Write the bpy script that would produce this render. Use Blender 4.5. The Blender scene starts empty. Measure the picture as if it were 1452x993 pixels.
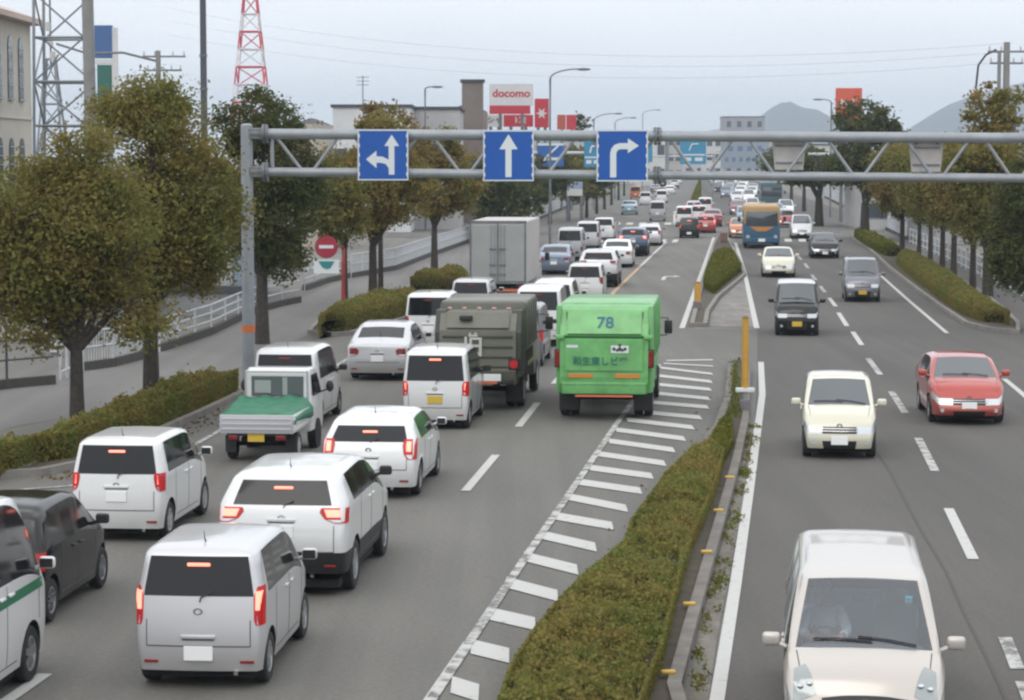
import bpy, bmesh, math, random
import numpy as np
from mathutils import Vector, Matrix, noise
from mathutils.bvhtree import BVHTree
R = math.radians
sc = bpy.context.scene
COL = sc.collection

# ---------------------------------------------------------------- camera
F = 3300.0          # focal length in pixels of the 1452 x 993 photograph
CH = 6.0            # camera height (pedestrian bridge)
TILT = math.atan((496.5 - 222.0) / F)
cd = bpy.data.cameras.new('camera'); cam = bpy.data.objects.new('camera', cd); COL.objects.link(cam)
cam.location = (0, 0, CH); cam.rotation_euler = (math.pi / 2 - TILT, 0, 0)
cd.sensor_fit = 'HORIZONTAL'; cd.sensor_width = 36.0; cd.lens = 36.0 * F / 1452.0
cd.clip_start = 0.5; cd.clip_end = 20000
sc.camera = cam
# ---------------------------------------------------------------- sky, sun, exposure
SUN_EL, SUN_AZ = R(48), R(200)
w = bpy.data.worlds.new('World'); sc.world = w; w.use_nodes = True
nt = w.node_tree; nt.nodes.clear()
wo = nt.nodes.new('ShaderNodeOutputWorld'); bg = nt.nodes.new('ShaderNodeBackground')
sky = nt.nodes.new('ShaderNodeTexSky'); sky.sky_type = 'NISHITA'; sky.sun_disc = False
sky.sun_elevation = SUN_EL; sky.sun_rotation = SUN_AZ; sky.air_density = 1.6; sky.dust_density = 3.0
tc = nt.nodes.new('ShaderNodeTexCoord'); sx = nt.nodes.new('ShaderNodeSeparateXYZ')
nt.links.new(tc.outputs['Generated'], sx.inputs[0])
cr = nt.nodes.new('ShaderNodeValToRGB')
cr.color_ramp.elements[0].position = 0.0; cr.color_ramp.elements[0].color = (0.70, 0.735, 0.785, 1)
cr.color_ramp.elements[1].position = 0.75; cr.color_ramp.elements[1].color = (1.02, 1.03, 1.05, 1)
nt.links.new(sx.outputs['Z'], cr.inputs[0])
mg = nt.nodes.new('ShaderNodeVectorMath'); mg.operation = 'SCALE'; mg.inputs[3].default_value = 17.0
nt.links.new(cr.outputs[0], mg.inputs[0])
# soft cloud bands in the overcast
mp = nt.nodes.new('ShaderNodeMapping'); mp.inputs['Scale'].default_value = (2.0, 2.0, 9.0)
nz = nt.nodes.new('ShaderNodeTexNoise'); nz.inputs['Scale'].default_value = 2.2; nz.inputs['Detail'].default_value = 3
nt.links.new(tc.outputs['Generated'], mp.inputs[0]); nt.links.new(mp.outputs[0], nz.inputs['Vector'])
mr = nt.nodes.new('ShaderNodeMapRange'); mr.inputs[1].default_value = .3; mr.inputs[2].default_value = .7
mr.inputs[3].default_value = .93; mr.inputs[4].default_value = 1.05
nt.links.new(nz.outputs['Fac'], mr.inputs[0])
mc = nt.nodes.new('ShaderNodeVectorMath'); mc.operation = 'SCALE'
nt.links.new(mg.outputs[0], mc.inputs[0]); nt.links.new(mr.outputs[0], mc.inputs[3])
mx = nt.nodes.new('ShaderNodeMixRGB'); mx.inputs[0].default_value = 0.86
nt.links.new(sky.outputs[0], mx.inputs[1]); nt.links.new(mc.outputs[0], mx.inputs[2])
nt.links.new(mx.outputs[0], bg.inputs[0]); bg.inputs[1].default_value = 0.10
nt.links.new(bg.outputs[0], wo.inputs[0])
sl = bpy.data.lights.new('sun', 'SUN'); sl.energy = 0.5; sl.angle = R(30); sl.color = (1.0, .96, .9)
so = bpy.data.objects.new('sun', sl); COL.objects.link(so)
sdir = Vector((math.sin(SUN_AZ) * math.cos(SUN_EL), math.cos(SUN_AZ) * math.cos(SUN_EL), math.sin(SUN_EL)))
so.rotation_euler = sdir.to_track_quat('Z', 'Y').to_euler(); so.location = (0, 0, 60)
sc.view_settings.view_transform = 'Standard'; sc.view_settings.look = 'None'
sc.view_settings.gamma = 1; sc.view_settings.exposure = 0.0; sc.view_settings.use_curve_mapping = False
sc.cycles.use_denoising = True; sc.cycles.max_bounces = 6; sc.cycles.diffuse_bounces = 3
sc.cycles.volume_bounces = 0; sc.cycles.filter_width = 2.4; sc.cycles.transparent_max_bounces = 8

# ---------------------------------------------------------------- pixel -> world
ct, st = math.cos(TILT), math.sin(TILT)
def ray(px, py):
    u, v = px - 726.0, 496.5 - py
    return u, v * st + F * ct, v * ct - F * st
def G(px, py, z=0.0):
    dx, dy, dz = ray(px, py); t = (z - CH) / dz
    return Vector((dx * t, dy * t, z))
def P(px, py, Y):
    dx, dy, dz = ray(px, py); t = Y / dy
    return Vector((dx * t, Y, CH + dz * t))
def Dof(py): return G(726, py).y
def lerp(a, b, t): return a + (b - a) * t
def interp(x, xs, ys): return float(np.interp(x, xs, ys))

# ---------------------------------------------------------------- materials
MATS = {}
def mat(name, col=(.5, .5, .5), rough=.6, metal=0.0, coat=0.0, spec=.5, emit=None, es=0.0, var=0.0, vscale=5.0, bump=0.0, dirt=None, island=None, alpha=None, ior=None, tint2=None):
    if name in MATS: return MATS[name]
    m = bpy.data.materials.new(name); m.use_nodes = True; n = m.node_tree; b = n.nodes['Principled BSDF']
    b.inputs['Base Color'].default_value = (*col, 1); b.inputs['Roughness'].default_value = rough
    b.inputs['Metallic'].default_value = metal; b.inputs['Coat Weight'].default_value = coat
    b.inputs['Coat Roughness'].default_value = .06; b.inputs['Specular IOR Level'].default_value = spec
    if ior: b.inputs['IOR'].default_value = ior
    if emit: b.inputs['Emission Color'].default_value = (*emit, 1); b.inputs['Emission Strength'].default_value = es
    m.diffuse_color = (*col, 1)
    if var or tint2:
        t = n.nodes.new('ShaderNodeTexCoord'); z = n.nodes.new('ShaderNodeTexNoise')
        z.inputs['Scale'].default_value = vscale; z.inputs['Detail'].default_value = 6; z.inputs['Roughness'].default_value = .62
        n.links.new(t.outputs['Object'], z.inputs['Vector'])
        r = n.nodes.new('ShaderNodeValToRGB'); r.color_ramp.elements[0].position = .3; r.color_ramp.elements[1].position = .7
        lo = tuple(c * (1 - var) for c in col); hi = tint2 if tint2 else tuple(min(1, c * (1 + var)) for c in col)
        r.color_ramp.elements[0].color = (*lo, 1); r.color_ramp.elements[1].color = (*hi, 1)
        n.links.new(z.outputs['Fac'], r.inputs[0]); n.links.new(r.outputs[0], b.inputs['Base Color'])
        if bump:
            bp = n.nodes.new('ShaderNodeBump'); bp.inputs['Strength'].default_value = bump; bp.inputs['Distance'].default_value = .02
            n.links.new(z.outputs['Fac'], bp.inputs['Height']); n.links.new(bp.outputs[0], b.inputs['Normal'])
    if island:
        g = n.nodes.new('ShaderNodeNewGeometry'); r = n.nodes.new('ShaderNodeValToRGB')
        r.color_ramp.interpolation = 'LINEAR'
        els = r.color_ramp.elements
        for k, c in enumerate(island):
            if k < 2: e = els[k]
            else: e = els.new(0.5)
        for k, c in enumerate(island):
            els[k].position = k / max(1, len(island) - 1)
        for k, c in enumerate(island): els[k].color = (*c, 1)
        b.inputs['Specular IOR Level'].default_value = .05
        n.links.new(g.outputs['Random Per Island'], r.inputs[0])
        t = n.nodes.new('ShaderNodeTexCoord'); z = n.nodes.new('ShaderNodeTexNoise'); z.inputs['Scale'].default_value = .9; z.inputs['Detail'].default_value = 3
        n.links.new(t.outputs['Object'], z.inputs['Vector']); r2 = n.nodes.new('ShaderNodeValToRGB'); r2.color_ramp.elements[0].position = .36; r2.color_ramp.elements[1].position = .64
        r2.color_ramp.elements[0].color = (.74, .92, .70, 1); r2.color_ramp.elements[1].color = (1.0, .93, .80, 1); n.links.new(z.outputs['Fac'], r2.inputs[0])
        mu = n.nodes.new('ShaderNodeMixRGB'); mu.blend_type = 'MULTIPLY'; mu.inputs[0].default_value = 1; n.links.new(r.outputs[0], mu.inputs[1]); n.links.new(r2.outputs[0], mu.inputs[2])
        n.links.new(mu.outputs[0], b.inputs['Base Color'])
        tl = n.nodes.new('ShaderNodeBsdfTranslucent'); ms = n.nodes.new('ShaderNodeMixShader'); ms.inputs[0].default_value = .38; n.links.new(mu.outputs[0], tl.inputs[0])
        n.links.new(b.outputs[0], ms.inputs[1]); n.links.new(tl.outputs[0], ms.inputs[2]); n.links.new(ms.outputs[0], n.nodes['Material Output'].inputs[0])
    MATS[name] = m
    return m

def car_paint(name, col, metal=0.0, rough=.28, coat=.8, dust=.5):
    """paint with clear coat and a thin film of road dust that thickens in patches"""
    if name in MATS: return MATS[name]
    m = mat(name, col, rough, metal, coat=coat)
    n = m.node_tree; b = n.nodes['Principled BSDF']
    t = n.nodes.new('ShaderNodeTexCoord'); z = n.nodes.new('ShaderNodeTexNoise'); z.inputs['Scale'].default_value = 2.3; z.inputs['Detail'].default_value = 5
    n.links.new(t.outputs['Object'], z.inputs['Vector'])
    s = n.nodes.new('ShaderNodeSeparateXYZ'); n.links.new(t.outputs['Object'], s.inputs[0])
    mr = n.nodes.new('ShaderNodeMapRange'); mr.inputs[1].default_value = .75; mr.inputs[2].default_value = .15; mr.inputs[3].default_value = 0; mr.inputs[4].default_value = dust
    n.links.new(s.outputs['Z'], mr.inputs[0])
    mu = n.nodes.new('ShaderNodeMath'); mu.operation = 'MULTIPLY'; n.links.new(mr.outputs[0], mu.inputs[0]); n.links.new(z.outputs['Fac'], mu.inputs[1])
    ad = n.nodes.new('ShaderNodeMath'); ad.operation = 'ADD'; ad.inputs[1].default_value = .02; n.links.new(mu.outputs[0], ad.inputs[0])
    mxx = n.nodes.new('ShaderNodeMixRGB'); mxx.inputs[1].default_value = (*col, 1); mxx.inputs[2].default_value = (.22, .20, .17, 1)
    n.links.new(ad.outputs[0], mxx.inputs[0]); n.links.new(mxx.outputs[0], b.inputs['Base Color'])
    return m

# ---------------------------------------------------------------- mesh builder
class MB:
    def __init__(s): s.v = []; s.f = []; s.m = []
    def add(s, vs, fs, mi=0):
        o = len(s.v); s.v += [tuple(p) for p in vs]; s.f += [tuple(o + i for i in f) for f in fs]; s.m += [mi] * len(fs); return s
    def box(s, c, d, mi=0, rz=0.0, rx=0.0, taper=1.0):
        x, y, z = (q / 2 for q in d)
        vs = [(-x, -y, -z), (x, -y, -z), (x, y, -z), (-x, y, -z), (-x * taper, -y * taper, z), (x * taper, -y * taper, z), (x * taper, y * taper, z), (-x * taper, y * taper, z)]
        M = Matrix.Translation(c) @ Matrix.Rotation(rz, 4, 'Z') @ Matrix.Rotation(rx, 4, 'X')
        return s.add([M @ Vector(p) for p in vs], [(0, 3, 2, 1), (4, 5, 6, 7), (0, 1, 5, 4), (1, 2, 6, 5), (2, 3, 7, 6), (3, 0, 4, 7)], mi)
    def bbox(s, c, d, bv=.03, seg=2, mi=0, rx=0.0, rz=0.0):
        bm = bmesh.new(); bmesh.ops.create_cube(bm, size=1)
        bmesh.ops.scale(bm, vec=d, verts=bm.verts)
        bmesh.ops.bevel(bm, geom=bm.edges[:], offset=min(bv, min(d) * .45), segments=seg, profile=.5, affect='EDGES')
        M = Matrix.Translation(c) @ Matrix.Rotation(rz, 4, 'Z') @ Matrix.Rotation(rx, 4, 'X')
        bm.verts.ensure_lookup_table(); bm.verts.index_update()
        s.add([M @ q.co for q in bm.verts], [[q.index for q in f.verts] for f in bm.faces], mi); bm.free(); return s
    def prism(s, poly, z0, z1, mi=0):
        """poly in xy extruded in z; any simple polygon, counter-clockwise"""
        n = len(poly); a = sum(poly[i][0] * poly[(i + 1) % n][1] - poly[(i + 1) % n][0] * poly[i][1] for i in range(n))
        if a < 0: poly = poly[::-1]
        vs = [(p[0], p[1], z0) for p in poly] + [(p[0], p[1], z1) for p in poly]
        fs = [tuple(range(n))[::-1], tuple(range(n, 2 * n))] + [(i, (i + 1) % n, n + (i + 1) % n, n + i) for i in range(n)]
        return s.add(vs, fs, mi)
    def profile(s, poly, x0, x1, mi=0):
        """poly in (y,z) extruded along x"""
        n = len(poly); a = sum(poly[i][0] * poly[(i + 1) % n][1] - poly[(i + 1) % n][0] * poly[i][1] for i in range(n))
        if a < 0: poly = poly[::-1]
        vs = [(x0, p[0], p[1]) for p in poly] + [(x1, p[0], p[1]) for p in poly]
        fs = [tuple(range(n))[::-1], tuple(range(n, 2 * n))] + [(i, (i + 1) % n, n + (i + 1) % n, n + i) for i in range(n)]
        return s.add(vs, fs, mi)
    def front(s, poly, y0, y1, mi=0):
        """poly in (x,z) extruded along y"""
        n = len(poly); a = sum(poly[i][0] * poly[(i + 1) % n][1] - poly[(i + 1) % n][0] * poly[i][1] for i in range(n))
        if a < 0: poly = poly[::-1]
        vs = [(p[0], y0, p[1]) for p in poly] + [(p[0], y1, p[1]) for p in poly]
        fs = [tuple(range(n)), tuple(range(n, 2 * n))[::-1]] + [((i + 1) % n, i, n + i, n + (i + 1) % n) for i in range(n)]
        return s.add(vs, fs, mi)
    def cyl(s, a, b, r, r2=None, n=12, mi=0, caps=True):
        a, b = Vector(a), Vector(b); r2 = r if r2 is None else r2
        q = (b - a).to_track_quat('Z', 'Y')
        vs = []
        for c, rr in ((a, r), (b, r2)):
            for i in range(n):
                t = 2 * math.pi * i / n; vs.append(c + q @ Vector((math.cos(t) * rr, math.sin(t) * rr, 0)))
        fs = [(i, (i + 1) % n, n + (i + 1) % n, n + i) for i in range(n)]
        if caps: fs += [tuple(range(n))[::-1], tuple(range(n, 2 * n))]
        return s.add(vs, fs, mi)
    def tube(s, pts, r, n=8, mi=0):
        pts = [Vector(p) for p in pts]; rs = r if isinstance(r, (list, tuple)) else [r] * len(pts)
        vs = []; ref = None
        for i, p in enumerate(pts):
            d = (pts[min(i + 1, len(pts) - 1)] - pts[max(i - 1, 0)]).normalized()
            q = d.to_track_quat('Z', 'Y')
            for k in range(n):
                t = 2 * math.pi * k / n; vs.append(p + q @ Vector((math.cos(t) * rs[i], math.sin(t) * rs[i], 0)))
        fs = [(i * n + k, i * n + (k + 1) % n, (i + 1) * n + (k + 1) % n, (i + 1) * n + k) for i in range(len(pts) - 1) for k in range(n)]
        fs += [tuple(range(n))[::-1], tuple(range((len(pts) - 1) * n, len(pts) * n))]
        return s.add(vs, fs, mi)
    def lathe_x(s, prof, c, n=24, mi=0, sgn=1):
        """prof: (x, radius) spun about the x axis through c"""
        vs = []
        for (x, r) in prof:
            for k in range(n):
                t = 2 * math.pi * k / n; vs.append((c[0] + sgn * x, c[1] + math.cos(t) * r, c[2] + math.sin(t) * r))
        m = len(prof); fs = [(i * n + k, i * n + (k + 1) % n, (i + 1) * n + (k + 1) % n, (i + 1) * n + k) for i in range(m - 1) for k in range(n)]
        return s.add(vs, fs, mi)
    def ball(s, c, d, n=12, m=8, mi=0):
        vs = [(c[0], c[1], c[2] - d[2])]
        for j in range(1, m):
            a = -math.pi / 2 + math.pi * j / m
            for i in range(n):
                t = 2 * math.pi * i / n; vs.append((c[0] + d[0] * math.cos(a) * math.cos(t), c[1] + d[1] * math.cos(a) * math.sin(t), c[2] + d[2] * math.sin(a)))
        vs.append((c[0], c[1], c[2] + d[2])); top = len(vs) - 1
        fs = [(0, 1 + (i + 1) % n, 1 + i) for i in range(n)]
        for j in range(m - 2):
            for i in range(n):
                a = 1 + j * n; fs.append((a + i, a + (i + 1) % n, a + n + (i + 1) % n, a + n + i))
        a = 1 + (m - 2) * n; fs += [(a + i, a + (i + 1) % n, top) for i in range(n)]
        return s.add(vs, fs, mi)
    def build(s, name, mats, parent=None, smooth=False, recalc=True):
        me = bpy.data.meshes.new(name); me.from_pydata(s.v, [], s.f)
        if not isinstance(mats, (list, tuple)): mats = [mats]
        for m_ in mats: me.materials.append(m_)
        if len(mats) > 1: me.polygons.foreach_set('material_index', s.m)
        if recalc:
            bm = bmesh.new(); bm.from_mesh(me); bmesh.ops.recalc_face_normals(bm, faces=bm.faces); bm.to_mesh(me); bm.free()
        if smooth:
            me.polygons.foreach_set('use_smooth', [True] * len(me.polygons))
            if smooth != 'all': me.set_sharp_from_angle(angle=R(35))
        o = bpy.data.objects.new(name, me); COL.objects.link(o)
        if parent: o.parent = parent
        return o

def tag(o, label=None, cat=None, group=None, kind=None):
    if label: o['label'] = label
    if cat: o['category'] = cat
    if group: o['group'] = group
    if kind: o['kind'] = kind
    return o
def thing(name, loc=(0, 0, 0), rz=0.0, label=None, cat=None, group=None):
    o = bpy.data.objects.new(name, None); COL.objects.link(o); o.location = loc; o.rotation_euler = (0, 0, rz)
    o.empty_display_size = .3
    return tag(o, label, cat, group)
def struct(o): o['kind'] = 'structure'; return o

def text_mesh(txt, size, ext=0.004, align='CENTER', bold=0.0):
    c = bpy.data.curves.new('lettering', 'FONT'); c.body = txt; c.size = size; c.extrude = ext; c.align_x = align; c.align_y = 'CENTER'; c.offset = bold
    o = bpy.data.objects.new('lettering', c); COL.objects.link(o)
    dg = bpy.context.evaluated_depsgraph_get(); me = bpy.data.meshes.new_from_object(o.evaluated_get(dg))
    bpy.data.objects.remove(o); return me
def lettering(txt, size, m, parent, loc, rot=(math.pi / 2, 0, 0), ext=.004, bold=0.0, name='lettering', sx=1.0):
    me = text_mesh(txt, size, ext, bold=bold); me.materials.clear(); me.materials.append(m)
    o = bpy.data.objects.new(name, me); COL.objects.link(o); o.parent = parent; o.location = loc; o.rotation_euler = rot; o.scale = (sx, 1, 1)
    return o
def kids(o): return list(o.children)
def dup(o, parent=None, skip=()):
    c = o.copy(); COL.objects.link(c)
    c.parent = parent
    for ch in kids(o):
        if ch.name.split('.')[0] in skip: continue
        dup(ch, c, skip)
    return c
def base(o): return o.name.split('.')[0]
def setmat(o, m):
    if o.data is None: return
    o.material_slots[0].link = 'OBJECT'; o.material_slots[0].material = m
def hdg_left(D):   # lane direction of the carriageway driving away, as angle from +Y to +X
    return math.atan((interp(D, [0, 150, 230], [1045, 1045, 965]) - 726) / F)
def hdg_right(D):
    return math.atan((interp(D, [0, 40, 70, 120, 200], [1140, 1130, 1085, 1040, 975]) - 726) / F)
# ---------------------------------------------------------------- palette
WHITE = car_paint('white_paint', (.74, .75, .75)); PEARL = car_paint('pearl_white_paint', (.70, .71, .71), .1)
SILVERW = car_paint('pale_silver_paint', (.60, .60, .62), .35, .35); SILVER = car_paint('silver_paint', (.42, .43, .45), .5, .35)
CREAM = car_paint('cream_paint', (.68, .66, .53)); RED = car_paint('red_paint', (.42, .045, .03), .1)
BLACK = car_paint('black_paint', (.006, .007, .008), rough=.10, coat=.0, dust=.06); GREY = car_paint('grey_paint', (.16, .17, .19), .4, .35)
BLUEG = car_paint('blue_grey_paint', (.16, .21, .30), .3, .35); DSILV = car_paint('dark_silver_paint', (.17, .17, .20), .5, .35)
TEAL = car_paint('light_blue_paint', (.25, .38, .45), .2); CHAMP = car_paint('champagne_paint', (.52, .48, .44), .3, .3)
ORANGEP = car_paint('orange_paint', (.55, .16, .03)); NAVY = car_paint('navy_paint', (.03, .07, .14)); WINE = car_paint('dark_red_paint', (.18, .02, .025))
GLASS = mat('dark_glass', (.010, .011, .013), .07, spec=.5, ior=1.45)
GLASS2 = mat('windscreen_glass', (.05, .062, .072), .05, spec=.5, ior=2.0)
BLK = mat('black_plastic', (.018, .018, .019), .55); BLK2 = mat('wheel_well_black', (.012, .012, .012), .9)
RUB = mat('tyre_rubber', (.022, .022, .023), .8, var=.2, vscale=9); RIM = mat('alloy_rim', (.45, .46, .48), .35, .7); HUB = mat('plastic_hubcap', (.42, .42, .43), .5)
TL = mat('tail_lens', (.22, .008, .010), .2, coat=.3); TLON = mat('lit_tail_lens', (.30, .008, .010), .25, emit=(1, .025, .03), es=.16)
TLHOT = mat('lit_brake_bulb', (1, .3, .2), .3, emit=(1, .20, .14), es=2.4)
HL = mat('headlight_lens', (.62, .65, .68), .1, .35, coat=1); HLON = mat('lit_headlight', (1, .95, .8), .2, emit=(1, .93, .75), es=5)
PLW = mat('white_plate', (.86, .87, .87), .5); PLY = mat('yellow_plate', (.62, .42, .05), .5); CHR = mat('chrome', (.6, .6, .62), .15, 1.0)
AMB = mat('amber_lens', (.6, .2, .03), .25)
PILLAR = mat('pillar_black', (.008, .008, .009), .12, spec=.5)
GAP = mat('panel_gap', (.10, .10, .10), .8)
STEEL = mat('galvanised_steel', (.30, .32, .34), .5, .35, var=.14, vscale=1.6)
STEELD = mat('weathered_steel', (.17, .18, .19), .6, .3, var=.25, vscale=3)
CONC = mat('concrete', (.30, .29, .275), .85, var=.18, vscale=2.5, bump=.15)
POLEC = mat('pole_concrete', (.24, .24, .23), .85, var=.15, vscale=2)
PAINTW = mat('road_paint_white', (.60, .60, .58), .7, var=.2, vscale=7)
PAINTO = mat('road_paint_orange', (.55, .33, .14), .7, var=.22, vscale=4)
LEAF_A = mat('leaves_olive', island=[(.185, .175, .068), (.215, .195, .074), (.245, .212, .082), (.255, .205, .084), (.22, .195, .075)], rough=.6)
LEAF_B = mat('leaves_dark_green', island=[(.085, .098, .048), (.105, .115, .054), (.125, .130, .062), (.145, .140, .068)], rough=.6)
LEAF_C = mat('leaves_autumn', island=[(.19, .165, .070), (.25, .21, .082), (.31, .24, .092), (.30, .205, .094), (.24, .21, .080)], rough=.65)
LEAF_D = mat('leaves_yellowing', island=[(.14, .12, .05), (.22, .18, .07), (.28, .21, .08), (.34, .20, .12), (.32, .18, .14)], rough=.65)
LEAF_H = mat('hedge_leaves', island=[(.18, .185, .064), (.23, .225, .076), (.28, .250, .088), (.30, .240, .095), (.26, .195, .086), (.21, .215, .070)], rough=.65)
LEAF_H2 = mat('bright_hedge_leaves', island=[(.09, .10, .026), (.15, .155, .038), (.20, .19, .048), (.17, .155, .042)], rough=.65)
BARK = mat('bark', (.048, .041, .034), .9, var=.45, vscale=9, bump=.8)
SOIL = mat('soil', (.075, .062, .045), .95, var=.3, vscale=3, bump=.3)
# ---------------------------------------------------------------- passenger vehicles
# stations: (s from the rear, top z, side flag, top flag) ; flags belong to the interval that follows
ST = {
 'kei_wagon': dict(L=3.40, W=1.475, H=1.60, z=(.20, .48, .80, 1.05), tb=.15, wr=.29, ax=(.52, 2.94), cols=.80, ro=(.07, 0, .02, .05, .13, .18), fo=(.06, 0, .03, .09, .13, .18),
   st=[(0, 1.575, 'P', 'P'), (.34, 1.60, 'G', 'P'), (.82, 1.605, 'K', 'P'), (.90, 1.605, 'G', 'P'), (1.68, 1.60, 'K', 'P'), (1.77, 1.595, 'G', 'P'), (2.14, 1.545, 'G', 'W'), (2.72, 1.05, 'P', 'P'), (3.12, .98, 'P', 'P'), (3.40, .86, 'P', 'P')]),
 'kei_tall': dict(L=3.40, W=1.475, H=1.76, z=(.20, .46, .80, 1.05), tb=.11, wr=.29, ax=(.46, 2.96), cols=.84, ro=(.06, 0, .01, .03, .09, .14), fo=(.06, 0, .03, .07, .10, .14),
   st=[(0, 1.70, 'P', 'P'), (.34, 1.745, 'G', 'P'), (.80, 1.76, 'K', 'P'), (.88, 1.76, 'G', 'P'), (1.72, 1.76, 'K', 'P'), (1.82, 1.755, 'G', 'P'), (2.34, 1.70, 'G', 'W'), (2.80, 1.08, 'P', 'P'), (3.16, 1.0, 'P', 'P'), (3.40, .88, 'P', 'P')]),
 'kei_low': dict(L=3.39, W=1.475, H=1.52, z=(.20, .46, .76, .96), tb=.17, wr=.28, ax=(.50, 2.92), cols=.80, ro=(.07, 0, .02, .08, .24, .34), fo=(.06, 0, .03, .09, .14, .2),
   st=[(0, 1.44, 'P', 'P'), (.50, 1.505, 'G', 'P'), (.92, 1.52, 'K', 'P'), (1.0, 1.525, 'G', 'P'), (1.62, 1.525, 'K', 'P'), (1.70, 1.52, 'G', 'P'), (2.02, 1.47, 'G', 'W'), (2.66, .99, 'P', 'P'), (3.08, .91, 'P', 'P'), (3.39, .78, 'P', 'P')]),
 'hatch': dict(L=4.0, W=1.69, H=1.43, z=(.20, .50, .80, .99), tb=.24, wr=.30, ax=(.72, 3.22), cols=.74, ro=(.10, 0, .04, .14, .42, .58), fo=(.10, 0, .05, .14, .2, .28),
   st=[(0, 1.32, 'P', 'P'), (.80, 1.40, 'G', 'P'), (1.16, 1.42, 'K', 'P'), (1.25, 1.425, 'G', 'P'), (1.92, 1.43, 'K', 'P'), (2.01, 1.425, 'G', 'P'), (2.34, 1.385, 'G', 'W'), (3.06, .98, 'P', 'P'), (3.62, .88, 'P', 'P'), (4.0, .73, 'P', 'P')]),
 'suv': dict(L=4.60, W=1.80, H=1.70, z=(.32, .62, 1.00, 1.26), tb=.23, wr=.35, ax=(.86, 3.56), cols=.70, ro=(.12, 0, .03, .12, .34, .42), fo=(.12, 0, .04, .11, .16, .24),
   st=[(0, 1.645, 'P', 'P'), (.66, 1.685, 'G', 'P'), (1.22, 1.69, 'K', 'P'), (1.31, 1.695, 'G', 'P'), (2.12, 1.70, 'K', 'P'), (2.22, 1.69, 'G', 'P'), (2.68, 1.64, 'G', 'W'), (3.38, 1.15, 'P', 'P'), (4.1, 1.05, 'P', 'P'), (4.60, .88, 'P', 'P')]),
 'sedan': dict(L=4.40, W=1.70, H=1.47, z=(.20, .46, .70, .93), tb=.21, wr=.30, ax=(.92, 3.52), cols=.72, ro=(.10, 0, .03, .04, .05, .08), fo=(.10, 0, .05, .14, .2, .28),
   st=[(0, .98, 'P', 'P'), (.56, 1.06, 'P', 'R'), (1.20, 1.40, 'G', 'P'), (1.60, 1.455, 'K', 'P'), (1.68, 1.46, 'G', 'P'), (2.30, 1.47, 'K', 'P'), (2.38, 1.465, 'G', 'P'), (2.74, 1.41, 'G', 'W'), (3.42, .98, 'P', 'P'), (4.0, .88, 'P', 'P'), (4.40, .70, 'P', 'P')]),
 'van': dict(L=4.50, W=1.69, H=2.0, z=(.22, .52, .92, 1.18), tb=.11, wr=.32, ax=(.95, 3.62), cols=.84, ro=(.06, 0, .01, .03, .10, .15), fo=(.05, 0, .02, .06, .09, .13),
   st=[(0, 1.92, 'P', 'P'), (.38, 1.97, 'G', 'P'), (1.45, 1.99, 'K', 'P'), (1.56, 2.0, 'G', 'P'), (2.66, 2.0, 'K', 'P'), (2.78, 1.99, 'G', 'P'), (3.46, 1.92, 'G', 'W'), (4.02, 1.24, 'P', 'P'), (4.28, 1.08, 'P', 'P'), (4.50, .92, 'P', 'P')]),
 'kei_van': dict(L=3.40, W=1.475, H=1.88, z=(.22, .50, .88, 1.12), tb=.10, wr=.28, ax=(.50, 2.86), cols=.82, ro=(.05, 0, .01, .03, .10, .15), fo=(.05, 0, .02, .06, .09, .13),
   st=[(0, 1.80, 'P', 'P'), (.36, 1.85, 'G', 'P'), (1.05, 1.88, 'K', 'P'), (1.13, 1.88, 'G', 'P'), (1.98, 1.88, 'K', 'P'), (2.08, 1.87, 'G', 'P'), (2.62, 1.80, 'G', 'W'), (3.02, 1.18, 'P', 'P'), (3.22, 1.04, 'P', 'P'), (3.40, .90, 'P', 'P')]),
 'minivan': dict(L=4.15, W=1.57, H=1.70, z=(.22, .52, .80, 1.04), tb=.20, wr=.30, ax=(.70, 3.38), cols=.84, ro=(.08, 0, .02, .05, .16, .24), fo=(.10, 0, .04, .13, .18, .25),
   st=[(0, 1.62, 'P', 'P'), (.46, 1.675, 'G', 'P'), (1.10, 1.70, 'K', 'P'), (1.20, 1.70, 'G', 'P'), (2.06, 1.70, 'K', 'P'), (2.16, 1.695, 'G', 'P'), (2.60, 1.66, 'G', 'W'), (3.30, 1.08, 'P', 'P'), (3.86, .96, 'P', 'P'), (4.20, .78, 'P', 'P')]),
}
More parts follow.
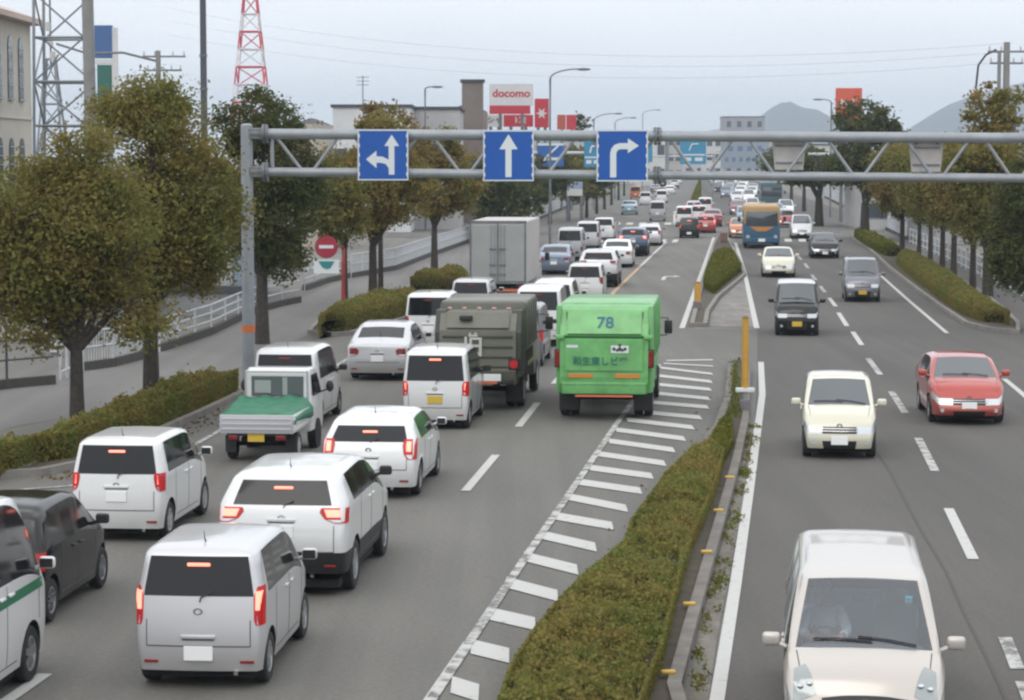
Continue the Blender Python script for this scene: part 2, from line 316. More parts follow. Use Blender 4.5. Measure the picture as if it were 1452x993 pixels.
def shell(sp, tail=(2, 2), head=(2, 2), grille='dark', lowtrim=False, wraptail=True, subd=2):
    L, W, H = sp['L'], sp['W'], sp['H']; S = sp['st']
    S = [S[0], (.13, lerp(S[0][1], S[1][1], .35), 'P', 'P')] + S[1:]; ni = len(S)
    cg, ct_ = sp['cols'], sp.get('ct', sp['cols'] - .06); nj = 8; nk = 6
    def latf(i, j):
        t = ct_ if i < ni - 4 else lerp(ct_, .50, min(1, (i - ni + 4) / 3))
        g_ = cg if i < 3 else (.90 if i < ni - 3 else .93)
        if i >= ni - 2: g_ = .90
        return [-1, -g_, -min(t, g_ - .06), -.3, .3, min(t, g_ - .06), g_, 1][j]
    belt = sp['z'][3]
    def levels(i):
        zt = S[i][1]; k3 = min(belt, zt - .13); k2 = min(sp['z'][2], k3 - .15); k1 = min(sp['z'][1], k2 - .13)
        k4 = zt - min(.062, (zt - k3) * .42); k5 = zt - min(.022, (zt - k4) * .4)
        return [sp['z'][0], k1, k2, k3, k4, k5]
    Zs = [levels(i) for i in range(ni)]
    def hw(i, k):
        z = Zs[i][k]; t = max(0, (z - belt) / (H - belt)); h = W / 2 * (1 - sp['tb'] * t ** 1.15)
        if k == 0: h *= .955
        if k == 5: h -= .045
        if k == 4 and S[i][1] < belt + .12: h -= .03
        e = {0: .945, ni - 1: .86, ni - 2: .97}.get(i, 1.0)
        if sp['W'] > 1.6 and i == ni - 1: e = .80
        return h * e
    idx = {}; V = []
    def vid(i, j, k):
        if (i, j, k) in idx: return idx[(i, j, k)]
        s = S[i][0]
        l = latf(i, j)
        if i == 1: s += sp['ro'][k]
        if i == 0: s += sp['ro'][k]; s -= .035 * (1 - abs(l) ** 2) if k < 5 else 0
        if i == ni - 1: s -= sp['fo'][k]; s += (.10 if W > 1.6 else .06) * (1 - abs(l) ** 2)
        if i == ni - 2: s += (.05) * (1 - abs(l) ** 2)
        z = Zs[i][k]
        if k == 5 and 0 < j < nj - 1: z = S[i][1] + (.022 if abs(l) < .5 else .004)
        x = l * hw(i, k)
        if S[i][3] == 'P' and i > 0 and S[i - 1][3] == 'W' and k == 5: s += .07 * (1 - abs(l) ** 2)  # cowl bows forward
        idx[(i, j, k)] = len(V); V.append((x, s - L / 2, z)); return idx[(i, j, k)]
    slots = ['body']; 
    def slot(n):
        if n not in slots: slots.append(n)
        return slots.index(n)
    FC = []; FM = []
    def face(q, n): FC.append(q); FM.append(slot(n))
    grp = {}; g = 0
    for i in range(ni - 1):
        if S[i][2] == 'G':
            if not (i > 0 and S[i - 1][2] == 'G'): g += 1
            grp[i] = g
    for i in range(ni - 1):
        for k in range(nk - 1):
            for side, j in ((0, 0), (1, nj - 1)):
                n = 'body'
                if k == 3:
                    if S[i][2] == 'G': n = f'side_window#{side}{grp[i]}'
                    elif S[i][2] == 'K': n = f'door_pillar#{side}{i}'
                if i == ni - 2 and k == head[0]: n = f'headlight#{side}'
                if k == 0 and lowtrim: n = 'lower_trim'
                q = [vid(i, j, k), vid(i + 1, j, k), vid(i + 1, j, k + 1), vid(i, j, k + 1)]
                face(q if side else q[::-1], n)
    for i in range(ni - 1):
        for j in range(nj - 1):
            n = 'body'
            if S[i][3] in 'WR' and 0 < j < nj - 2: n = 'windscreen' if S[i][3] == 'W' else 'rear_window'
            face([vid(i, j, 5), vid(i, j + 1, 5), vid(i + 1, j + 1, 5), vid(i + 1, j, 5)], n)
            face([vid(i, j, 0), vid(i, j + 1, 0), vid(i + 1, j + 1, 0), vid(i + 1, j, 0)][::-1], 'underbody')
    hatchglass = S[0][1] > belt + .2
    for j in range(nj - 1):
        for k in range(nk - 1):
            mid = 1 < j < nj - 3; n = 'body'
            if k == 3 and 0 < j < nj - 2 and hatchglass: n = 'rear_window'
            if k == 0 and lowtrim: n = 'lower_trim'
            face([vid(0, j, k), vid(0, j + 1, k), vid(0, j + 1, k + 1), vid(0, j, k + 1)], n)
            n = 'body'
            if k == head[0] and not mid: n = f'headlight#{0 if j < 2 else 1}'
            if k == 2 and mid and grille == 'dark': n = 'grille'
            if k == 2 and j == 3 and grille == 'small': n = 'grille'
            if k == 1 and mid and grille == 'low': n = 'grille'
            if k == 0 and mid: n = 'lower_trim'
            face([vid(ni - 1, j, k), vid(ni - 1, j + 1, k), vid(ni - 1, j + 1, k + 1), vid(ni - 1, j, k + 1)][::-1], n)
    well = slot('wheel_well')
    me = bpy.data.meshes.new('cage'); me.from_pydata(V, [], FC)
    for n in slots: me.materials.append(BLK)
    me.polygons.foreach_set('material_index', FM)
    o = bpy.data.objects.new('cage', me); COL.objects.link(o)
    # partial creases keep the shoulders, bumpers and glass edges crisp
    at = me.attributes.new('crease_edge', 'FLOAT', 'EDGE'); inv = {v: k for k, v in idx.items()}
    ek = {}
    for e in me.edges:
        a, b = inv[e.vertices[0]], inv[e.vertices[1]]; cvl = 0.0
        if a[2] == b[2] == 0: cvl = .5
        if a[2] == b[2] == 3 and a[1] == b[1] and a[1] in (0, nj - 1): cvl = .45
        if a[2] == b[2] == 5 and a[1] == b[1] and a[1] in (0, nj - 1): cvl = .45
        if a[2] == b[2] == 4 and (a[1] == b[1] and a[1] in (0, nj - 1) or a[0] == b[0] == 0): cvl = .75
        if a[0] == b[0] == 0 and a[2] == b[2] == 3: cvl = .4
        if a[0] == b[0] == 0 and (a[2] == b[2] == 5): cvl = .5
        if a[0] == b[0] and 0 < a[0] < ni - 1 and S[a[0] - 1][3] == 'W' and a[2] == b[2] == 5: cvl = .8
        if a[0] == b[0] and a[0] < ni - 1 and S[a[0]][3] == 'W' and a[2] == b[2] == 5: cvl = .7
        if a[0] == b[0] and a[0] in (0, ni - 1) and a[1] == b[1] and a[1] in (0, nj - 1): cvl = .3
        at.data[e.index].value = cvl
    ms = o.modifiers.new('s', 'SUBSURF'); ms.levels = subd; ms.render_levels = subd
    cm = bpy.data.meshes.new('cut'); cb = MB()
    r = sp['wr'] + .055
    for y in sp['ax']:
        for sgn in (-1, 1):
            xo = W / 2
            cb.cyl((sgn * (xo - .25), y - L / 2, sp['wr'] + .01), (sgn * (xo + .2), y - L / 2, sp['wr'] + .01), r, n=28)
    co = cb.build('cut', [BLK] * len(slots)); co.data.polygons.foreach_set('material_index', [well] * len(co.data.polygons))
    mb_ = o.modifiers.new('b', 'BOOLEAN'); mb_.object = co; mb_.operation = 'DIFFERENCE'; mb_.solver = 'EXACT'
    dg = bpy.context.evaluated_depsgraph_get(); ev = o.evaluated_get(dg).to_mesh()
    vs = [v.co.copy() for v in ev.vertices]; vn = [v.normal.copy() for v in ev.vertices]; polys = [(tuple(p.vertices), p.material_index) for p in ev.polygons]
    o.evaluated_get(dg).to_mesh_clear()
    bpy.data.objects.remove(o); bpy.data.objects.remove(co)
    bvh = BVHTree.FromPolygons(vs, [p[0] for p in polys])
    out = {}; jobs = []
    for si, n in enumerate(slots):
        fs = [p[0] for p in polys if p[1] == si]
        if n == 'wheel_well':
            g_ = {}
            for f in fs:
                c_ = sum((vs[a] for a in f), Vector()) / len(f); g_.setdefault((c_.x > 0, c_.y > (sum(sp['ax']) / 2 - L / 2)), []).append(f)
            for q, k_ in enumerate(sorted(g_)): jobs.append((f'wheel_well#{q}', g_[k_]))
        else: jobs.append((n, fs))
    for n, fs in jobs:
        if not fs: continue
        used = sorted({a for f in fs for a in f}); mp_ = {a: b for b, a in enumerate(used)}
        m2 = bpy.data.meshes.new(n.split('#')[0]); m2.from_pydata([vs[a] for a in used], [], [tuple(mp_[a] for a in f) for f in fs])
        m2.polygons.foreach_set('use_smooth', [True] * len(fs)); m2.set_sharp_from_angle(angle=R(50))
        m2.update(); out[n] = m2
    return out, bvh

class Surf:
    """finds points on a shell so that handles, plates and seams sit on it"""
    def __init__(s, bvh, sp): s.b = bvh; s.sp = sp
    def side(s, y, z, sgn):
        h = s.b.ray_cast(Vector((sgn * 3, y, z)), Vector((-sgn, 0, 0))); return h[0].x if h[0] else sgn * s.sp['W'] / 2
    def rear(s, x, z):
        h = s.b.ray_cast(Vector((x, -8, z)), Vector((0, 1, 0))); return h[0].y if h[0] else -s.sp['L'] / 2
    def nose(s, x, z):
        h = s.b.ray_cast(Vector((x, 8, z)), Vector((0, -1, 0))); return h[0].y if h[0] else s.sp['L'] / 2
    def top(s, x, y):
        h = s.b.ray_cast(Vector((x, y, 6)), Vector((0, 0, -1))); return h[0].z if h[0] else s.sp['H']

def make_wheel(root, x, y, r, rimmat, sgn, wd=.18, steel=False):
    t = MB(); t.lathe_x([(-wd / 2, r * .62), (-wd / 2, r * .93), (-wd * .36, r), (wd * .36, r), (wd / 2, r * .93), (wd / 2, r * .66), (wd * .40, r * .62), (wd * .25, r * .62)], (0, 0, 0), 28, 0, sgn)
    o = t.build('wheel', RUB, root, smooth=True); o.location = (x, y, r)
    m = MB(); m.lathe_x([(wd * .42, r * .66), (wd * .47, r * .60), (wd * .44, r * .56), (wd * .22, r * .54)], (0, 0, 0), 28, 0, sgn)
    m.lathe_x([(wd * .22, r * .55), (wd * .2, .001)], (0, 0, 0), 28, 1, sgn)
    m.lathe_x([(wd * .40, r * .15), (wd * .44, r * .12), (wd * .44, .001)], (0, 0, 0), 16, 0, sgn)
    n = 5 if not steel else 8
    for k in range(n):
        a = 2 * math.pi * k / n + .3
        for w_, da in ((.055 * r / .3, -.1), (.055 * r / .3, .1)) if not steel else ((.06 * r / .3, 0),):
            c = Vector((sgn * wd * .38, math.cos(a + da) * r * .34, math.sin(a + da) * r * .34))
            mm = Matrix.Translation(c) @ Matrix.Rotation(a, 4, 'X')
            x_, y_, z_ = wd * .05, r * .25, w_ / 2
            vs = [mm @ Vector(p) for p in [(-x_, -y_, -z_), (x_, -y_, -z_), (x_, y_, -z_), (-x_, y_, -z_), (-x_, -y_, z_), (x_, -y_, z_), (x_, y_, z_), (-x_, y_, z_)]]
            m.add(vs, [(0, 3, 2, 1), (4, 5, 6, 7), (0, 1, 5, 4), (1, 2, 6, 5), (2, 3, 7, 6), (3, 0, 4, 7)], 0)
    m.build('rim', [rimmat, BLK], o, smooth=True)
    return o

# rows of (z, inner half-width, outer half-width as a share of the body) from bottom to top
LAMPS = {'kei_wagon': [(.74, .655, 1), (.80, .635, 1), (1.05, .63, 1), (1.17, .665, 1)], 'round': [(.80, .665, 1), (.86, .615, 1), (1.02, .585, 1), (1.08, .60, 1)],
 'kei_tall': [(.74, .63, 1), (.80, .60, 1), (.98, .60, 1), (1.06, .64, 1)], 'kei_low': [(.72, .62, 1), (.95, .58, 1)], 'hatch': [(.70, .70, 1), (.78, .63, 1), (.95, .60, 1), (1.04, .63, 1)],
 'suv': [(1.03, .74, 1), (1.08, .60, 1), (1.18, .52, 1), (1.23, .55, 1)], 'sedan': [(.66, .62, 1), (.70, .52, 1), (.82, .50, 1), (.87, .56, 1)], 'van': [(.90, .73, 1), (1.28, .73, 1)], 'high_van': [(.90, .73, 1), (1.28, .73, 1)],
 'kei_van': [(.60, .62, 1), (.80, .61, 1)], 'minivan': [(.72, .64, 1), (1.06, .62, 1)], 'long_minivan': [(.72, .64, 1), (1.06, .62, 1)]}
def at_rows(rows, z, inset):
    xi = interp(z, [r_[0] for r_ in rows], [r_[1] for r_ in rows]); xo = interp(z, [r_[0] for r_ in rows], [r_[2] for r_ in rows])
    return (xi + inset * .16, xo - inset * .16)
def lamp_patch(sf, sgn, rows, off, m, name, parent, side=True, n=7):
    """lens that follows the body round the rear corner"""
    L, W = sf.sp['L'], sf.sp['W']; b = MB(); V = []; nz = 8; zs = np.linspace(rows[0][0], rows[-1][0], nz)
    def pt(t, z):
        xi = interp(z, [r_[0] for r_ in rows], [r_[1] for r_ in rows]); xo_ = interp(z, [r_[0] for r_ in rows], [r_[2] for r_ in rows])
        # sweep rays from straight behind to straight from the side about the corner
        a = lerp(0, R(62) if side else R(34), t) ; c = Vector((sgn * (xi - .03) if not side else sgn * (W / 2 - .16), -L / 2 + .34, z))
        if t <= .5 or not side:
            x = lerp(xi, (W / 2 - .034) * xo_, t * (2 if side else 1)) if side else lerp(xi, (W / 2 - .05) * xo_, t); h = sf.b.ray_cast(Vector((sgn * x, -8, z)), Vector((0, 1, 0)))
            return (h[0] + h[1].normalized() * off * (1 if h[1].y < 0 else -1)) if h[0] else Vector((sgn * x, -L / 2, z))
        y0_ = sf.rear(sgn * (W / 2 - .036) * xo_, z); yy = lerp(y0_ + .012, y0_ + .13, (t - .5) * 2); h = sf.b.ray_cast(Vector((sgn * 3, yy, z)), Vector((-sgn, 0, 0)))
        return (h[0] + Vector((sgn * off, 0, 0))) if h[0] else Vector((sgn * W / 2, yy, z))
    nt_ = 9
    for z in zs:
        for t in np.linspace(0, 1, nt_): V.append(pt(t, z))
    F_ = [(j * nt_ + i, j * nt_ + i + 1, (j + 1) * nt_ + i + 1, (j + 1) * nt_ + i) for j in range(nz - 1) for i in range(nt_ - 1)]
    # rim back to the body
    c0 = sum((Vector(v) for v in V), Vector()) / len(V); ring = [i for i in range(nt_)] + [j * nt_ + nt_ - 1 for j in range(1, nz)] + [(nz - 1) * nt_ + i for i in range(nt_ - 2, -1, -1)] + [j * nt_ for j in range(nz - 2, 0, -1)]
    o_ = len(V); V += [Vector(V[i]) + Vector((-sgn * .02, .03, 0)) for i in ring]; k = len(ring)
    F_ += [(ring[i], ring[(i + 1) % k], o_ + (i + 1) % k, o_ + i) for i in range(k)]
    b.add(V, F_); return b.build(name, m, parent, smooth=True)
def ribbon(mb, pts, nrm, w):
    """narrow dark strip along 3D points; nrm = outward unit vectors"""
    vs = []
    for i, p in enumerate(pts):
        d = (pts[min(i + 1, len(pts) - 1)] - pts[max(i - 1, 0)]).normalized(); s = d.cross(nrm).normalized() * w / 2
        vs += [p + s, p - s, p - s - nrm * .02, p + s - nrm * .02]
    fs = []
    for i in range(len(pts) - 1):
        a = i * 4; b = a + 4
        fs += [(a, a + 1, b + 1, b), (a + 1, a + 2, b + 2, b + 1), (a + 3, a, b, b + 3), (a + 2, a + 3, b + 3, b + 2)]
    n = len(pts) * 4; fs += [(0, 3, 2, 1), (n - 4, n - 3, n - 2, n - 1)]
    mb.add(vs, fs)

ST['long_minivan'] = {**ST['minivan'], 'L': 4.90, 'W': 1.60, 'ax': (.9, 4.15), 'st': [(0, 1.66, 'P', 'P'), (.46, 1.70, 'G', 'P'), (1.6, 1.72, 'K', 'P'), (1.7, 1.72, 'G', 'P'), (2.8, 1.72, 'K', 'P'), (2.9, 1.71, 'G', 'P'), (3.38, 1.67, 'G', 'W'), (4.10, 1.08, 'P', 'P'), (4.56, .97, 'P', 'P'), (4.90, .76, 'P', 'P')]}
def ct_of(sp): return sp.get('ct', sp['cols'] - .06)
for k_, c_, t_ in (('kei_wagon', .90, .84), ('kei_tall', .92, .85), ('kei_low', .88, .80), ('hatch', .84, .78), ('suv', .80, .66), ('sedan', .80, .66), ('van', .90, .84), ('kei_van', .90, .84), ('minivan', .90, .82), ('long_minivan', .90, .82)): ST[k_]['cols'] = c_; ST[k_]['ct'] = t_
ST['high_van'] = {**ST['van'], 'H': 2.24, 'st': [(a, b + .24 if b > 1.5 else b + .05, c, d) for a, b, c, d in ST['van']['st']], 'z': (.24, .56, .98, 1.26)}
def build_car(style, paint, plate=PLW, rim=RIM, view='rear', antenna=True, brake='lit', platez=None, plate_x=0.0, grille='dark', lowtrim=False, tail=(2, 2), spoiler=False, mirror=None, rails=False, wiper=True, badge=True, head=(2, 2), lamp=None):
    sp = ST[style]; L, W = sp['L'], sp['W']
    parts, bvh = shell(sp, tail=tail, head=head, grille=grille, lowtrim=lowtrim)
    sf = Surf(bvh, sp)
    root = thing('car')
    mm = {'body': paint, 'wheel_well': BLK2, 'underbody': BLK2, 'windscreen': GLASS2, 'rear_window': GLASS, 'side_window': GLASS, 'door_pillar': PILLAR, 'tail_light': TLON if brake == 'lit' else TL,
          'headlight': HL, 'grille': BLK, 'lower_trim': BLK}
    for n, me in parts.items():
        nm = n.split('#')[0]; me.materials.clear(); me.materials.append(mm[nm])
        o = bpy.data.objects.new(nm, me); COL.objects.link(o); o.parent = root
    for y in sp['ax']:
        for sgn in (-1, 1): make_wheel(root, sgn * (W / 2 - .105), y - L / 2, sp['wr'], rim, sgn)
    belt = sp['z'][3]
    # seams of doors and tailgate
    S = sp['st']; ks = [i for i in range(len(S)) if S[i][2] == 'K']
    ys = [(S[i][0] + S[i + 1][0]) / 2 for i in ks]
    cowl = [S[i + 1][0] for i in range(len(S) - 1) if S[i][3] == 'W'][0]
    ys2 = ys + [cowl - .12]
    for sgn in (-1, 1):
        g = MB()
        for yy in ys2:
            y = yy - L / 2
            pts = [Vector((sf.side(y, z, sgn) + sgn * .003, y, z)) for z in np.linspace(sp['z'][0] + .1, belt - .01, 9)]
            ribbon(g, pts, Vector((sgn, 0, 0)), .013)
        # sill seam
        y0, y1 = (ys2[0] if ys2[0] > sp['ax'][0] + .45 else sp['ax'][0] + .45) - L / 2, ys2[-1] - L / 2
        ribbon(g, [Vector((sf.side(y, sp['z'][0] + .11, sgn) + sgn * .003, y, sp['z'][0] + .11)) for y in np.linspace(y0, y1, 10)], Vector((sgn, 0, 0)), .012)
        g.build('door_seams', GAP, root)
    g = MB()
    if S[0][1] > belt + .2:
        zb = sp['z'][1] + .02; xs = W / 2 * .80
        rp = [Vector((x, sf.rear(x, zb) - .003, zb)) for x in np.linspace(-xs, xs, 9)]
        ribbon(g, rp, Vector((0, -1, 0)), .016)
        for sgn in (-1, 1):
            ribbon(g, [Vector((sgn * xs, sf.rear(sgn * xs, z) - .003, z)) for z in np.linspace(zb, sp['z'][2], 5)], Vector((0, -1, 0)), .012)
    else:
        zb = sp['z'][1] + .04; xs = W / 2 * .70
        ribbon(g, [Vector((x, sf.rear(x, zb) - .003, zb)) for x in np.linspace(-xs, xs, 9)], Vector((0, -1, 0)), .014)
    g.build('tailgate_seam', GAP, root)
    # bonnet shut line
    for sgn in (-1, 1):
        pts = []; g = MB()
        for y in np.linspace(cowl + .06, L - .25, 7):
            x = sgn * W / 2 * (.84 - .10 * (y - cowl) / (L - cowl)); pts.append(Vector((x, y - L / 2, sf.top(x, y - L / 2) + .003)))
        ribbon(g, pts, Vector((0, 0, 1)), .012); g.build('bonnet_seam', GAP, root)
    # handles
    for sgn in (-1, 1):
        for yy in ys2[1:] if len(ys2) > 2 else ys2:
            yc = yy - L / 2 - (.16); 
            yh = (yy if yy != ys2[-1] else ys[-1]) - L / 2 + (.14 if yy == ys2[-1] else -.16)
            yh = yy - L / 2 - .17 if yy != ys2[-1] else ys[-1] - L / 2 + .14
            h = MB(); x = sf.side(yh, belt - .12, sgn); h.bbox((x + sgn * .012, yh, belt - .12), (.03, .17, .032), .01); h.build('door_handle', paint, root, smooth=True)
    # tail lamps
    rows = LAMPS[lamp or style]
    for sgn in (-1, 1):
        tl = lamp_patch(sf, sgn, rows, .008, TLON if brake == 'lit' else TL, 'tail_light', root)
        zs = [r_[0] for r_ in rows]; z0, z1 = min(zs), max(zs); zr = z0 + (z1 - z0) * .24
        lo = [(z0 + .012,) + at_rows(rows, z0 + .012, .18), (zr,) + at_rows(rows, zr, .18)]; lamp_patch(sf, sgn, lo, .013, HL, 'reverse_lamp', tl, side=False)
        if brake == 'lit':
            za, zb_ = lerp(z0, z1, .40), lerp(z0, z1, .88); bl = [(za,) + at_rows(rows, za, .34), (zb_,) + at_rows(rows, zb_, .34)]; lamp_patch(sf, sgn, bl, .016, TLHOT, 'brake_bulb', tl, side=False)
    b = MB(); b.box((0, 0, .175), (W * .84, L * .90, .11)); b.box((0, sp['ax'][0] - L / 2, .25), (W * .8, .12, .12)); b.build('underbody_shade_block', BLK2, root)  # axle plus a black block added to deepen the shade beneath the car
    # mirrors
    my = cowl - .22 - L / 2
    for sgn in (-1, 1):
        x = sf.side(my, belt + .02, sgn); m = MB()
        m.bbox((x + sgn * .145, my, belt + .085), (.19, .09, .14), .042, 3)
        m.tube([(x - sgn * .01, my + .02, belt + .01), (x + sgn * .09, my, belt + .05)], .025, 8)
        o = m.build('wing_mirror', mirror or paint, root, smooth=True)
        mg_ = MB(); mg_.bbox((x + sgn * .145, my - .046, belt + .085), (.155, .012, .105), .004); mg_.build('mirror_glass', BLK, o)
    # plates
    pz = platez if platez else (sp['z'][1] - .10 if view == 'rear' else sp['z'][1] - .13)
    if view == 'rear':
        y = sf.rear(plate_x, pz); p = MB(); p.bbox((plate_x, y - .012, pz), (.33, .02, .165), .006); p.build('number_plate', plate, root)
        fz = sp['z'][1] - .12; y = sf.nose(0, fz)
    else:
        y = sf.nose(plate_x, pz); p = MB(); p.bbox((plate_x, y + .012, pz), (.33, .02, .165), .006); p.build('number_plate', plate, root)
    # high brake lamp
    if view == 'rear':
        zt = S[0][1] - .16 if S[0][1] > belt + .2 else None
        if zt:
            y = sf.rear(0, zt); b = MB(); b.bbox((0, y - .014, zt), (.26, .03, .035), .01); b.build('high_brake_light', TLHOT if brake == 'lit' else TL, root)
        if False:
            for sgn in (-1, 1):
                zc = (sp['z'][2] + belt) / 2; xc = sgn * W / 2 * (.885 if ct_of(sp) > .75 else .80); y = sf.rear(xc, zc)
                b = MB(); b.bbox((xc, y - .008, zc + .02), (.045, .03, .13 if ct_of(sp) > .75 else .06), .012); b.build('brake_bulb', TLHOT, root)
        if wiper and S[0][1] > belt + .2:
            z = belt + .02; b = MB(); y = sf.rear(0.03, z)
            b.tube([(0.02, y - .02, z - .07), (0.03, y - .02, z - .02), (.16, sf.rear(.16, z + .04) - .018, z + .04)], .009, 6); b.build('rear_wiper', BLK, root)
        zh = max(pz + .15, sp['z'][1] + .13); y = sf.rear(plate_x, zh); b = MB(); b.bbox((plate_x, y - .008, zh), (.40, .03, .045), .012); b.build('tailgate_handle', paint, root, smooth=True); b = MB(); b.bbox((plate_x, sf.rear(plate_x, zh - .035) - .002, zh - .035), (.36, .012, .018), .004); b.build('handle_recess', GAP, root)
        for sgn in (-1, 1):
            z = sp['z'][0] + .12; xc = sgn * W / 2 * .74; y = sf.rear(xc, z); b = MB(); b.bbox((xc, y - .006, z), (.16, .02, .035), .006); b.build('reflector', TL, root)
        if badge:
            z = (sp['z'][2] + belt) / 2 - .03; y = sf.rear(0, z); b = MB()
            b.lathe_x([(0, .045), (.012, .055), (.012, .035), (0, .03)], (0, 0, 0), 18)
            b.v = [(p[1], y - p[0], z + p[2] * .72) for p in b.v]; b.build('badge', CHR, root, smooth=True)
        b = MB(); b.cyl((.42, -L / 2 + .12, sp['z'][0] - .01), (.42, -L / 2 - .0 + .02, sp['z'][0] - .01), .026, n=12); b.build('exhaust_pipe', CHR, root)
    else:
        for sgn in (-1, 1):
            b = MB(); pts = []
            y0 = cowl - L / 2 + .02
            for t in np.linspace(0, 1, 6):
                x = lerp(-.08 if sgn > 0 else -.52, .50 if sgn > 0 else .06, t); yv = y0 - .02 - .16 * t * 0 - .05 * t
                pts.append(Vector((x, yv, sf.top(x, yv) + .02)))
            b.tube(pts, .009, 6); b.build('windscreen_wiper', BLK, root)
        z = (sp['z'][2] + min(belt, S[-1][1] - .13)) / 2; z = min(z, S[-1][1] - .12); y = sf.nose(0, z); b = MB()
        b.lathe_x([(0, .045), (.012, .058), (.012, .035), (0, .03)], (0, 0, 0), 18)
        b.v = [(p[1], y + p[0] + .004, z + p[2] * .75) for p in b.v]; b.build('badge', CHR, root, smooth=True)
        for sgn in (-1, 1):
            z = sp['z'][0] + .13; xc = sgn * W / 2 * .70; y = sf.nose(xc, z); b = MB()
            b.cyl((xc, y - .03, z), (xc, y + .008, z), .045, n=14); b.build('fog_light', HL, root)
        if grille == 'dark':
            for zz in (.35, .68):
                z = lerp(min(sp['z'][2], S[-1][1] - .28), S[-1][1] - .13, zz); b = MB(); xs = W / 2 * .5
                b.tube([(x, sf.nose(x, z) + .006, z) for x in np.linspace(-xs, xs, 9)], .009, 6); b.build('grille_bar', CHR, root)
    if antenna:
        y = -L / 2 + S[1][0] + .1; z = sf.top(0, y); b = MB(); b.tube([(0, y + .03, z - .005), (0, y - .03, z + .03), (0, y - .07, z + .13)], [.012, .007, .003], 6); b.build('roof_antenna', BLK, root)
    if spoiler:
        y = -L / 2 + sp['ro'][5]; z = S[0][1]; b = MB(); b.bbox((0, y - .02, z - .02), (W * .74, .24, .035), .015); b.build('rear_spoiler', paint, root, smooth=True)
    if rails:
        for sgn in (-1, 1):
            pts = []
            for t in np.linspace(0, 1, 8):
                y = lerp(S[1][0], S[6][0], t) - L / 2; x = sgn * (W / 2 * (1 - sp['tb']) - .09); pts.append((x, y, sf.top(x, y) + (.04 if 0 < t < 1 else .0)))
            b = MB(); b.tube(pts, .016, 6); b.build('roof_rail', CHR, root)
    root['L'] = L
    return root

SMALL = ('door_handle', 'tailgate_handle', 'handle_recess', 'underbody_shade_block', 'door_seams', 'tailgate_seam', 'bonnet_seam', 'badge', 'rear_wiper', 'reflector', 'windscreen_wiper', 'fog_light', 'grille_bar', 'exhaust_pipe', 'roof_antenna', 'mirror_glass', 'roof_rail', 'wheel_well', 'reverse_lamp')
def place(root, px, yb, L, away=True, side='L', dh=0.0):
    """stand a vehicle so that the ground point under the middle of its nearer end is at photo pixel (px, yb)"""
    g = G(px, yb); D = g.y; a = (hdg_left(D) if side == 'L' else hdg_right(D)) + dh
    d = Vector((math.sin(a), math.cos(a), 0)); c = g + d * (L / 2)
    root.location = (c.x, c.y, .012)
    root.rotation_euler = (0, 0, -a if away else math.pi - a)
def finish(root, name, label, cat, group):
    root.name = name; tag(root, label, cat, group)
    if 'L' in root: del root['L']
# ---------------------------------------------------------------- ground and carriageways
def sheet(name, poly, z, m, kind='structure'):
    me = bpy.data.meshes.new(name); bm = bmesh.new()
    vs = [bm.verts.new((p[0], p[1], z)) for p in poly]; f = bm.faces.new(vs); f.normal_update()
    if f.normal.z < 0: f.normal_flip()
    bmesh.ops.triangulate(bm, faces=bm.faces); bm.to_mesh(me); bm.free(); me.materials.append(m)
    o = bpy.data.objects.new(name, me); COL.objects.link(o); o['kind'] = kind; return o
def slab(name, poly, z0, z1, m): b = MB(); b.prism([(p[0], p[1]) for p in poly], z0, z1); return b.build(name, m)

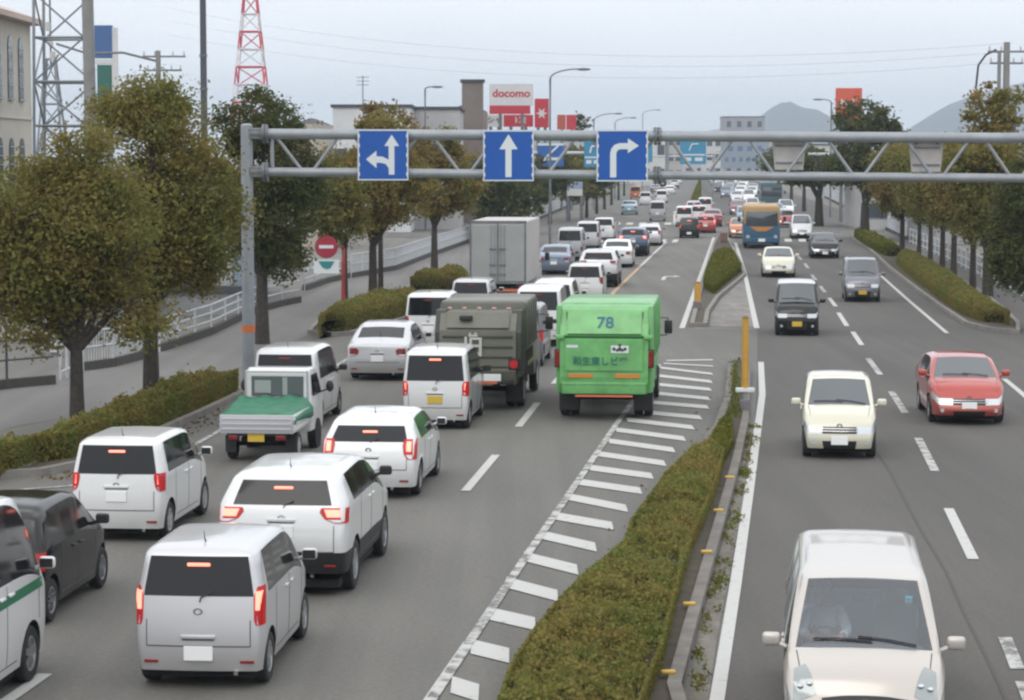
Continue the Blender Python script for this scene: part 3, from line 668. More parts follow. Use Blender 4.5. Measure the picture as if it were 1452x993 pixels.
def ground_material(name, c1, c2, c3, s1=.35, s2=14):
    m = bpy.data.materials.new(name); m.use_nodes = True; n = m.node_tree; b = n.nodes['Principled BSDF']; b.inputs['Roughness'].default_value = .85
    t = n.nodes.new('ShaderNodeTexCoord'); mp_ = n.nodes.new('ShaderNodeMapping'); mp_.inputs['Scale'].default_value = (1.0, .22, 1); mp_.inputs['Rotation'].default_value = (0, 0, R(6))
    n.links.new(t.outputs['Object'], mp_.inputs[0])
    a = n.nodes.new('ShaderNodeTexNoise'); a.inputs['Scale'].default_value = s1; a.inputs['Detail'].default_value = 8; a.inputs['Roughness'].default_value = .6
    n.links.new(mp_.outputs[0], a.inputs['Vector'])
    r = n.nodes.new('ShaderNodeValToRGB'); r.color_ramp.elements[0].position = .32; r.color_ramp.elements[1].position = .68
    r.color_ramp.elements[0].color = (*c1, 1); r.color_ramp.elements[1].color = (*c2, 1); n.links.new(a.outputs['Fac'], r.inputs[0])
    f = n.nodes.new('ShaderNodeTexNoise'); f.inputs['Scale'].default_value = s2; f.inputs['Detail'].default_value = 8; f.inputs['Roughness'].default_value = .75
    n.links.new(t.outputs['Object'], f.inputs['Vector'])
    r2 = n.nodes.new('ShaderNodeMapRange'); r2.inputs[1].default_value = .3; r2.inputs[2].default_value = .7; r2.inputs[3].default_value = .74; r2.inputs[4].default_value = 1.26
    n.links.new(f.outputs['Fac'], r2.inputs[0])
    v = n.nodes.new('ShaderNodeVectorMath'); v.operation = 'SCALE'; n.links.new(r.outputs[0], v.inputs[0]); n.links.new(r2.outputs[0], v.inputs[3])
    # wheel-polished streaks along the lanes and dark drips of oil
    m3 = n.nodes.new('ShaderNodeMapping'); m3.inputs['Rotation'].default_value = (0, 0, R(5.5)); m3.inputs['Scale'].default_value = (1.5, .018, 1); n.links.new(t.outputs['Object'], m3.inputs[0])
    s3 = n.nodes.new('ShaderNodeTexNoise'); s3.inputs['Scale'].default_value = 1.0; s3.inputs['Detail'].default_value = 4; n.links.new(m3.outputs[0], s3.inputs['Vector'])
    q3 = n.nodes.new('ShaderNodeMapRange'); q3.inputs[1].default_value = .35; q3.inputs[2].default_value = .65; q3.inputs[3].default_value = .90; q3.inputs[4].default_value = 1.08; n.links.new(s3.outputs['Fac'], q3.inputs[0])
    m4 = n.nodes.new('ShaderNodeMapping'); m4.inputs['Scale'].default_value = (1.0, .45, 1); n.links.new(t.outputs['Object'], m4.inputs[0])
    s4 = n.nodes.new('ShaderNodeTexNoise'); s4.inputs['Scale'].default_value = 1.6; s4.inputs['Detail'].default_value = 5; s4.inputs['Roughness'].default_value = .7; n.links.new(m4.outputs[0], s4.inputs['Vector'])
    q4 = n.nodes.new('ShaderNodeMapRange'); q4.inputs[1].default_value = .24; q4.inputs[2].default_value = .38; q4.inputs[3].default_value = .78; q4.inputs[4].default_value = 1.0; n.links.new(s4.outputs['Fac'], q4.inputs[0])
    mm1 = n.nodes.new('ShaderNodeMath'); mm1.operation = 'MULTIPLY'; n.links.new(q3.outputs[0], mm1.inputs[0]); n.links.new(q4.outputs[0], mm1.inputs[1])
    v2 = n.nodes.new('ShaderNodeVectorMath'); v2.operation = 'SCALE'; n.links.new(v.outputs[0], v2.inputs[0]); n.links.new(mm1.outputs[0], v2.inputs[3])
    n.links.new(v2.outputs[0], b.inputs['Base Color'])
    bp = n.nodes.new('ShaderNodeBump'); bp.inputs['Strength'].default_value = .25; bp.inputs['Distance'].default_value = .01
    n.links.new(f.outputs['Fac'], bp.inputs['Height']); n.links.new(bp.outputs[0], b.inputs['Normal'])
    return m
ASPH = ground_material('asphalt', (.118, .114, .103), (.154, .148, .134), None)
ASPH2 = ground_material('side_asphalt', (.135, .128, .122), (.175, .168, .158), None, .5)
PATCH = ground_material('asphalt_repair', (.092, .091, .088), (.118, .116, .111), None, .8)
PAVE = ground_material('paving', (.15, .14, .125), (.21, .20, .185), None, 1.2, 6)
EARTH = ground_material('far_ground', (.14, .135, .12), (.20, .19, .17), None, .02, .5)

b = MB(); b.add([(-3600, -300, -.02), (3600, -300, -.02), (3600, 5600, -.02), (-3600, 5600, -.02)], [(0, 1, 2, 3)])
struct(b.build('ground', EARTH))
# the main road follows the photograph's curve: centre line x for each distance
RX = ([-40, 0, 60, 161, 254, 460, 760, 1400], [-4.0, -1.0, 5.0, 14.6, 21.0, 36.0, 58.0, 105.0])
def cx(y): return interp(y, *RX)
ys_ = [-40, 0, 30, 60, 100, 140, 180, 230, 300, 400, 500, 700, 1000, 1400]
road_poly = [(cx(y) - 24 + (3 if y > 120 else 0), y) for y in ys_] + [(cx(y) + 15.5, y) for y in ys_[::-1]]
sheet('road', road_poly, 0, ASPH)
ASPHR = ground_material('dark_asphalt', (.078, .0735, .067), (.100, .094, .086), None)
right_poly = [G(1000, 1300), G(1010, 1040), G(1040, 830), G(1058, 700), G(1070, 600), G(1074, 520), G(1074, 470), G(1060, 400), G(1046, 352)] + [Vector((cx(y) + 1.2, y)) for y in (180, 230, 320, 460, 700, 1400)] + [Vector((cx(y) + 15.4, y)) for y in ys_[::-1]]
sheet('road', [(p[0], p[1]) for p in right_poly], .003, ASPHR)
# side streets: left at the near junction, right at the near junction, crossing street far away
sheet('side_street', [(8 + 0, 84), (-80, 96), (-80, 84), (-12, 74)], .004, ASPH2) if False else None
sheet('side_street', [(cx(70) + 12, 66), (90, 60), (90, 78), (cx(82) + 12, 86)], .006, ASPH2)
sheet('crossing_street', [(-160, 176), (200, 170), (200, 196), (-160, 204)], .005, ASPH)
# frontage street on the left behind the planting strip
fr = [G(-60, 640), G(15, 607), G(110, 590), G(215, 553), G(340, 522), G(430, 478), G(470, 460), G(560, 418), G(650, 383), G(735, 330), G(800, 296)]
fb = [G(-60, 560), G(15, 552), G(120, 520), G(230, 497), G(335, 455), G(410, 430), G(500, 393), G(560, 381), G(650, 348), G(730, 315), G(790, 290)]
sheet('frontage_street', [(p.x, p.y) for p in fr] + [(p.x, p.y) for p in fb[::-1]], .007, ASPH2)

def line(pts, wd, z=.014, m=PAINTW, name='lane_line', jit=0.0):
    """painted stripe through ground points (world xy)"""
    pts = [Vector((p[0], p[1], 0)) for p in pts]; b = MB(); vs = []
    for i, p in enumerate(pts):
        d = (pts[min(i + 1, len(pts) - 1)] - pts[max(i - 1, 0)]).normalized(); s = Vector((d.y, -d.x, 0)) * wd / 2
        vs += [(p.x - s.x, p.y - s.y, z), (p.x + s.x, p.y + s.y, z)]
    b.add(vs, [(2 * i, 2 * i + 1, 2 * i + 3, 2 * i + 2) for i in range(len(pts) - 1)])
    return struct(b.build(name, m))
def pl(pts): return [G(*p) for p in pts]
# worn paint: holes in the coat where asphalt shows through
def worn(name, col, cut=.36, sc_=3.0):
    m = mat(name, col, .75); n = m.node_tree; b = n.nodes['Principled BSDF']
    t = n.nodes.new('ShaderNodeTexCoord'); z = n.nodes.new('ShaderNodeTexNoise'); z.inputs['Scale'].default_value = sc_; z.inputs['Detail'].default_value = 10; z.inputs['Roughness'].default_value = .8
    n.links.new(t.outputs['Object'], z.inputs['Vector']); r = n.nodes.new('ShaderNodeValToRGB')
    r.color_ramp.elements[0].position = cut; r.color_ramp.elements[0].color = (.15, .147, .14, 1); r.color_ramp.elements[1].position = cut + .10; r.color_ramp.elements[1].color = (*col, 1)
    n.links.new(z.outputs['Fac'], r.inputs[0]); n.links.new(r.outputs[0], b.inputs['Base Color']); return m
WORN = worn('worn_road_paint', (.50, .50, .48), .33, 5.0); WORN2 = worn('faded_road_paint', (.48, .48, .46), .44); WORNO = worn('worn_orange_paint', (.50, .33, .18), .40)
# lane lines, left carriageway
line(pl([(660, 697), (703, 646)]), .17, m=WORN); line(pl([(735, 606), (762, 572)]), .17, m=WORN)
line(pl([(-20, 1013), (20, 988), (64, 957)]), .17, m=WORN)
line(pl([(785, 545), (806, 520)]), .16, m=WORN); line(pl([(822, 500), (838, 481)]), .16, m=WORN)
line(pl([(-60, 1110), (-24, 1080)]), .17, m=WORN)
line(pl([(855, 436), (870, 415), (908, 378)]), .17, m=WORNO); line(pl([(908, 378), (945, 343)]), .16, m=WORN)
line(pl([(-40, 712), (15, 696), (100, 690), (180, 674), (277, 631), (309, 613), (400, 565)]), .12, m=WORN2)
line(pl([(400, 565), (470, 524), (520, 492)]), .12, m=WORN2)
line(pl([(560, 480), (640, 430), (700, 395), (760, 355)]), .12, m=WORN2)
# gore marking
st_ = [((836, 664), (925, 676)), ((819, 684), (909, 697)), ((804, 705), (889, 722)), ((784, 732), (869, 747)), ((766, 759), (845, 777)), ((743, 790), (819, 809)), ((718, 827), (791, 846)),
       ((693, 871), (759, 886)), ((668, 918), (722, 931)), ((640, 972), (679, 984)), ((846, 644), (943, 658)), ((863, 626), (956, 639)), ((873, 610), (971, 623)), ((889, 596), (983, 607)), ((901, 584), (994, 593)),
       ((908, 570), (1004, 578)), ((916, 557), (1006, 566)), ((924, 545), (1008, 553)), ((930, 533), (1009, 542)), ((936, 522), (1010, 531)), ((941, 516), (1011, 520)), ((945, 512), (1011, 511))]
bm_ = MB()
for a_, c_ in st_:
    y0 = (a_[1] + c_[1]) / 2; ppm = (y0 - 222) / 6.0
    a, c = G(*a_), G(*c_)
    hwid = .62 if y0 > 530 else (.5 if y0 > 522 else .28)
    d = Vector((0, hwid / 2 * 1.35, 0))
    bm_.add([(a.x, a.y - d.y, .014), (c.x, c.y - d.y, .014), (c.x, c.y + d.y, .014), (a.x, a.y + d.y, .014)], [(0, 1, 2, 3)])
struct(bm_.build('gore_stripes', WORN))
line(pl([(602, 1008), (660, 921), (743, 795), (819, 684), (873, 604), (935, 518)]), .13, z=.019, m=WORN2, name='gore_edge_line')
line(pl([(594, 1010), (610, 986), (661, 912)]), .07, m=WORN, name='gore_edge_line')
# island lines
line(pl([(967, 466), (1008, 350), (1012, 337)]), .20, m=WORN); line(pl([(1073, 466), (1056, 388), (1043, 345)]), .20, m=WORN)
line(pl([(985, 466), (1068, 466)]), .14, m=WORN2)
# white line right of the median
line(pl([(1005, 1060), (1018, 985), (1043, 830), (1062, 700), (1073, 620), (1081, 560), (1079, 514)]), .165, m=WORN)
# right carriageway dashes
for a_, c_ in [((1425, 905), (1443, 950)), ((1345, 722), (1380, 794)), ((1302, 622), (1326, 669)), ((1264, 556), (1284, 587)), ((1231, 509), (1248, 532)), ((1209, 471), (1222, 490)), ((1189, 444), (1201, 463)), ((1176, 423), (1185, 435)), ((1163, 406), (1170, 415)), ((1151, 390), (1157, 398)), ((1141, 374), (1146, 381)), ((1132, 364), (1136, 369)), ((1450, 968), (1475, 1030))]:
    line(pl([a_, c_]), .17, m=WORN if a_[1] in (722, 471, 444, 423) else WORN2)
line(pl([(1243, 386), (1290, 428), (1343, 473)]), .15, m=WORN); line(pl([(1424, 538), (1446, 556), (1480, 586)]), .15, m=WORN)
# crossings by the far junction
for x in (832, 850, 868, 886, 904, 922, 939, 956): line(pl([(x, 344), (x + 3, 340)]), .38, m=WORN, name='crossing_bar')
for x in (1118, 1138, 1158): line(pl([(x, 343), (x - 1, 339)]), .5, m=WORN, name='crossing_bar')
for x in (874, 892, 910, 928, 946, 960): line(pl([(x, 319), (x + 2, 316)]), .6, m=WORN, name='crossing_bar')
line(pl([(957, 318), (957, 300)]), .3, m=WORN)
# right turn arrow beyond the refuse truck
def arrow_pts(kind):
    if kind == 'right':
        th = .16
        return [(-.55, -1), (-.55, .1), (-.50, .32), (-.36, .5), (-.12, .58), (.25, .58), (.25, .80), (.75, .46), (.25, .12), (.25, .30), (-.1, .30), (-.22, .24), (-.27, .12), (-.27, -1)]
    if kind == 'up': return [(-.14, -1), (-.14, .30), (-.42, .30), (0, 1), (.42, .30), (.14, .30), (.14, -1)]
    if kind == 'leftup': return [(.26, -.92), (.26, -.62), (.12, -.42), (-.12, -.36), (-.30, -.36), (-.30, -.62), (-.78, -.20), (-.30, .20), (-.30, -.06), (-.02, -.08), (.26, -.22), (.26, .42), (.06, .42), (.40, .95), (.74, .42), (.52, .42), (.52, -.92)]
g0 = G(950, 394); a = math.atan(.09)
sheet('turn_arrow', [(g0.x + x * .7 * math.cos(a) + y * 2.4 * math.sin(a), g0.y - x * .7 * math.sin(a) + y * 2.4 * math.cos(a)) for x, y in arrow_pts('right')], .014, WORN)
# cracks, tar seams and repairs
CRK = mat('tar_seam', (.055, .052, .048), .7)
line(pl([(1240, 636), (1262, 668), (1286, 715), (1306, 752), (1342, 812), (1368, 872), (1400, 935), (1430, 1000)]), .042, .010, CRK, 'road_seam')
# ---------------------------------------------------------------- median
KERBL = mat('kerb_stone', (.22, .205, .185), .9, var=.25, vscale=2.2, bump=.2)
def kerbed(name, poly, h=.15, top=SOIL, kw=.16, km=None):
    """raised bed: a kerb ring with a lower soil surface inside"""
    p = [Vector((q[0], q[1])) for q in poly]; n = len(p)
    ar = sum(p[i].x * p[(i + 1) % n].y - p[(i + 1) % n].x * p[i].y for i in range(n))
    if ar < 0: p = p[::-1]
    inn = []
    for i in range(n):
        a = (p[i] - p[i - 1]).normalized(); c = (p[(i + 1) % n] - p[i]).normalized()
        na, nc = Vector((-a.y, a.x)), Vector((-c.y, c.x)); m_ = (na + nc); m_ = m_.normalized() / max(.5, m_.normalized().dot(na)); inn.append(p[i] + m_ * kw)
    b = MB(); vs = []
    for q in p: vs.append((q.x, q.y, -.01))
    for q in p: vs.append((q.x, q.y, h))
    for q in inn: vs.append((q.x, q.y, h))
    for q in inn: vs.append((q.x, q.y, h - .06))
    fs = []
    for i in range(n):
        j = (i + 1) % n
        for l in range(3): fs.append((l * n + i, l * n + j, (l + 1) * n + j, (l + 1) * n + i))
    b.add(vs, fs); k = struct(b.build(name, km or KERBL))
    sheet('planting_bed', [(q.x, q.y) for q in inn], h - .05, top)
    return inn
med = [(1000, 1100), (948, 1100), (700, 1100), (722, 1000), (800, 905), (850, 838), (886, 793), (905, 762), (945, 700), (985, 648), (1012, 611), (1028, 570), (1032, 524), (1040, 512), (1056, 512), (1064, 530), (1062, 600), (1050, 660), (1040, 700), (1012, 806), (987, 900), (966, 985)]
MEDW = [G(*p) for p in med]
KERBD = mat('weathered_kerb', (.165, .152, .135), .9, var=.3, vscale=2.2, bump=.2)
kerbed('median_kerb', [(p.x, p.y) for p in MEDW], .14, km=KERBD)
# gutter strip with weeds between the kerb and the white line
sheet('gutter_strip', pl([(972, 1010), (990, 900), (1015, 806), (1043, 700), (1053, 655), (1066, 600), (1075, 600), (1056, 700), (1036, 806), (1018, 900), (1002, 1010)]), .012, ground_material('gutter', (.10, .09, .07), (.20, .185, .16), None, 2.5, 6))
isl = [(978, 464), (988, 424), (998, 392), (1006, 362), (1013, 342), (1020, 336), (1034, 340), (1040, 352), (1052, 375), (1058, 392), (1020, 424), (1006, 445), (1003, 464)]
kerbed('island_kerb', [(G(*p).x, G(*p).y) for p in isl], .15)
sheet('island_paving', pl([(1006, 464), (1008, 446), (1022, 425), (1052, 398), (1058, 410), (1069, 464)]), .012, ground_material('island_paving', (.16, .145, .135), (.24, .225, .21), None, 2.0, 5))
isl2 = [(978, 300), (984, 270), (990, 255), (996, 255), (996, 272), (990, 300)]
kerbed('island_kerb', [(G(*p).x, G(*p).y) for p in isl2], .15)

# yellow marker studs along the median kerb
rp = [(1032, 678), (1016, 725), (999, 784), (974, 858), (944, 955)]
studmat = mat('yellow_stud', (.60, .38, .05), .5)
for i, (x, y) in enumerate(rp):
    g_ = G(x, y, .14); b = MB(); b.bbox((0, 0, .018), (.17, .09, .045), .02)
    o = b.build('road_stud', studmat, smooth=True); o.location = (g_.x + .03, g_.y, .139)
    tag(o, ['yellow stud on the median kerb, farthest from the viewer of five', 'yellow stud on the median kerb, second farthest of five', 'yellow stud on the median kerb, the middle one of five', 'yellow stud on the median kerb, second nearest of five', 'yellow stud on the median kerb, nearest the bottom of the photo'][i], 'road stud', 'yellow studs along the median kerb')

# ---------------------------------------------------------------- foliage
def leaf_mesh(name, centers, size, m, rng, parent=None, flat=.0, jit=.35, up=0.0):
    n = len(centers); c = np.asarray(centers)
    a = rng.normal(size=(n, 3)); a[:, 2] *= (1 - flat); a /= np.linalg.norm(a, axis=1)[:, None]
    b_ = rng.normal(size=(n, 3)); b_ -= (b_ * a).sum(1)[:, None] * a; b_ /= np.linalg.norm(b_, axis=1)[:, None]
    s = size * (1 + jit * rng.uniform(-1, 1, n))[:, None]
    v = np.stack([c - a * s * .62, c - b_ * s * .36 + a * s * .05, c + a * s * .62, c + b_ * s * .36 + a * s * .05], 1).reshape(-1, 3)
    me = bpy.data.meshes.new(name); me.vertices.add(4 * n); me.vertices.foreach_set('co', v.ravel())
    me.loops.add(4 * n); me.loops.foreach_set('vertex_index', np.arange(4 * n, dtype=np.int32))
    me.polygons.add(n); me.polygons.foreach_set('loop_start', np.arange(0, 4 * n, 4, dtype=np.int32)); me.polygons.foreach_set('loop_total', np.full(n, 4, dtype=np.int32))
    me.update(); me.validate(); me.materials.append(m)
    o = bpy.data.objects.new(name, me); COL.objects.link(o)
    if parent: o.parent = parent
    return o
def inside(poly, x, y):
    n = len(poly); r = np.zeros(len(x), bool); j = n - 1
    for i in range(n):
        xi, yi, xj, yj = poly[i][0], poly[i][1], poly[j][0], poly[j][1]
        c = ((yi > y) != (yj > y)) & (x < (xj - xi) * (y - yi) / (yj - yi + 1e-12) + xi); r ^= c; j = i
    return r
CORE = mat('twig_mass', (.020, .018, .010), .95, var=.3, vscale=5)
def hedge(poly, h, dens, leaf, m, seed, label, group, name='hedge', z0=.09, cat='hedge', lump=.26, kind=None, dips=()):
    rng = np.random.default_rng(seed); poly = [(p[0], p[1]) for p in poly]
    xs, ys = [p[0] for p in poly], [p[1] for p in poly]
    mxc, myc = sum(xs) / len(xs), sum(ys) / len(ys)
    area = abs(sum(poly[i][0] * poly[(i + 1) % len(poly)][1] - poly[(i + 1) % len(poly)][0] * poly[i][1] for i in range(len(poly)))) / 2
    n = int(area * dens * 1.0); k = int(n * 3 * max(1, (max(xs) - min(xs)) * (max(ys) - min(ys)) / max(area, .1) / 2))
    k = min(k, 900000)
    X = rng.uniform(min(xs), max(xs), k); Y = rng.uniform(min(ys), max(ys), k); ok = inside(poly, X, Y); X, Y = X[ok][:n], Y[ok][:n]
    def hh(x, y): return h * (1 + lump * noise.noise(Vector((x * 1.3, y * 1.0, seed))) + lump * .7 * noise.noise(Vector((x * 4, y * 3.2, seed + 5))))
    # distance to the edge rounds the shoulders
    E = np.full(len(X), 9.0)
    for i in range(len(poly)):
        a, c = np.array(poly[i]), np.array(poly[(i + 1) % len(poly)]); d = c - a; L_ = max(d @ d, 1e-9)
        t = np.clip(((X - a[0]) * d[0] + (Y - a[1]) * d[1]) / L_, 0, 1); E = np.minimum(E, np.hypot(X - a[0] - t * d[0], Y - a[1] - t * d[1]))
    H = np.array([hh(x, y) for x, y in zip(X, Y)]); sh = 1 - .45 * np.clip(1 - E / .28, 0, 1) ** 2
    bare = np.array([noise.noise(Vector((x * 1.7, y * 1.1, seed + 9))) for x, y in zip(X, Y)])
    Z = z0 + H * sh + rng.normal(0, .035, len(X)) - rng.exponential(.05, len(X)) - np.clip(-bare - .22, 0, 1) * .5 * h
    for (dx_, dy_, rx_, ry_, dp_) in dips: Z -= h * dp_ * np.exp(-((X - dx_) / rx_) ** 2 - ((Y - dy_) / ry_) ** 2)
    shoot = rng.uniform(size=len(X)) < .03; Z[shoot] += rng.exponential(.05, shoot.sum())
    pts = [np.stack([X, Y, Z], 1)]
    for i in range(len(poly)):
        a, c = np.array(poly[i]), np.array(poly[(i + 1) % len(poly)]); l = np.hypot(*(c - a)); q = int(l * h * dens * .9)
        if q < 1: continue
        t = rng.uniform(0, 1, q); zz = rng.uniform(0, h * .85, q); xx = a[0] + (c[0] - a[0]) * t; yy = a[1] + (c[1] - a[1]) * t
        dx, dy = mxc - xx, myc - yy; dd = np.hypot(dx, dy) + 1e-6; inset = rng.uniform(-.03, .10, q)
        pts.append(np.stack([xx + dx / dd * inset, yy + dy / dd * inset, z0 + zz], 1))
    root = leaf_mesh(name, np.concatenate(pts), leaf, m, rng)
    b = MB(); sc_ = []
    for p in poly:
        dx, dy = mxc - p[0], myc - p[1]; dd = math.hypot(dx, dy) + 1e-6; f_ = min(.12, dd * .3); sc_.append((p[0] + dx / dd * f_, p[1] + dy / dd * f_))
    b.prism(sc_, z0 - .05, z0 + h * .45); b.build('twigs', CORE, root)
    if kind: root['kind'] = kind
    return tag(root, label, cat, group)
def wpoly(front, back, zb): return [G(*p) for p in front] + [G(p[0], p[1], zb) for p in back[::-1]]

# planting strips on the left
p1f = [(-60, 682), (60, 676), (118, 664), (205, 628), (290, 590), (344, 564), (375, 546)]
p1b = [(-60, 633), (15, 612), (112, 588), (212, 555), (320, 527), (372, 505)]
p1b = [G(p[0], p[1], .75) for p in [(-60, 632), (20, 620), (100, 592), (200, 552), (262, 528), (334, 520), (368, 505)]]
kerbed('kerb', [(p.x, p.y) for p in pl(p1f)] + [(p.x - .12, p.y + .25) for p in p1b[::-1]], .15)
h1 = wpoly([(-60, 674), (20, 669), (100, 657), (200, 622), (290, 582), (338, 560)], [(-60, 632), (20, 620), (100, 592), (200, 552), (262, 528), (334, 520)], .75)
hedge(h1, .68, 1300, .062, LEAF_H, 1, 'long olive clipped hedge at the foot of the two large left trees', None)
p2f = [(436, 474), (470, 478), (500, 476), (560, 460), (602, 446)]; p2b = [(446, 462), (470, 446), (520, 430), (600, 418)]
kerbed('kerb', [(p.x, p.y) for p in pl(p2f)] + [(p.x, p.y) for p in pl(p2b)[::-1]], .15)
h2 = wpoly([(456, 474), (490, 474), (560, 457), (596, 446)], [(452, 452), (470, 436), (520, 420), (592, 414)], .7)
hedge(h2, .78, 700, .075, LEAF_H, 2, 'rounded olive hedge around the red signpost and a leaning trunk', None)
p3f = [(578, 421), (600, 424), (668, 420)]; p3b = [(584, 408), (668, 398)]
kerbed('kerb', [(p.x, p.y) for p in pl(p3f)] + [(p.x, p.y) for p in pl(p3b)[::-1]], .15)
h3 = wpoly([(584, 420), (610, 421), (664, 418)], [(582, 394), (600, 386), (660, 384)], .8)
hedge(h3, .88, 520, .085, LEAF_H, 3, 'short round-ended hedge left of the silver box truck', None)
# median hedge in two lumps
m1 = pl([(700, 1060), (726, 985), (759, 932), (789, 893), (826, 853), (859, 826), (886, 800), (895, 770), (921, 733), (946, 696), (975, 668), (1008, 648), (1026, 662), (1014, 709), (998, 752), (978, 792), (966, 836), (955, 880), (938, 955), (926, 985), (900, 1060)])
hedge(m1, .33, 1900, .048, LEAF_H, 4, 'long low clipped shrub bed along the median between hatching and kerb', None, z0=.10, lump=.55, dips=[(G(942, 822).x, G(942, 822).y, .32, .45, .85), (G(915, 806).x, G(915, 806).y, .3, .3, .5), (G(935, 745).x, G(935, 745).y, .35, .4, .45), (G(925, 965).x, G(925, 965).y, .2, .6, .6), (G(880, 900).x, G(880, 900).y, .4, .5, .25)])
m3 = pl([(1000, 655), (1022, 614), (1036, 600), (1038, 640), (1022, 672)])
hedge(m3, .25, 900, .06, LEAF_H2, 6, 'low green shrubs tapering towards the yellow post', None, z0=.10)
i1 = pl([(998, 412), (1002, 394), (1010, 372), (1022, 366), (1040, 368), (1050, 388), (1030, 404), (1012, 420)])
hedge(i1, .50, 420, .08, LEAF_H2, 7, 'bright green mound of shrubs on the small traffic island', None, z0=.10, lump=.3)
i2 = pl([(981, 292), (987, 272), (991, 262), (994, 262), (993, 280), (989, 294)])
hedge(i2, .9, 60, .22, LEAF_H2, 8, 'olive shrubs on the far narrow median island', None, z0=.10)
# right planting strip
p4f = [(1446, 474), (1400, 470), (1368, 462), (1335, 440), (1300, 414), (1262, 384), (1228, 352), (1205, 338)]
p4b = [(1446, 462), (1432, 448), (1405, 425), (1352, 392), (1300, 363), (1262, 342), (1228, 330)]
kerbed('kerb', [(p.x, p.y) for p in pl(p4f + [])] + [(p.x, p.y) for p in pl(p4b)[::-1]], .15)
h4 = wpoly([(1428, 462), (1395, 461), (1364, 450), (1330, 426), (1292, 396), (1272, 378)], [(1432, 438), (1400, 420), (1350, 384), (1300, 357), (1282, 350)], .7)
hedge(h4, .62, 560, .075, LEAF_H, 9, 'olive hedge curving along the right kerb under the tree row', None)
h5 = wpoly([(1258, 366), (1232, 354), (1212, 340)], [(1276, 349), (1240, 331), (1218, 326)], .7)
hedge(h5, .7, 200, .14, LEAF_H2, 10, 'small far hedge clump where the right kerb bends', None)
# weeds in the gutter and soil
rng = np.random.default_rng(11); W_ = []
gp = pl([(966, 985), (987, 900), (1012, 806), (1040, 700), (1052, 655), (1064, 600)])
for _ in range(150):
    t = rng.uniform(0, 5); i = int(t); q = gp[i].lerp(gp[min(i + 1, 5)], t - i); off = rng.uniform(.02, .22)
    if noise.noise(Vector((q.y * .9, 3, 0))) < -.05: continue
    for _ in range(22): W_.append((q.x + off + rng.normal(0, .035), q.y + rng.normal(0, .22), .015 + abs(rng.normal(0, .018))))
mp5 = pl([(1034, 600), (1036, 520), (1044, 516), (1046, 600)])
for _ in range(60):
    q = mp5[0].lerp(mp5[1], rng.uniform()); 
    for _ in range(25): W_.append((q.x + .12 + rng.normal(0, .06), q.y + rng.normal(0, .4), .13 + abs(rng.normal(0, .06))))
o = leaf_mesh('weeds', W_, .040, LEAF_H2, rng); o['kind'] = 'stuff'
# fallen leaves on the road margins
FL = []
for _ in range(110):
    t = rng.uniform(0, 1); yy = 560 + 440 * t
    q = G(interp(yy, [560, 600, 700, 790, 905, 1000], [1020, 1015, 930, 875, 795, 715]) + rng.normal(-6, 12), yy); FL.append((q.x, q.y, .02))
for _ in range(500):
    q = G(rng.uniform(60, 340), 0 + 600) if False else G(*(lambda t: (lerp(60, 345, t), lerp(682, 572, t)))(rng.uniform())); FL.append((q.x + rng.normal(.2, .25), q.y, .02))
o = leaf_mesh('fallen_leaves', FL, .06, mat('dry_leaves', island=[(.10, .06, .02), (.22, .13, .04), (.14, .10, .05)], rough=.8), rng, flat=.9); o['kind'] = 'stuff'

def tree(px, yb, H, crown, leafm, seed, label, group, nclump=220, per=70, leaf=.13, trunk=.16, fork=None, name='street_tree', lean=0.0, D=None, crad=.40, holes=.14):
    """crown: list of lobes (dx, dy, z, rx, ry, rz) in metres from the trunk base"""
    rng = np.random.default_rng(seed)
    g_ = G(px, yb) if D is None else Vector((P(px, 222, D).x, D, 0))
    root = thing(name, (g_.x, g_.y, .0), 0, label, 'tree', group)
    zl = min(l[2] - l[5] for l in crown); ztop = max(l[2] for l in crown)
    # trunk with limbs reaching into every lobe
    b = MB(); fz = fork if fork else zl + .2
    tp = [(0, 0, 0), (lean * .3, 0, fz * .5), (lean * .8, .02, fz)]
    b.tube([Vector(p) for p in tp], [trunk * 1.25, trunk, trunk * .85], 10)
    for l in crown:
        for q in range(2):
            e = Vector((l[0] + rng.normal(0, l[3] * .35), l[1] + rng.normal(0, l[4] * .35), l[2] + l[5] * rng.uniform(-.2, .6))); s = Vector((lean * .8, .02, fz - .08))
            m1_ = s.lerp(e, .35) + Vector((rng.normal(0, .12), rng.normal(0, .12), .25)); m2_ = s.lerp(e, .7) + Vector((rng.normal(0, .18), rng.normal(0, .18), .12))
            b.tube([s, m1_, m2_, e], [trunk * .62, trunk * .42, trunk * .26, trunk * .08], 7)
    b.build('trunk', BARK, root, smooth=True)
    vol = np.array([l[3] * l[4] * l[5] for l in crown]) ** (2 / 3); vol /= vol.sum(); C = []
    while len(C) < nclump:
        l = crown[rng.choice(len(crown), p=vol)]; d = rng.normal(size=3); d /= np.linalg.norm(d); r = rng.uniform(.30, 1) ** .45 * (rng.uniform(1.0, 1.22) if rng.uniform() < .14 else 1)
        p = np.array([l[0] + d[0] * l[3] * r, l[1] + d[1] * l[4] * r, l[2] + d[2] * l[5] * r])
        if noise.noise(Vector(p * .9 + seed * 3.1)) < -holes: continue
        C.append(p)
    C = np.array(C); cr_ = crad * rng.uniform(.45, 1.4, nclump)
    pts = np.repeat(C, per, 0) + rng.normal(size=(nclump * per, 3)) * np.repeat(cr_, per)[:, None] * np.array([.55, .55, .36])
    leaf_mesh('crown', pts, leaf, leafm, rng, root, flat=.25)
    return root
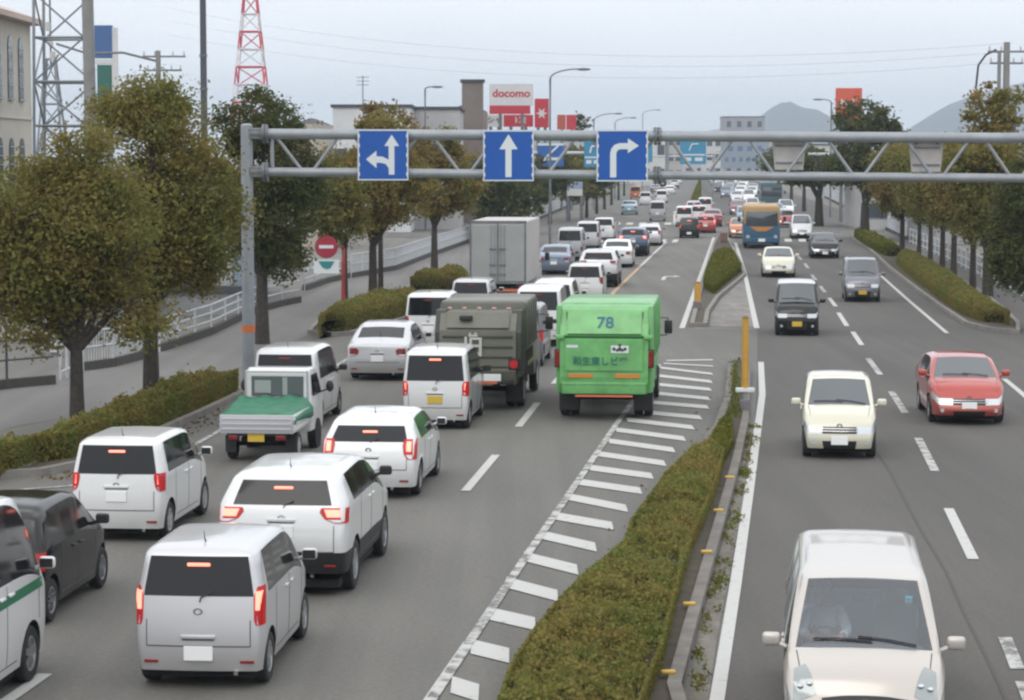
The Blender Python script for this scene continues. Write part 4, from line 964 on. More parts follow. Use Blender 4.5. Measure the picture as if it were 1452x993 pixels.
# ---------------------------------------------------------------- gantry over the road
GD = Dof(556); gp_ = F / GD / 1.0
gx = lambda px: (px - 726) / F * GD * (F / (F * ct)) if False else P(px, 222, GD).x
gz = lambda py: P(726, py, GD).z
root = thing('sign_gantry', (gx(350), GD, 0), 0, 'grey steel truss gantry spanning the whole road', 'sign gantry')
x0 = gx(350)
b = MB(); b.cyl((0, 0, 0), (0, 0, gz(178)), .165, .15, 20); b.ball((0, 0, gz(178)), (.15, .15, .05), 20, 6); b.build('pole', STEEL, root, smooth=True)
b = MB(); b.cyl((0, 0, gz(471)), (0, 0, gz(461)), .172, n=20); b.build('reflective_band', mat('orange_band', (.62, .17, .05), .5), root, smooth=True)
b = MB(); b.bbox((0, 0, .03), (.62, .62, .06), .01); b.cyl((0, 0, .05), (0, 0, .35), .2, .17, 20)
b.build('base_plate', STEELD, root)
xe = gx(1720) - x0
def beam(name, zl, zr, r):
    b = MB(); xs = [gx(376) - x0, gx(1450) - x0, xe]; b.tube([(xs[0], 0, zl), (xs[1], 0, zr), (xs[2], 0, zr)], r, 18)
    b.build(name, STEEL, root, smooth=True)
zt0, zt1, zb0, zb1 = gz(190), gz(196), gz(244), gz(253)
beam('top_beam', zt0, zt1, .135); beam('bottom_beam', zb0, zb1, .115)
for z_ in (zt0, zb0):
    b = MB(); b.cyl((.10, 0, z_), (gx(374) - x0, 0, z_), .15, n=16); b.cyl((gx(372) - x0, 0, z_), (gx(376) - x0, 0, z_), .24, n=16); b.cyl((gx(377) - x0, 0, z_), (gx(380) - x0, 0, z_), .24, n=16)
    for s_ in (-1, 1): b.box(((gx(363) - x0), s_ * .12, z_), (.34, .03, .24))
    b.build('pole_bracket', STEELD, root, smooth=True)
for (fx, z_) in ((932, lerp(zt0, zt1, .52)), (932, lerp(zb0, zb1, .52))):
    b = MB(); xx = gx(fx) - x0
    for d in (-.045, .045): b.cyl((xx + d - .02, 0, z_), (xx + d + .02, 0, z_), .235, n=20)
    for k in range(8):
        a = k * math.pi / 4; b.cyl((xx - .11, math.cos(a) * .19, z_ + math.sin(a) * .19), (xx + .11, math.cos(a) * .19, z_ + math.sin(a) * .19), .02, n=6)
    b.build('joint_flange', STEELD, root, smooth=True)
for k in range(0, 12):
    c = 436 + 111.7 * k
    for s_ in (-1, 1):
        if c + s_ * 10 < 380: continue
        b = MB(); t = (c - 376) / 1074; za = lerp(zb0, zb1, min(1, t)) + .09; zb = lerp(zt0, zt1, min(1, t)) - .10
        b.tube([(gx(c + s_ * 10) - x0, 0, za), (gx(c + s_ * 43) - x0, 0, zb)], .042, 8); b.build('brace', STEEL, root, smooth=True)
for px in (386, 946):
    b = MB(); t = (px - 376) / 1074; b.tube([(gx(px) - x0, 0, lerp(zb0, zb1, t)), (gx(px) - x0, 0, lerp(zt0, zt1, t))], .05, 8); b.build('brace', STEEL, root, smooth=True)
b = MB(); b.cyl((xe, 0, 0), (xe, 0, gz(178)), .165, .15, 20); b.build('pole', STEEL, root, smooth=True)
# lane signs hung on the gantry
BLUE = mat('sign_blue', (.006, .085, .38), .4, var=.06, vscale=2); SIGNW = mat('sign_white', (.66, .70, .72), .45); SIGNG = mat('sign_back_grey', (.45, .43, .41), .7, var=.12, vscale=3)
def flat_xz(b, poly, y0, y1, mi=0):
    """polygon given in (x,z), any outline, as a thin plate"""
    bm = bmesh.new(); vs = [bm.verts.new((p[0], y0, p[1])) for p in poly]; f = bm.faces.new(vs); f.normal_update(); r = bmesh.ops.triangulate(bm, faces=[f], ngon_method='EAR_CLIP')
    bm.verts.index_update(); b.add([v.co for v in bm.verts], [[v.index for v in f.verts] for f in bm.faces], mi)
    n = len(poly); b.add([(p[0], y0, p[1]) for p in poly] + [(p[0], y1, p[1]) for p in poly], [(i, (i + 1) % n, n + (i + 1) % n, n + i) for i in range(n)], mi); bm.free()
def lane_sign(pxl, pxr, pyt, pyb, kind, label):
    cxp = (pxl + pxr) / 2; y = GD - .24; s = (P(pxr, pyt, y).x - P(pxl, pyt, y).x); zc = P(cxp, (pyt + pyb) / 2, y).z
    r = thing('lane_sign', (P(cxp, pyt, y).x, y, zc), 0, label, 'traffic sign', 'blue lane direction signs on the gantry')
    b = MB(); b.bbox((0, 0, 0), (s, .03, s), .008); b.build('panel', BLUE, r)
    b = MB(); h = s / 2
    for c, d in (((0, 0, h - .018), (s, .012, .03)), ((0, 0, -h + .018), (s, .012, .03)), ((h - .018, 0, 0), (.03, .012, s - .06)), ((-h + .018, 0, 0), (.03, .012, s - .06))):
        b.box((c[0], -.02, c[2]), d)
    for k in range(5):
        for q in (-1, 1): b.box((q * (h - .030), -.022, -h + .16 + k * (s - .32) / 4), (.05, .012, .09))
    b.build('border', SIGNW, r)
    b = MB(); flat_xz(b, [(p[0] * h * .86, p[1] * h * .84) for p in arrow_pts(kind)], -.024, -.016); b.build('arrow', SIGNW, r, recalc=True)
    for q in (-1, 1): b = MB(); b.box((q * s * .3, .06, 0), (.06, .09, s * .9)); b.build('mounting_rail', STEELD, r)
lane_sign(507, 579, 183, 257, 'leftup', 'blue sign with a straight arrow and a left branch')
lane_sign(685, 757, 184, 258, 'up', 'blue sign with a single straight-up white arrow')
lane_sign(846, 919, 184, 258, 'right', 'blue sign with a white arrow bending right')
for (l, r_, t_, bb, lab) in ((1095, 1143, 199, 241, 'pale tapered back of a sign hanging on the gantry, nearer the middle of the road'), (1289, 1338, 202, 244, 'pale tapered back of a sign hanging on the gantry, nearer the right edge')):
    y = GD + .22; c = P((l + r_) / 2, t_, y); s = P(r_, t_, y).x - P(l, t_, y).x; hh_ = P(l, t_, y).z - P(l, bb, y).z
    r = thing('reversed_sign', (c.x, y, c.z), 0, lab, 'traffic sign', 'sign backs facing the oncoming traffic')
    b = MB(); b.front([(-s / 2, 0), (s / 2, 0), (s * .42, -hh_), (-s * .42, -hh_)], -.012, .012); b.build('panel', SIGNG, r)
    for z_ in (-.14, -hh_ + .18): b = MB(); b.box((0, -.03, z_), (s * .8, .035, .035)); b.build('stiffener', STEELD, r)
    for q in (-1, 1): b = MB(); b.box((q * s * .3, -.04, .03), (.06, .08, .16)); b.build('bracket', STEELD, r)

# ---------------------------------------------------------------- street trees, left
def nearer(cr, k=.905, dz=.56): return [(a * k, b_, dz + k * c, d * k, e * k, f * k) for a, b_, c, d, e, f in cr]
tree(110, 628, 6.5, nearer([(-.9, .2, 4.1, 1.7, 1.5, 1.7), (.7, .0, 4.6, 1.5, 1.5, 1.6), (-.1, .1, 3.3, 2.0, 1.5, .9), (-2.2, 0, 3.5, 1.3, 1.3, 1.4), (.3, 0, 5.6, 1.2, 1.2, 1.0), (-1.3, 0, 2.3, 1.5, 1.2, .6), (1.2, 0, 2.5, 1.0, 1.0, .6)]), LEAF_A, 21,
     'forked olive-brown tree nearest the bottom left corner', 'roadside trees on the left', nclump=420, per=150, leaf=.078, trunk=.15, fork=2.0, crad=.46)
tree(215, 588, 8, nearer([(-.1, 0, 5.9, 1.6, 1.7, 1.9), (.95, 0, 4.8, 1.3, 1.5, 1.5), (-.4, 0, 3.9, 1.9, 1.6, 1.1), (-1.4, 0, 4.9, 1.2, 1.3, 1.5), (.15, 0, 7.15, .85, .9, .75), (1.15, 0, 3.9, .85, .9, .95), (-.9, 0, 3.0, 1.4, 1.2, .7), (.9, 0, 3.1, 1.0, 1.0, .6)], .9, .62), LEAF_A, 22,
     'largest tree, tall olive crown just left of the gantry pole', 'roadside trees on the left', nclump=480, per=150, leaf=.080, trunk=.18, fork=2.6, crad=.48)
tree(372, 488, 8, [(-.15, 0, 7.2, 1.25, 1.2, 1.0), (.3, 0, 5.6, 1.7, 1.5, 1.6), (.45, 0, 3.8, 1.15, 1.3, 1.3), (-.3, .2, 4.2, 1.2, 1.2, 1.4), (.75, 0, 2.7, .6, .8, .6), (1.2, .2, 5.2, .9, 1, 1.0)], LEAF_B, 23,
     'dark green tree standing directly behind the gantry pole', 'roadside trees on the left', nclump=380, per=120, leaf=.095, trunk=.2, fork=2.2, holes=.4)
tree(489, 446, 6, [(-.3, 0, 4.4, 1.2, 1.2, 1.3), (-.2, 0, 3.5, 1.0, 1.0, .8)], LEAF_A, 24,
     'slim-trunked tree right behind the red signpost', 'roadside trees on the left', nclump=110, per=70, leaf=.14, trunk=.12, fork=2.4)
tree(529, 431, 7.8, [(-.3, 0, 4.3, 1.9, 1.5, 1.4), (.3, 0, 6.9, 1.1, 1.1, .85), (-1.0, 0, 5.4, 1.2, 1.2, 1.2), (1.1, 0, 5.0, 1.3, 1.2, 1.5), (.2, 0, 5.9, 1.3, 1.2, 1.1)], LEAF_C, 25,
     'brownish autumn tree rising behind the red signpost to above the gantry', 'roadside trees on the left', nclump=300, per=110, leaf=.11, trunk=.17, fork=2.4)
tree(540, 420, 3, [(.2, .4, 7.3, 1.2, 1.0, .9), (-.5, 0, 7.9, .7, .8, .5), (1.6, 0, 6.6, .9, .8, .6)], LEAF_D, 26,
     'sparse pinkish-yellow treetop showing above the gantry over the left-arrow sign', 'roadside trees on the left', nclump=46, per=40, leaf=.15, trunk=.1, fork=5.2, holes=.1)
tree(616, 387, 7, [(0, 0, 4.2, 2.1, 1.7, 1.4), (-.2, 0, 6.3, 1.8, 1.5, 1.2), (1.5, 0, 5.2, 1.1, 1.2, 1.5), (-1.4, 0, 5.4, 1.0, 1.2, 1.3)], LEAF_C, 27,
     'yellow-brown round tree between the first two blue arrow signs', 'roadside trees on the left', nclump=280, per=90, leaf=.135, trunk=.17, fork=2.4)
for i, (px, yb, h_, rx, lf) in enumerate([(700, 345, 6.0, 2.2, LEAF_B), (736, 332, 6.4, 2.2, LEAF_B), (832, 309, 7.0, 2.3, LEAF_B), (846, 303, 7.4, 2.3, LEAF_B), (857, 297, 7.8, 2.3, LEAF_B), (867, 291, 8.6, 2.4, LEAF_B), (877, 284, 9.0, 2.6, LEAF_A), (885, 278, 9.0, 2.8, LEAF_B), (780, 318, 6.4, 1.8, LEAF_B), (806, 313, 6.4, 2.0, LEAF_A)]):
    tree(px, yb, h_, [(0, 0, h_ - rx * .9, rx, rx, rx * .95), (.5, 0, h_ - rx * 1.5, rx * .9, rx, rx * .7)], lf, 30 + i,
         ['dark tree above the silver box truck', 'dark tree just right of the box truck body', 'nearest of the dark tree row left of the far junction', 'second nearest of the dark tree row left of the far junction', 'middle tree of the dark row left of the far junction',
          'fourth of the dark tree row left of the far junction', 'greener tree near the far end of the left dark row', 'farthest tree of the dark row left of the far junction', 'small dark tree left of the far road information sign', 'olive tree beside the far road information sign'][i], 'far roadside trees on the left',
         nclump=90, per=45, leaf=.30, trunk=.15, fork=h_ - rx * 2.1, crad=.7)
# ---------------------------------------------------------------- street trees, right
tree(1226, 338, 10, [(-.2, 0, 8.6, 2.0, 1.8, 1.5), (.6, 0, 6.6, 2.6, 2.2, 2.2), (-.8, 0, 5.2, 2.2, 2, 1.6), (2.0, 0, 4.6, 1.6, 1.6, 1.8)], LEAF_B, 41, 'tall dark green tree right of the orange-red sign', 'roadside trees on the right', nclump=230, per=60, leaf=.24, trunk=.33, fork=2.6, crad=.6)
tree(1161, 321, 6, [(0, 0, 5.0, 2.3, 2.0, 1.6), (-1.6, 0, 4.7, 1.6, 1.6, 1.3)], LEAF_B, 42, 'dark low-crowned thick-trunked tree beyond the right-hand bend', 'roadside trees on the right', nclump=130, per=50, leaf=.28, trunk=.36, fork=2.4, crad=.6)
for i, (px, yb, z, rx, rz, lf, tr) in enumerate([(1279, 369, 4.6, 1.6, 1.9, LEAF_C, .15), (1303, 375, 4.7, 1.5, 1.9, LEAF_A, .12), (1319, 382, 4.8, 1.4, 1.9, LEAF_A, .13), (1336, 391, 4.9, 1.5, 2.0, LEAF_A, .14), (1352, 400, 4.7, 1.5, 1.9, LEAF_A, .15), (1379, 417, 4.7, 1.5, 1.9, LEAF_C, .14), (1397, 436, 4.9, 1.4, 1.9, LEAF_A, .13)]):
    tree(px, yb, 6.6, [(0, 0, z, rx * 1.1, rx, rz), (.5, .3, z - 1.1, rx * 1.05, rx, rz * .65), (-.5, .3, z + .8, rx * .8, rx, rz * .6)], lf, 50 + i,
         ['brown-leaved tree farthest along the right hedge', 'second farthest tree of the row in the right hedge', 'third farthest tree of the row in the right hedge', 'yellow-brown middle tree of the row in the right hedge', 'thick-trunked olive tree, third nearest in the right hedge', 'autumn-coloured tree second nearest in the right hedge', 'nearest tree of the right hedge, pale slender trunk'][i],
         'roadside trees on the right', nclump=230, per=85, leaf=.13, trunk=tr, fork=2.3, crad=.5)
tree(1404, 425, 9, [(-.4, 0, 8.3, .9, .9, .7), (.6, 0, 8.0, .8, .8, .7), (.0, 0, 6.6, 1.1, 1, .9), (.9, 0, 6.4, 1.0, 1, .9), (-.6, 0, 7.4, .5, .6, .5)], LEAF_C, 61, 'tall loose yellowish treetop beside the utility pole at top right', 'roadside trees on the right', nclump=80, per=55, leaf=.16, trunk=.12, fork=5.4, crad=.36, lean=-.2)
tree(1462, 468, 7, [(0, 0, 3.9, 1.3, 1.5, 1.9), (-.3, 0, 2.6, 1.1, 1.2, 1.2), (.3, 0, 5.4, 1.3, 1.3, 1.2)], LEAF_B, 62, 'dark green tree cut off by the right edge of the picture', 'roadside trees on the right', nclump=320, per=110, leaf=.11, trunk=.18, fork=1.4)
for i, (px, yb) in enumerate([(1105, 284), (1122, 291), (1140, 300)]):
    tree(px, yb, 6, [(0, 0, 5.0, 2.6, 2.4, 1.9)], LEAF_B, 70 + i, ['farthest small dark tree beyond the right-hand buses', 'middle small dark tree beyond the right-hand buses', 'nearest small dark tree beyond the right-hand buses'][i], 'roadside trees on the right', nclump=60, per=45, leaf=.35, trunk=.2, fork=2.8, crad=.8)

# ---------------------------------------------------------------- fences
FW = mat('fence_white', (.50, .52, .54), .5, var=.15, vscale=4); FD = mat('fence_dark', (.06, .06, .065), .6)
def fence(pts, h, rails, sp_, m, label, name='guard_fence', kerb=True, bars=False, rr=.03):
    P_ = [Vector((G(*p).x, G(*p).y, 0)) for p in pts]; o_ = P_[0].copy(); root = thing(name, o_, 0, label, 'fence')
    P_ = [p - o_ for p in P_]
    for k in range(rails):
        z = h * (1 - k * .82 / max(1, rails - 1)) if rails > 1 else h
        b = MB(); b.tube([(p.x, p.y, z) for p in P_], rr, 6); b.build('rail', m, root, smooth=True)
    for i in range(len(P_) - 1):
        a, c = P_[i], P_[i + 1]; L_ = (c - a).length; n = max(1, int(L_ / sp_))
        for k in range(n):
            p = a.lerp(c, k / n); b = MB(); b.cyl((p.x, p.y, 0), (p.x, p.y, h + .03), .035, n=8); b.build('post', m, root)
    if bars:
        b = MB()
        for i in range(len(P_) - 1):
            a, c = P_[i], P_[i + 1]; n = int((c - a).length / .13)
            for k in range(n): p = a.lerp(c, k / n); b.cyl((p.x, p.y, h * .16), (p.x, p.y, h), .012, n=4, caps=False)
        b.build('bars', m, root)
    if kerb:
        b = MB()
        for i in range(len(P_) - 1):
            a, c = P_[i], P_[i + 1]; d = (c - a); b.box(((a + c) / 2 + Vector((0, 0, .12))), (.22, d.length, .26), rz=math.atan2(-d.x, d.y))
        b.build('footing', mat('dark_concrete', (.07, .065, .06), .9, var=.2), root)
    return root
fence([(226, 499), (300, 474), (338, 455), (372, 440)], 1.0, 4, 2.2, FW, 'pale four-rail fence beside the gantry pole along the frontage street')
fence([(374, 441), (400, 434), (424, 429)], .9, 3, 2.0, FW, 'short pale rail fence behind the dark tree trunk')
fence([(118, 526), (160, 520), (212, 506)], 1.1, 3, 1.6, FW, 'white barred fence seen between the two large left trunks', bars=True)
fence([(86, 540), (104, 532), (116, 527)], 1.3, 2, .8, FW, 'short pale gate frame between the dark fence and the forked trunk', kerb=False)
fence([(-60, 560), (10, 551), (76, 545)], 1.25, 3, 1.8, FD, 'thin dark metal fence at the far left edge')
fence([(432, 412), (460, 402), (494, 394)], .9, 3, 2.0, FW, 'low pale fence left of the red signpost')
fence([(498, 394), (560, 383), (604, 366), (656, 347), (700, 330)], 1.15, 3, 1.9, FW, 'long white barred fence along the frontage street behind the autumn trees', bars=True)
fence([(745, 320), (790, 300), (830, 284)], 1.1, 3, 2.5, FW, 'far pale fence beyond the box truck', bars=True)
fence([(1170, 280), (1205, 298), (1240, 318), (1285, 340)], 1.6, 3, 2.5, FW, 'white barred fence behind the trees on the right', bars=True)
fence([(1290, 345), (1350, 372), (1400, 398), (1460, 425)], 1.0, 3, 2.5, FW, 'pale rail fence behind the right hedge', kerb=False)

# ---------------------------------------------------------------- buildings
def bmat(name, c, v=.1): return mat(name, c, .8, var=v, vscale=.6)
WIN = mat('window_glass', (.05, .065, .08), .12, spec=.8); ROOFD = bmat('dark_roof', (.07, .07, .08)); FRAME = mat('window_frame_grey', (.35, .35, .35), .6)
def building(name, pxl, pxr, D, ytop, depth, m, label, windows=None, roof=None, winm=WIN, cat='building', overhang=.0, ztop=None):
    a, c = P(pxl, 222, D).x, P(pxr, 222, D).x; z = ztop if ztop else P(726, ytop, D).z
    r = thing(name, ((a + c) / 2, D, 0), 0, label, cat); w_ = c - a
    b = MB(); b.box((0, depth / 2, z / 2), (w_, depth, z)); b.build('wall', m, r)
    b = MB()
    if roof == 'gable': b.profile([(-.4, z), (depth / 2, z + depth * .22), (depth + .4, z), (depth + .4, z - .12), (-.4, z - .12)], -w_ / 2 - .4, w_ / 2 + .4)
    elif roof == 'shed': b.add([(-w_ / 2, 0, z), (w_ / 2, 0, z), (w_ / 2, depth, z), (-w_ / 2, depth, z), (0, depth * .3, z + w_ * .22), (0, depth * .7, z + w_ * .22)], [(0, 1, 4), (1, 2, 5, 4), (2, 3, 5), (3, 0, 4, 5), (0, 3, 2, 1)])
    else: b.box((0, depth / 2, z + .09), (w_ + .3, depth + .3, .24))
    b.build('roof', ROOFD, r)
    if windows:
        nx, zs, ww, wh = windows
        for z_ in zs:
            for i in range(nx):
                xx = -w_ / 2 + w_ * (i + .5) / nx; b = MB(); b.box((xx, -.02, z_), (ww + .12, .06, wh + .12)); o = b.build('window', FRAME, r)
                b = MB(); b.box((xx, -.055, z_), (ww, .02, wh)); b.build('pane', winm, o)
    return r
# beige hall with tall arched windows
BE = bmat('beige_render', (.50, .47, .40)); X0 = -21.6; zt = 11.85
r = thing('building', (X0, 80, 0), 0, 'beige building with tall arched windows at the top left', 'building')
b = MB(); b.box((-8, 12.6, zt / 2), (16, 25.2, zt)); b.build('wall', BE, r)
b = MB(); b.prism([(-16.5, -.5), (.55, -.5), (.55, 25.6), (-16.5, 25.6)], zt, zt + .22); b.add([(-16.5, -.5, zt + .23), (.55, -.5, zt + .23), (.55, 25.6, zt + .23), (-16.5, 25.6, zt + .23), (-6, 5, zt + 2.6), (-6, 20, zt + 2.6)], [(0, 1, 4), (1, 2, 5, 4), (2, 3, 5), (3, 0, 4, 5), (0, 3, 2, 1)]); b.build('roof', bmat('pinkish_roof', (.55, .44, .38)), r)
b = MB(); b.box((.03, 12.6, 7.7), (.10, 25.1, .14)); b.build('string_course', bmat('pale_render', (.55, .53, .47)), r)
for (z0_, z1_) in ((8.5, 11.2), (4.9, 6.8)):
    for y in (4.0, 6.2, 8.4, 10.6, 12.8, 15.0, 18.5, 20.75, 22.9):
        arc = [(y - .45, z0_), (y + .45, z0_), (y + .45, z1_ - .5)] + [(y + .45 * math.cos(t), z1_ - .5 + .5 * math.sin(t)) for t in np.linspace(0, math.pi, 9)[1:-1]] + [(y - .45, z1_ - .5)]
        b = MB(); b.profile(arc, -.02, .05); o = b.build('window', WIN, r)
        b = MB()
        for t in (.2, .4, .6, .8): b.box((.065, y, lerp(z0_, z1_, t)), (.02, .9, .05))
        b.box((.08, y, z0_ - .05), (.1, 1.1, .08)); b.build('glazing_bar', FRAME, o)
building('building', 205, 350, 96, 0, 8, bmat('blue_grey_cladding', (.24, .27, .30)), 'low blue-grey building glimpsed under the crown of the largest tree', windows=(3, [1.3], 1.0, 1.7), ztop=4.0)
r = thing('storefront', (P(290, 222, 91).x, 91, 0), 0, 'row of tall pale and blue-grey shutters behind the four-rail fence', 'building')
b = MB(); b.box((0, .2, 1.6), (3.3, .3, 3.2)); b.build('wall', bmat('store_grey', (.26, .28, .30)), r)
for k, c_ in enumerate([(.22, .26, .32), (.40, .43, .45), (.17, .22, .30), (.30, .33, .37), (.42, .44, .44), (.24, .30, .36)]):
    b = MB(); b.box((-1.35 + k * .54, 0, 1.45), (.46, .08, 2.5)); b.build('shutter', mat('shutter_%d' % int(c_[0] * 100), c_, .6, var=.2, vscale=2), r)
r = thing('storefront', (P(60, 222, 79).x, 79, 0), 0, 'pale storefront with coloured panels at the far left behind the dark fence', 'building')
b = MB(); b.box((0, .2, 1.5), (3.6, .3, 3.0)); b.build('wall', bmat('store_pale', (.44, .43, .40)), r)
for k, c_ in enumerate([(.50, .47, .44), (.30, .33, .36), (.52, .40, .36), (.20, .30, .42), (.55, .55, .53), (.28, .27, .26), (.45, .36, .33)]):
    b = MB(); b.box((-1.55 + k * .5, 0, 1.3 + .2 * (k % 2)), (.36, .08, 1.5 - .3 * (k % 3))); b.build('wall_panel', mat('wall_panel_%d' % k, c_, .6, var=.25, vscale=3), r)
building('wall', 232, 345, 88, 0, .25, bmat('grey_block_wall', (.30, .31, .32)), 'grey block wall behind the four-rail fence', ztop=.9, cat='wall')
building('wall', -60, 112, 76, 0, .25, bmat('pinkish_wall', (.42, .37, .34)), 'pale pinkish wall behind the thin dark fence at the far left', ztop=1.1, cat='wall')
building('building', 8, 160, 84, 0, 7, bmat('pale_shop_wall', (.42, .42, .40)), 'pale shop front under the branches of the forked tree', windows=(4, [1.35], .8, 1.6), ztop=3.6)
building('building', 415, 458, 150, 176, 9, bmat('tan_wall', (.42, .38, .32)), 'house with dark hipped roof left of the white block', windows=(2, [3, 5.6], .8, .9), roof='shed')
building('building', 472, 582, 185, 152, 14, bmat('white_wall', (.60, .61, .62)), 'long white flat-roofed block behind the autumn trees', windows=(5, [3.0, 6.0], 1.0, 1.2))
building('building', 582, 652, 192, 155, 14, bmat('light_grey_wall', (.42, .42, .42)), 'light grey flat block joined to the white one on its right', windows=(4, [3, 6], .8, 1.2))
building('building', 632, 690, 215, 158, 12, bmat('brown_grey_wall', (.30, .26, .245)), 'brown-grey building at the foot of the square tower', roof='shed', windows=(3, [4, 7], .9, 1.2))
building('tower', 655, 685, 210, 116, 2.4, bmat('brown_tile', (.20, .165, .15)), 'square brown-grey tower left of the white and red signboard', cat='tower')
building('building', 1232, 1330, 190, 232, 14, bmat('right_pale_wall', (.46, .46, .45)), 'pale low building behind the right-hand fence', windows=(5, [1.6], 1.2, 1.2))
building('building', 1330, 1480, 160, 230, 12, bmat('right_grey_wall', (.33, .34, .35)), 'grey building behind the right-hand tree row', windows=(4, [1.6, 4], 1.2, 1.1))
building('building', 730, 800, 330, 176, 16, bmat('green_roof_wall', (.38, .40, .38)), 'pale store with a green roof below the red signs', ztop=8.6)
for nm_, l_, r2, D_, yt_, col_, lab_, fl in [
    ('building', 560, 640, 420, 205, (.5, .5, .48), 'cream far block right of the left-arrow sign', 2), ('building', 850, 905, 520, 202, (.52, .50, .47), 'cream far block behind the right-turn sign', 2),
    ('building', 905, 948, 480, 196, (.58, .58, .57), 'white far block next to the beam joint', 2), ('building', 945, 968, 560, 190, (.42, .40, .38), 'narrow brown far block left of the small blue sign', 3),
    ('building', 1000, 1024, 640, 193, (.55, .54, .52), 'pale far block right of the small blue sign', 3), ('building', 1026, 1084, 760, 166, (.30, .31, .34), 'large grey distant building in front of the hill', 4),
    ('building', 1090, 1135, 520, 200, (.40, .38, .36), 'brown far block below the hill', 2), ('building', 1140, 1180, 430, 206, (.52, .5, .46), 'cream far block left of the tall dark tree', 2),
    ('building', 968, 1000, 700, 200, (.46, .46, .47), 'grey far block behind the small blue sign', 3), ('building', 1084, 1112, 650, 190, (.52, .53, .54), 'white far block beside the large grey building', 3),
    ('building', 800, 850, 460, 200, (.44, .44, .45), 'grey far block behind the dark tree row', 2), ('building', 390, 470, 300, 196, (.40, .40, .41), 'grey far block behind the dark tree', 2)]:
    z_ = P(726, yt_, D_).z; building(nm_, l_, r2, D_, yt_, 14, bmat('far_wall_%d' % int(l_), col_), lab_, windows=(max(2, int((r2 - l_) * D_ / F / 3)), [z_ * (k + .5) / fl for k in range(fl)], 1.4, z_ / fl * .42))
# ---------------------------------------------------------------- signboards
def panel(b_, c, d): b_.box(c, d)
def billboard(name, parts_, D, label, pole=True, cat='sign', px=None, posts=None):
    l = min(p[0] for p in parts_); r2 = max(p[1] for p in parts_); xc = P((l + r2) / 2, 222, D).x
    r = thing(name, (xc, D, 0), 0, label, cat)
    for (a_, c_, t_, bt, m, nm_) in parts_:
        x0_, x1_ = P(a_, 222, D).x - xc, P(c_, 222, D).x - xc; z1_, z0_ = P(726, t_, D).z, P(726, bt, D).z
        b = MB(); b.bbox(((x0_ + x1_) / 2, 0, (z0_ + z1_) / 2), (x1_ - x0_, .35, z1_ - z0_ - .01), .02); b.build(nm_, m, r)
    zb = P(726, max(p[3] for p in parts_), D).z
    for q in (posts or (-.25, .25)):
        w_ = P(r2, 222, D).x - P(l, 222, D).x; b = MB(); b.cyl((q * w_, 0, 0), (q * w_, 0, zb + .1), .16, n=10); b.build('post', STEELD, r)
    return r, xc
SR = mat('sign_red', (.48, .035, .05), .5, var=.08, vscale=1); SW_ = mat('sign_pale', (.60, .60, .60), .5, var=.05, vscale=1); SO = mat('sign_orange_red', (.60, .11, .06), .5, var=.08, vscale=1)
r, xc = billboard('signboard', [(694, 756, 119, 150, SW_, 'white_panel'), (694, 752, 150, 162, SR, 'red_panel')], 230, 'white and red roadside signboard right of the brown tower')
lettering('docomo', 1.05, SR, r, (0, -.19, P(726, 133, 230).z), bold=.03, sx=1.05)
r, xc = billboard('signboard', [(714, 756, 163, 180, SR, 'red_panel')], 236, 'low red panel sign with white marks under the white signboard')
lettering('ﾄｺﾓ', .8, SW_, r, (.2, -.19, P(726, 171, 236).z), bold=.02)
r, xc = billboard('signboard', [(690, 713, 163, 180, SW_, 'white_panel')], 234, 'small white panel sign with dark lettering beside the tower')
lettering('シャ', .75, mat('sign_dark', (.10, .11, .12), .6), r, (0, -.19, P(726, 171, 234).z), bold=.02)
r, xc = billboard('signboard', [(758, 778, 140, 181, SR, 'red_panel')], 240, 'narrow red upright sign with a white burst beside the tall street lamp')
b = MB(); zc = P(726, 161, 240).z
star = [(math.cos(k * math.pi / 6) * (.62 if k % 2 == 0 else .26), zc + math.sin(k * math.pi / 6) * (.62 if k % 2 == 0 else .26)) for k in range(12)]; flat_xz(b, star, -.20, -.17); b.build('burst', SW_, r)
r, xc = billboard('signboard', [(790, 802, 163, 184, mat('brick_red_sign', (.42, .09, .06), .6), 'left_face'), (803, 817, 163, 184, SR, 'right_face')], 260, 'small brick-red two-faced sign left of the thin bare tree')
r, xc = billboard('signboard', [(1184, 1221, 125, 172, SO, 'orange_panel')], 215, 'orange-red square sign standing behind the tall dark tree')
lettering('ﾎｯﾄ', .95, SW_, r, (-.1, -.19, P(726, 148, 215).z), bold=.03, sx=1.2)
# blue and green upright banner sign at left
BG = mat('banner_blue', (.06, .13, .30), .6); GG = mat('banner_green', (.03, .14, .11), .6)
r, xc = billboard('signboard', [(137, 162, 36, 83, BG, 'blue_panel'), (138, 162, 84, 91, SW_, 'white_stripe'), (140, 160, 92, 160, GG, 'green_panel')], 140, 'tall upright sign, blue over green, right of the thick grey pole', posts=(-.3, .3))
b = MB(); z_ = P(726, 222, 140).z; x1_ = P(165, 222, 140).x - xc; b.box((x1_, 0, P(726, 98, 140).z), (.35, .3, 4.9)); b.build('side_panel', SW_, r)
# vertical banner in the shop yard
r, xc = billboard('signboard', [(66, 84, 446, 470, mat('pale_blue_banner', (.16, .32, .55), .7), 'blue_panel'), (68, 84, 470, 500, SW_, 'white_panel')], 70, 'small pale blue and white banner seen through the forked tree', posts=(0,))
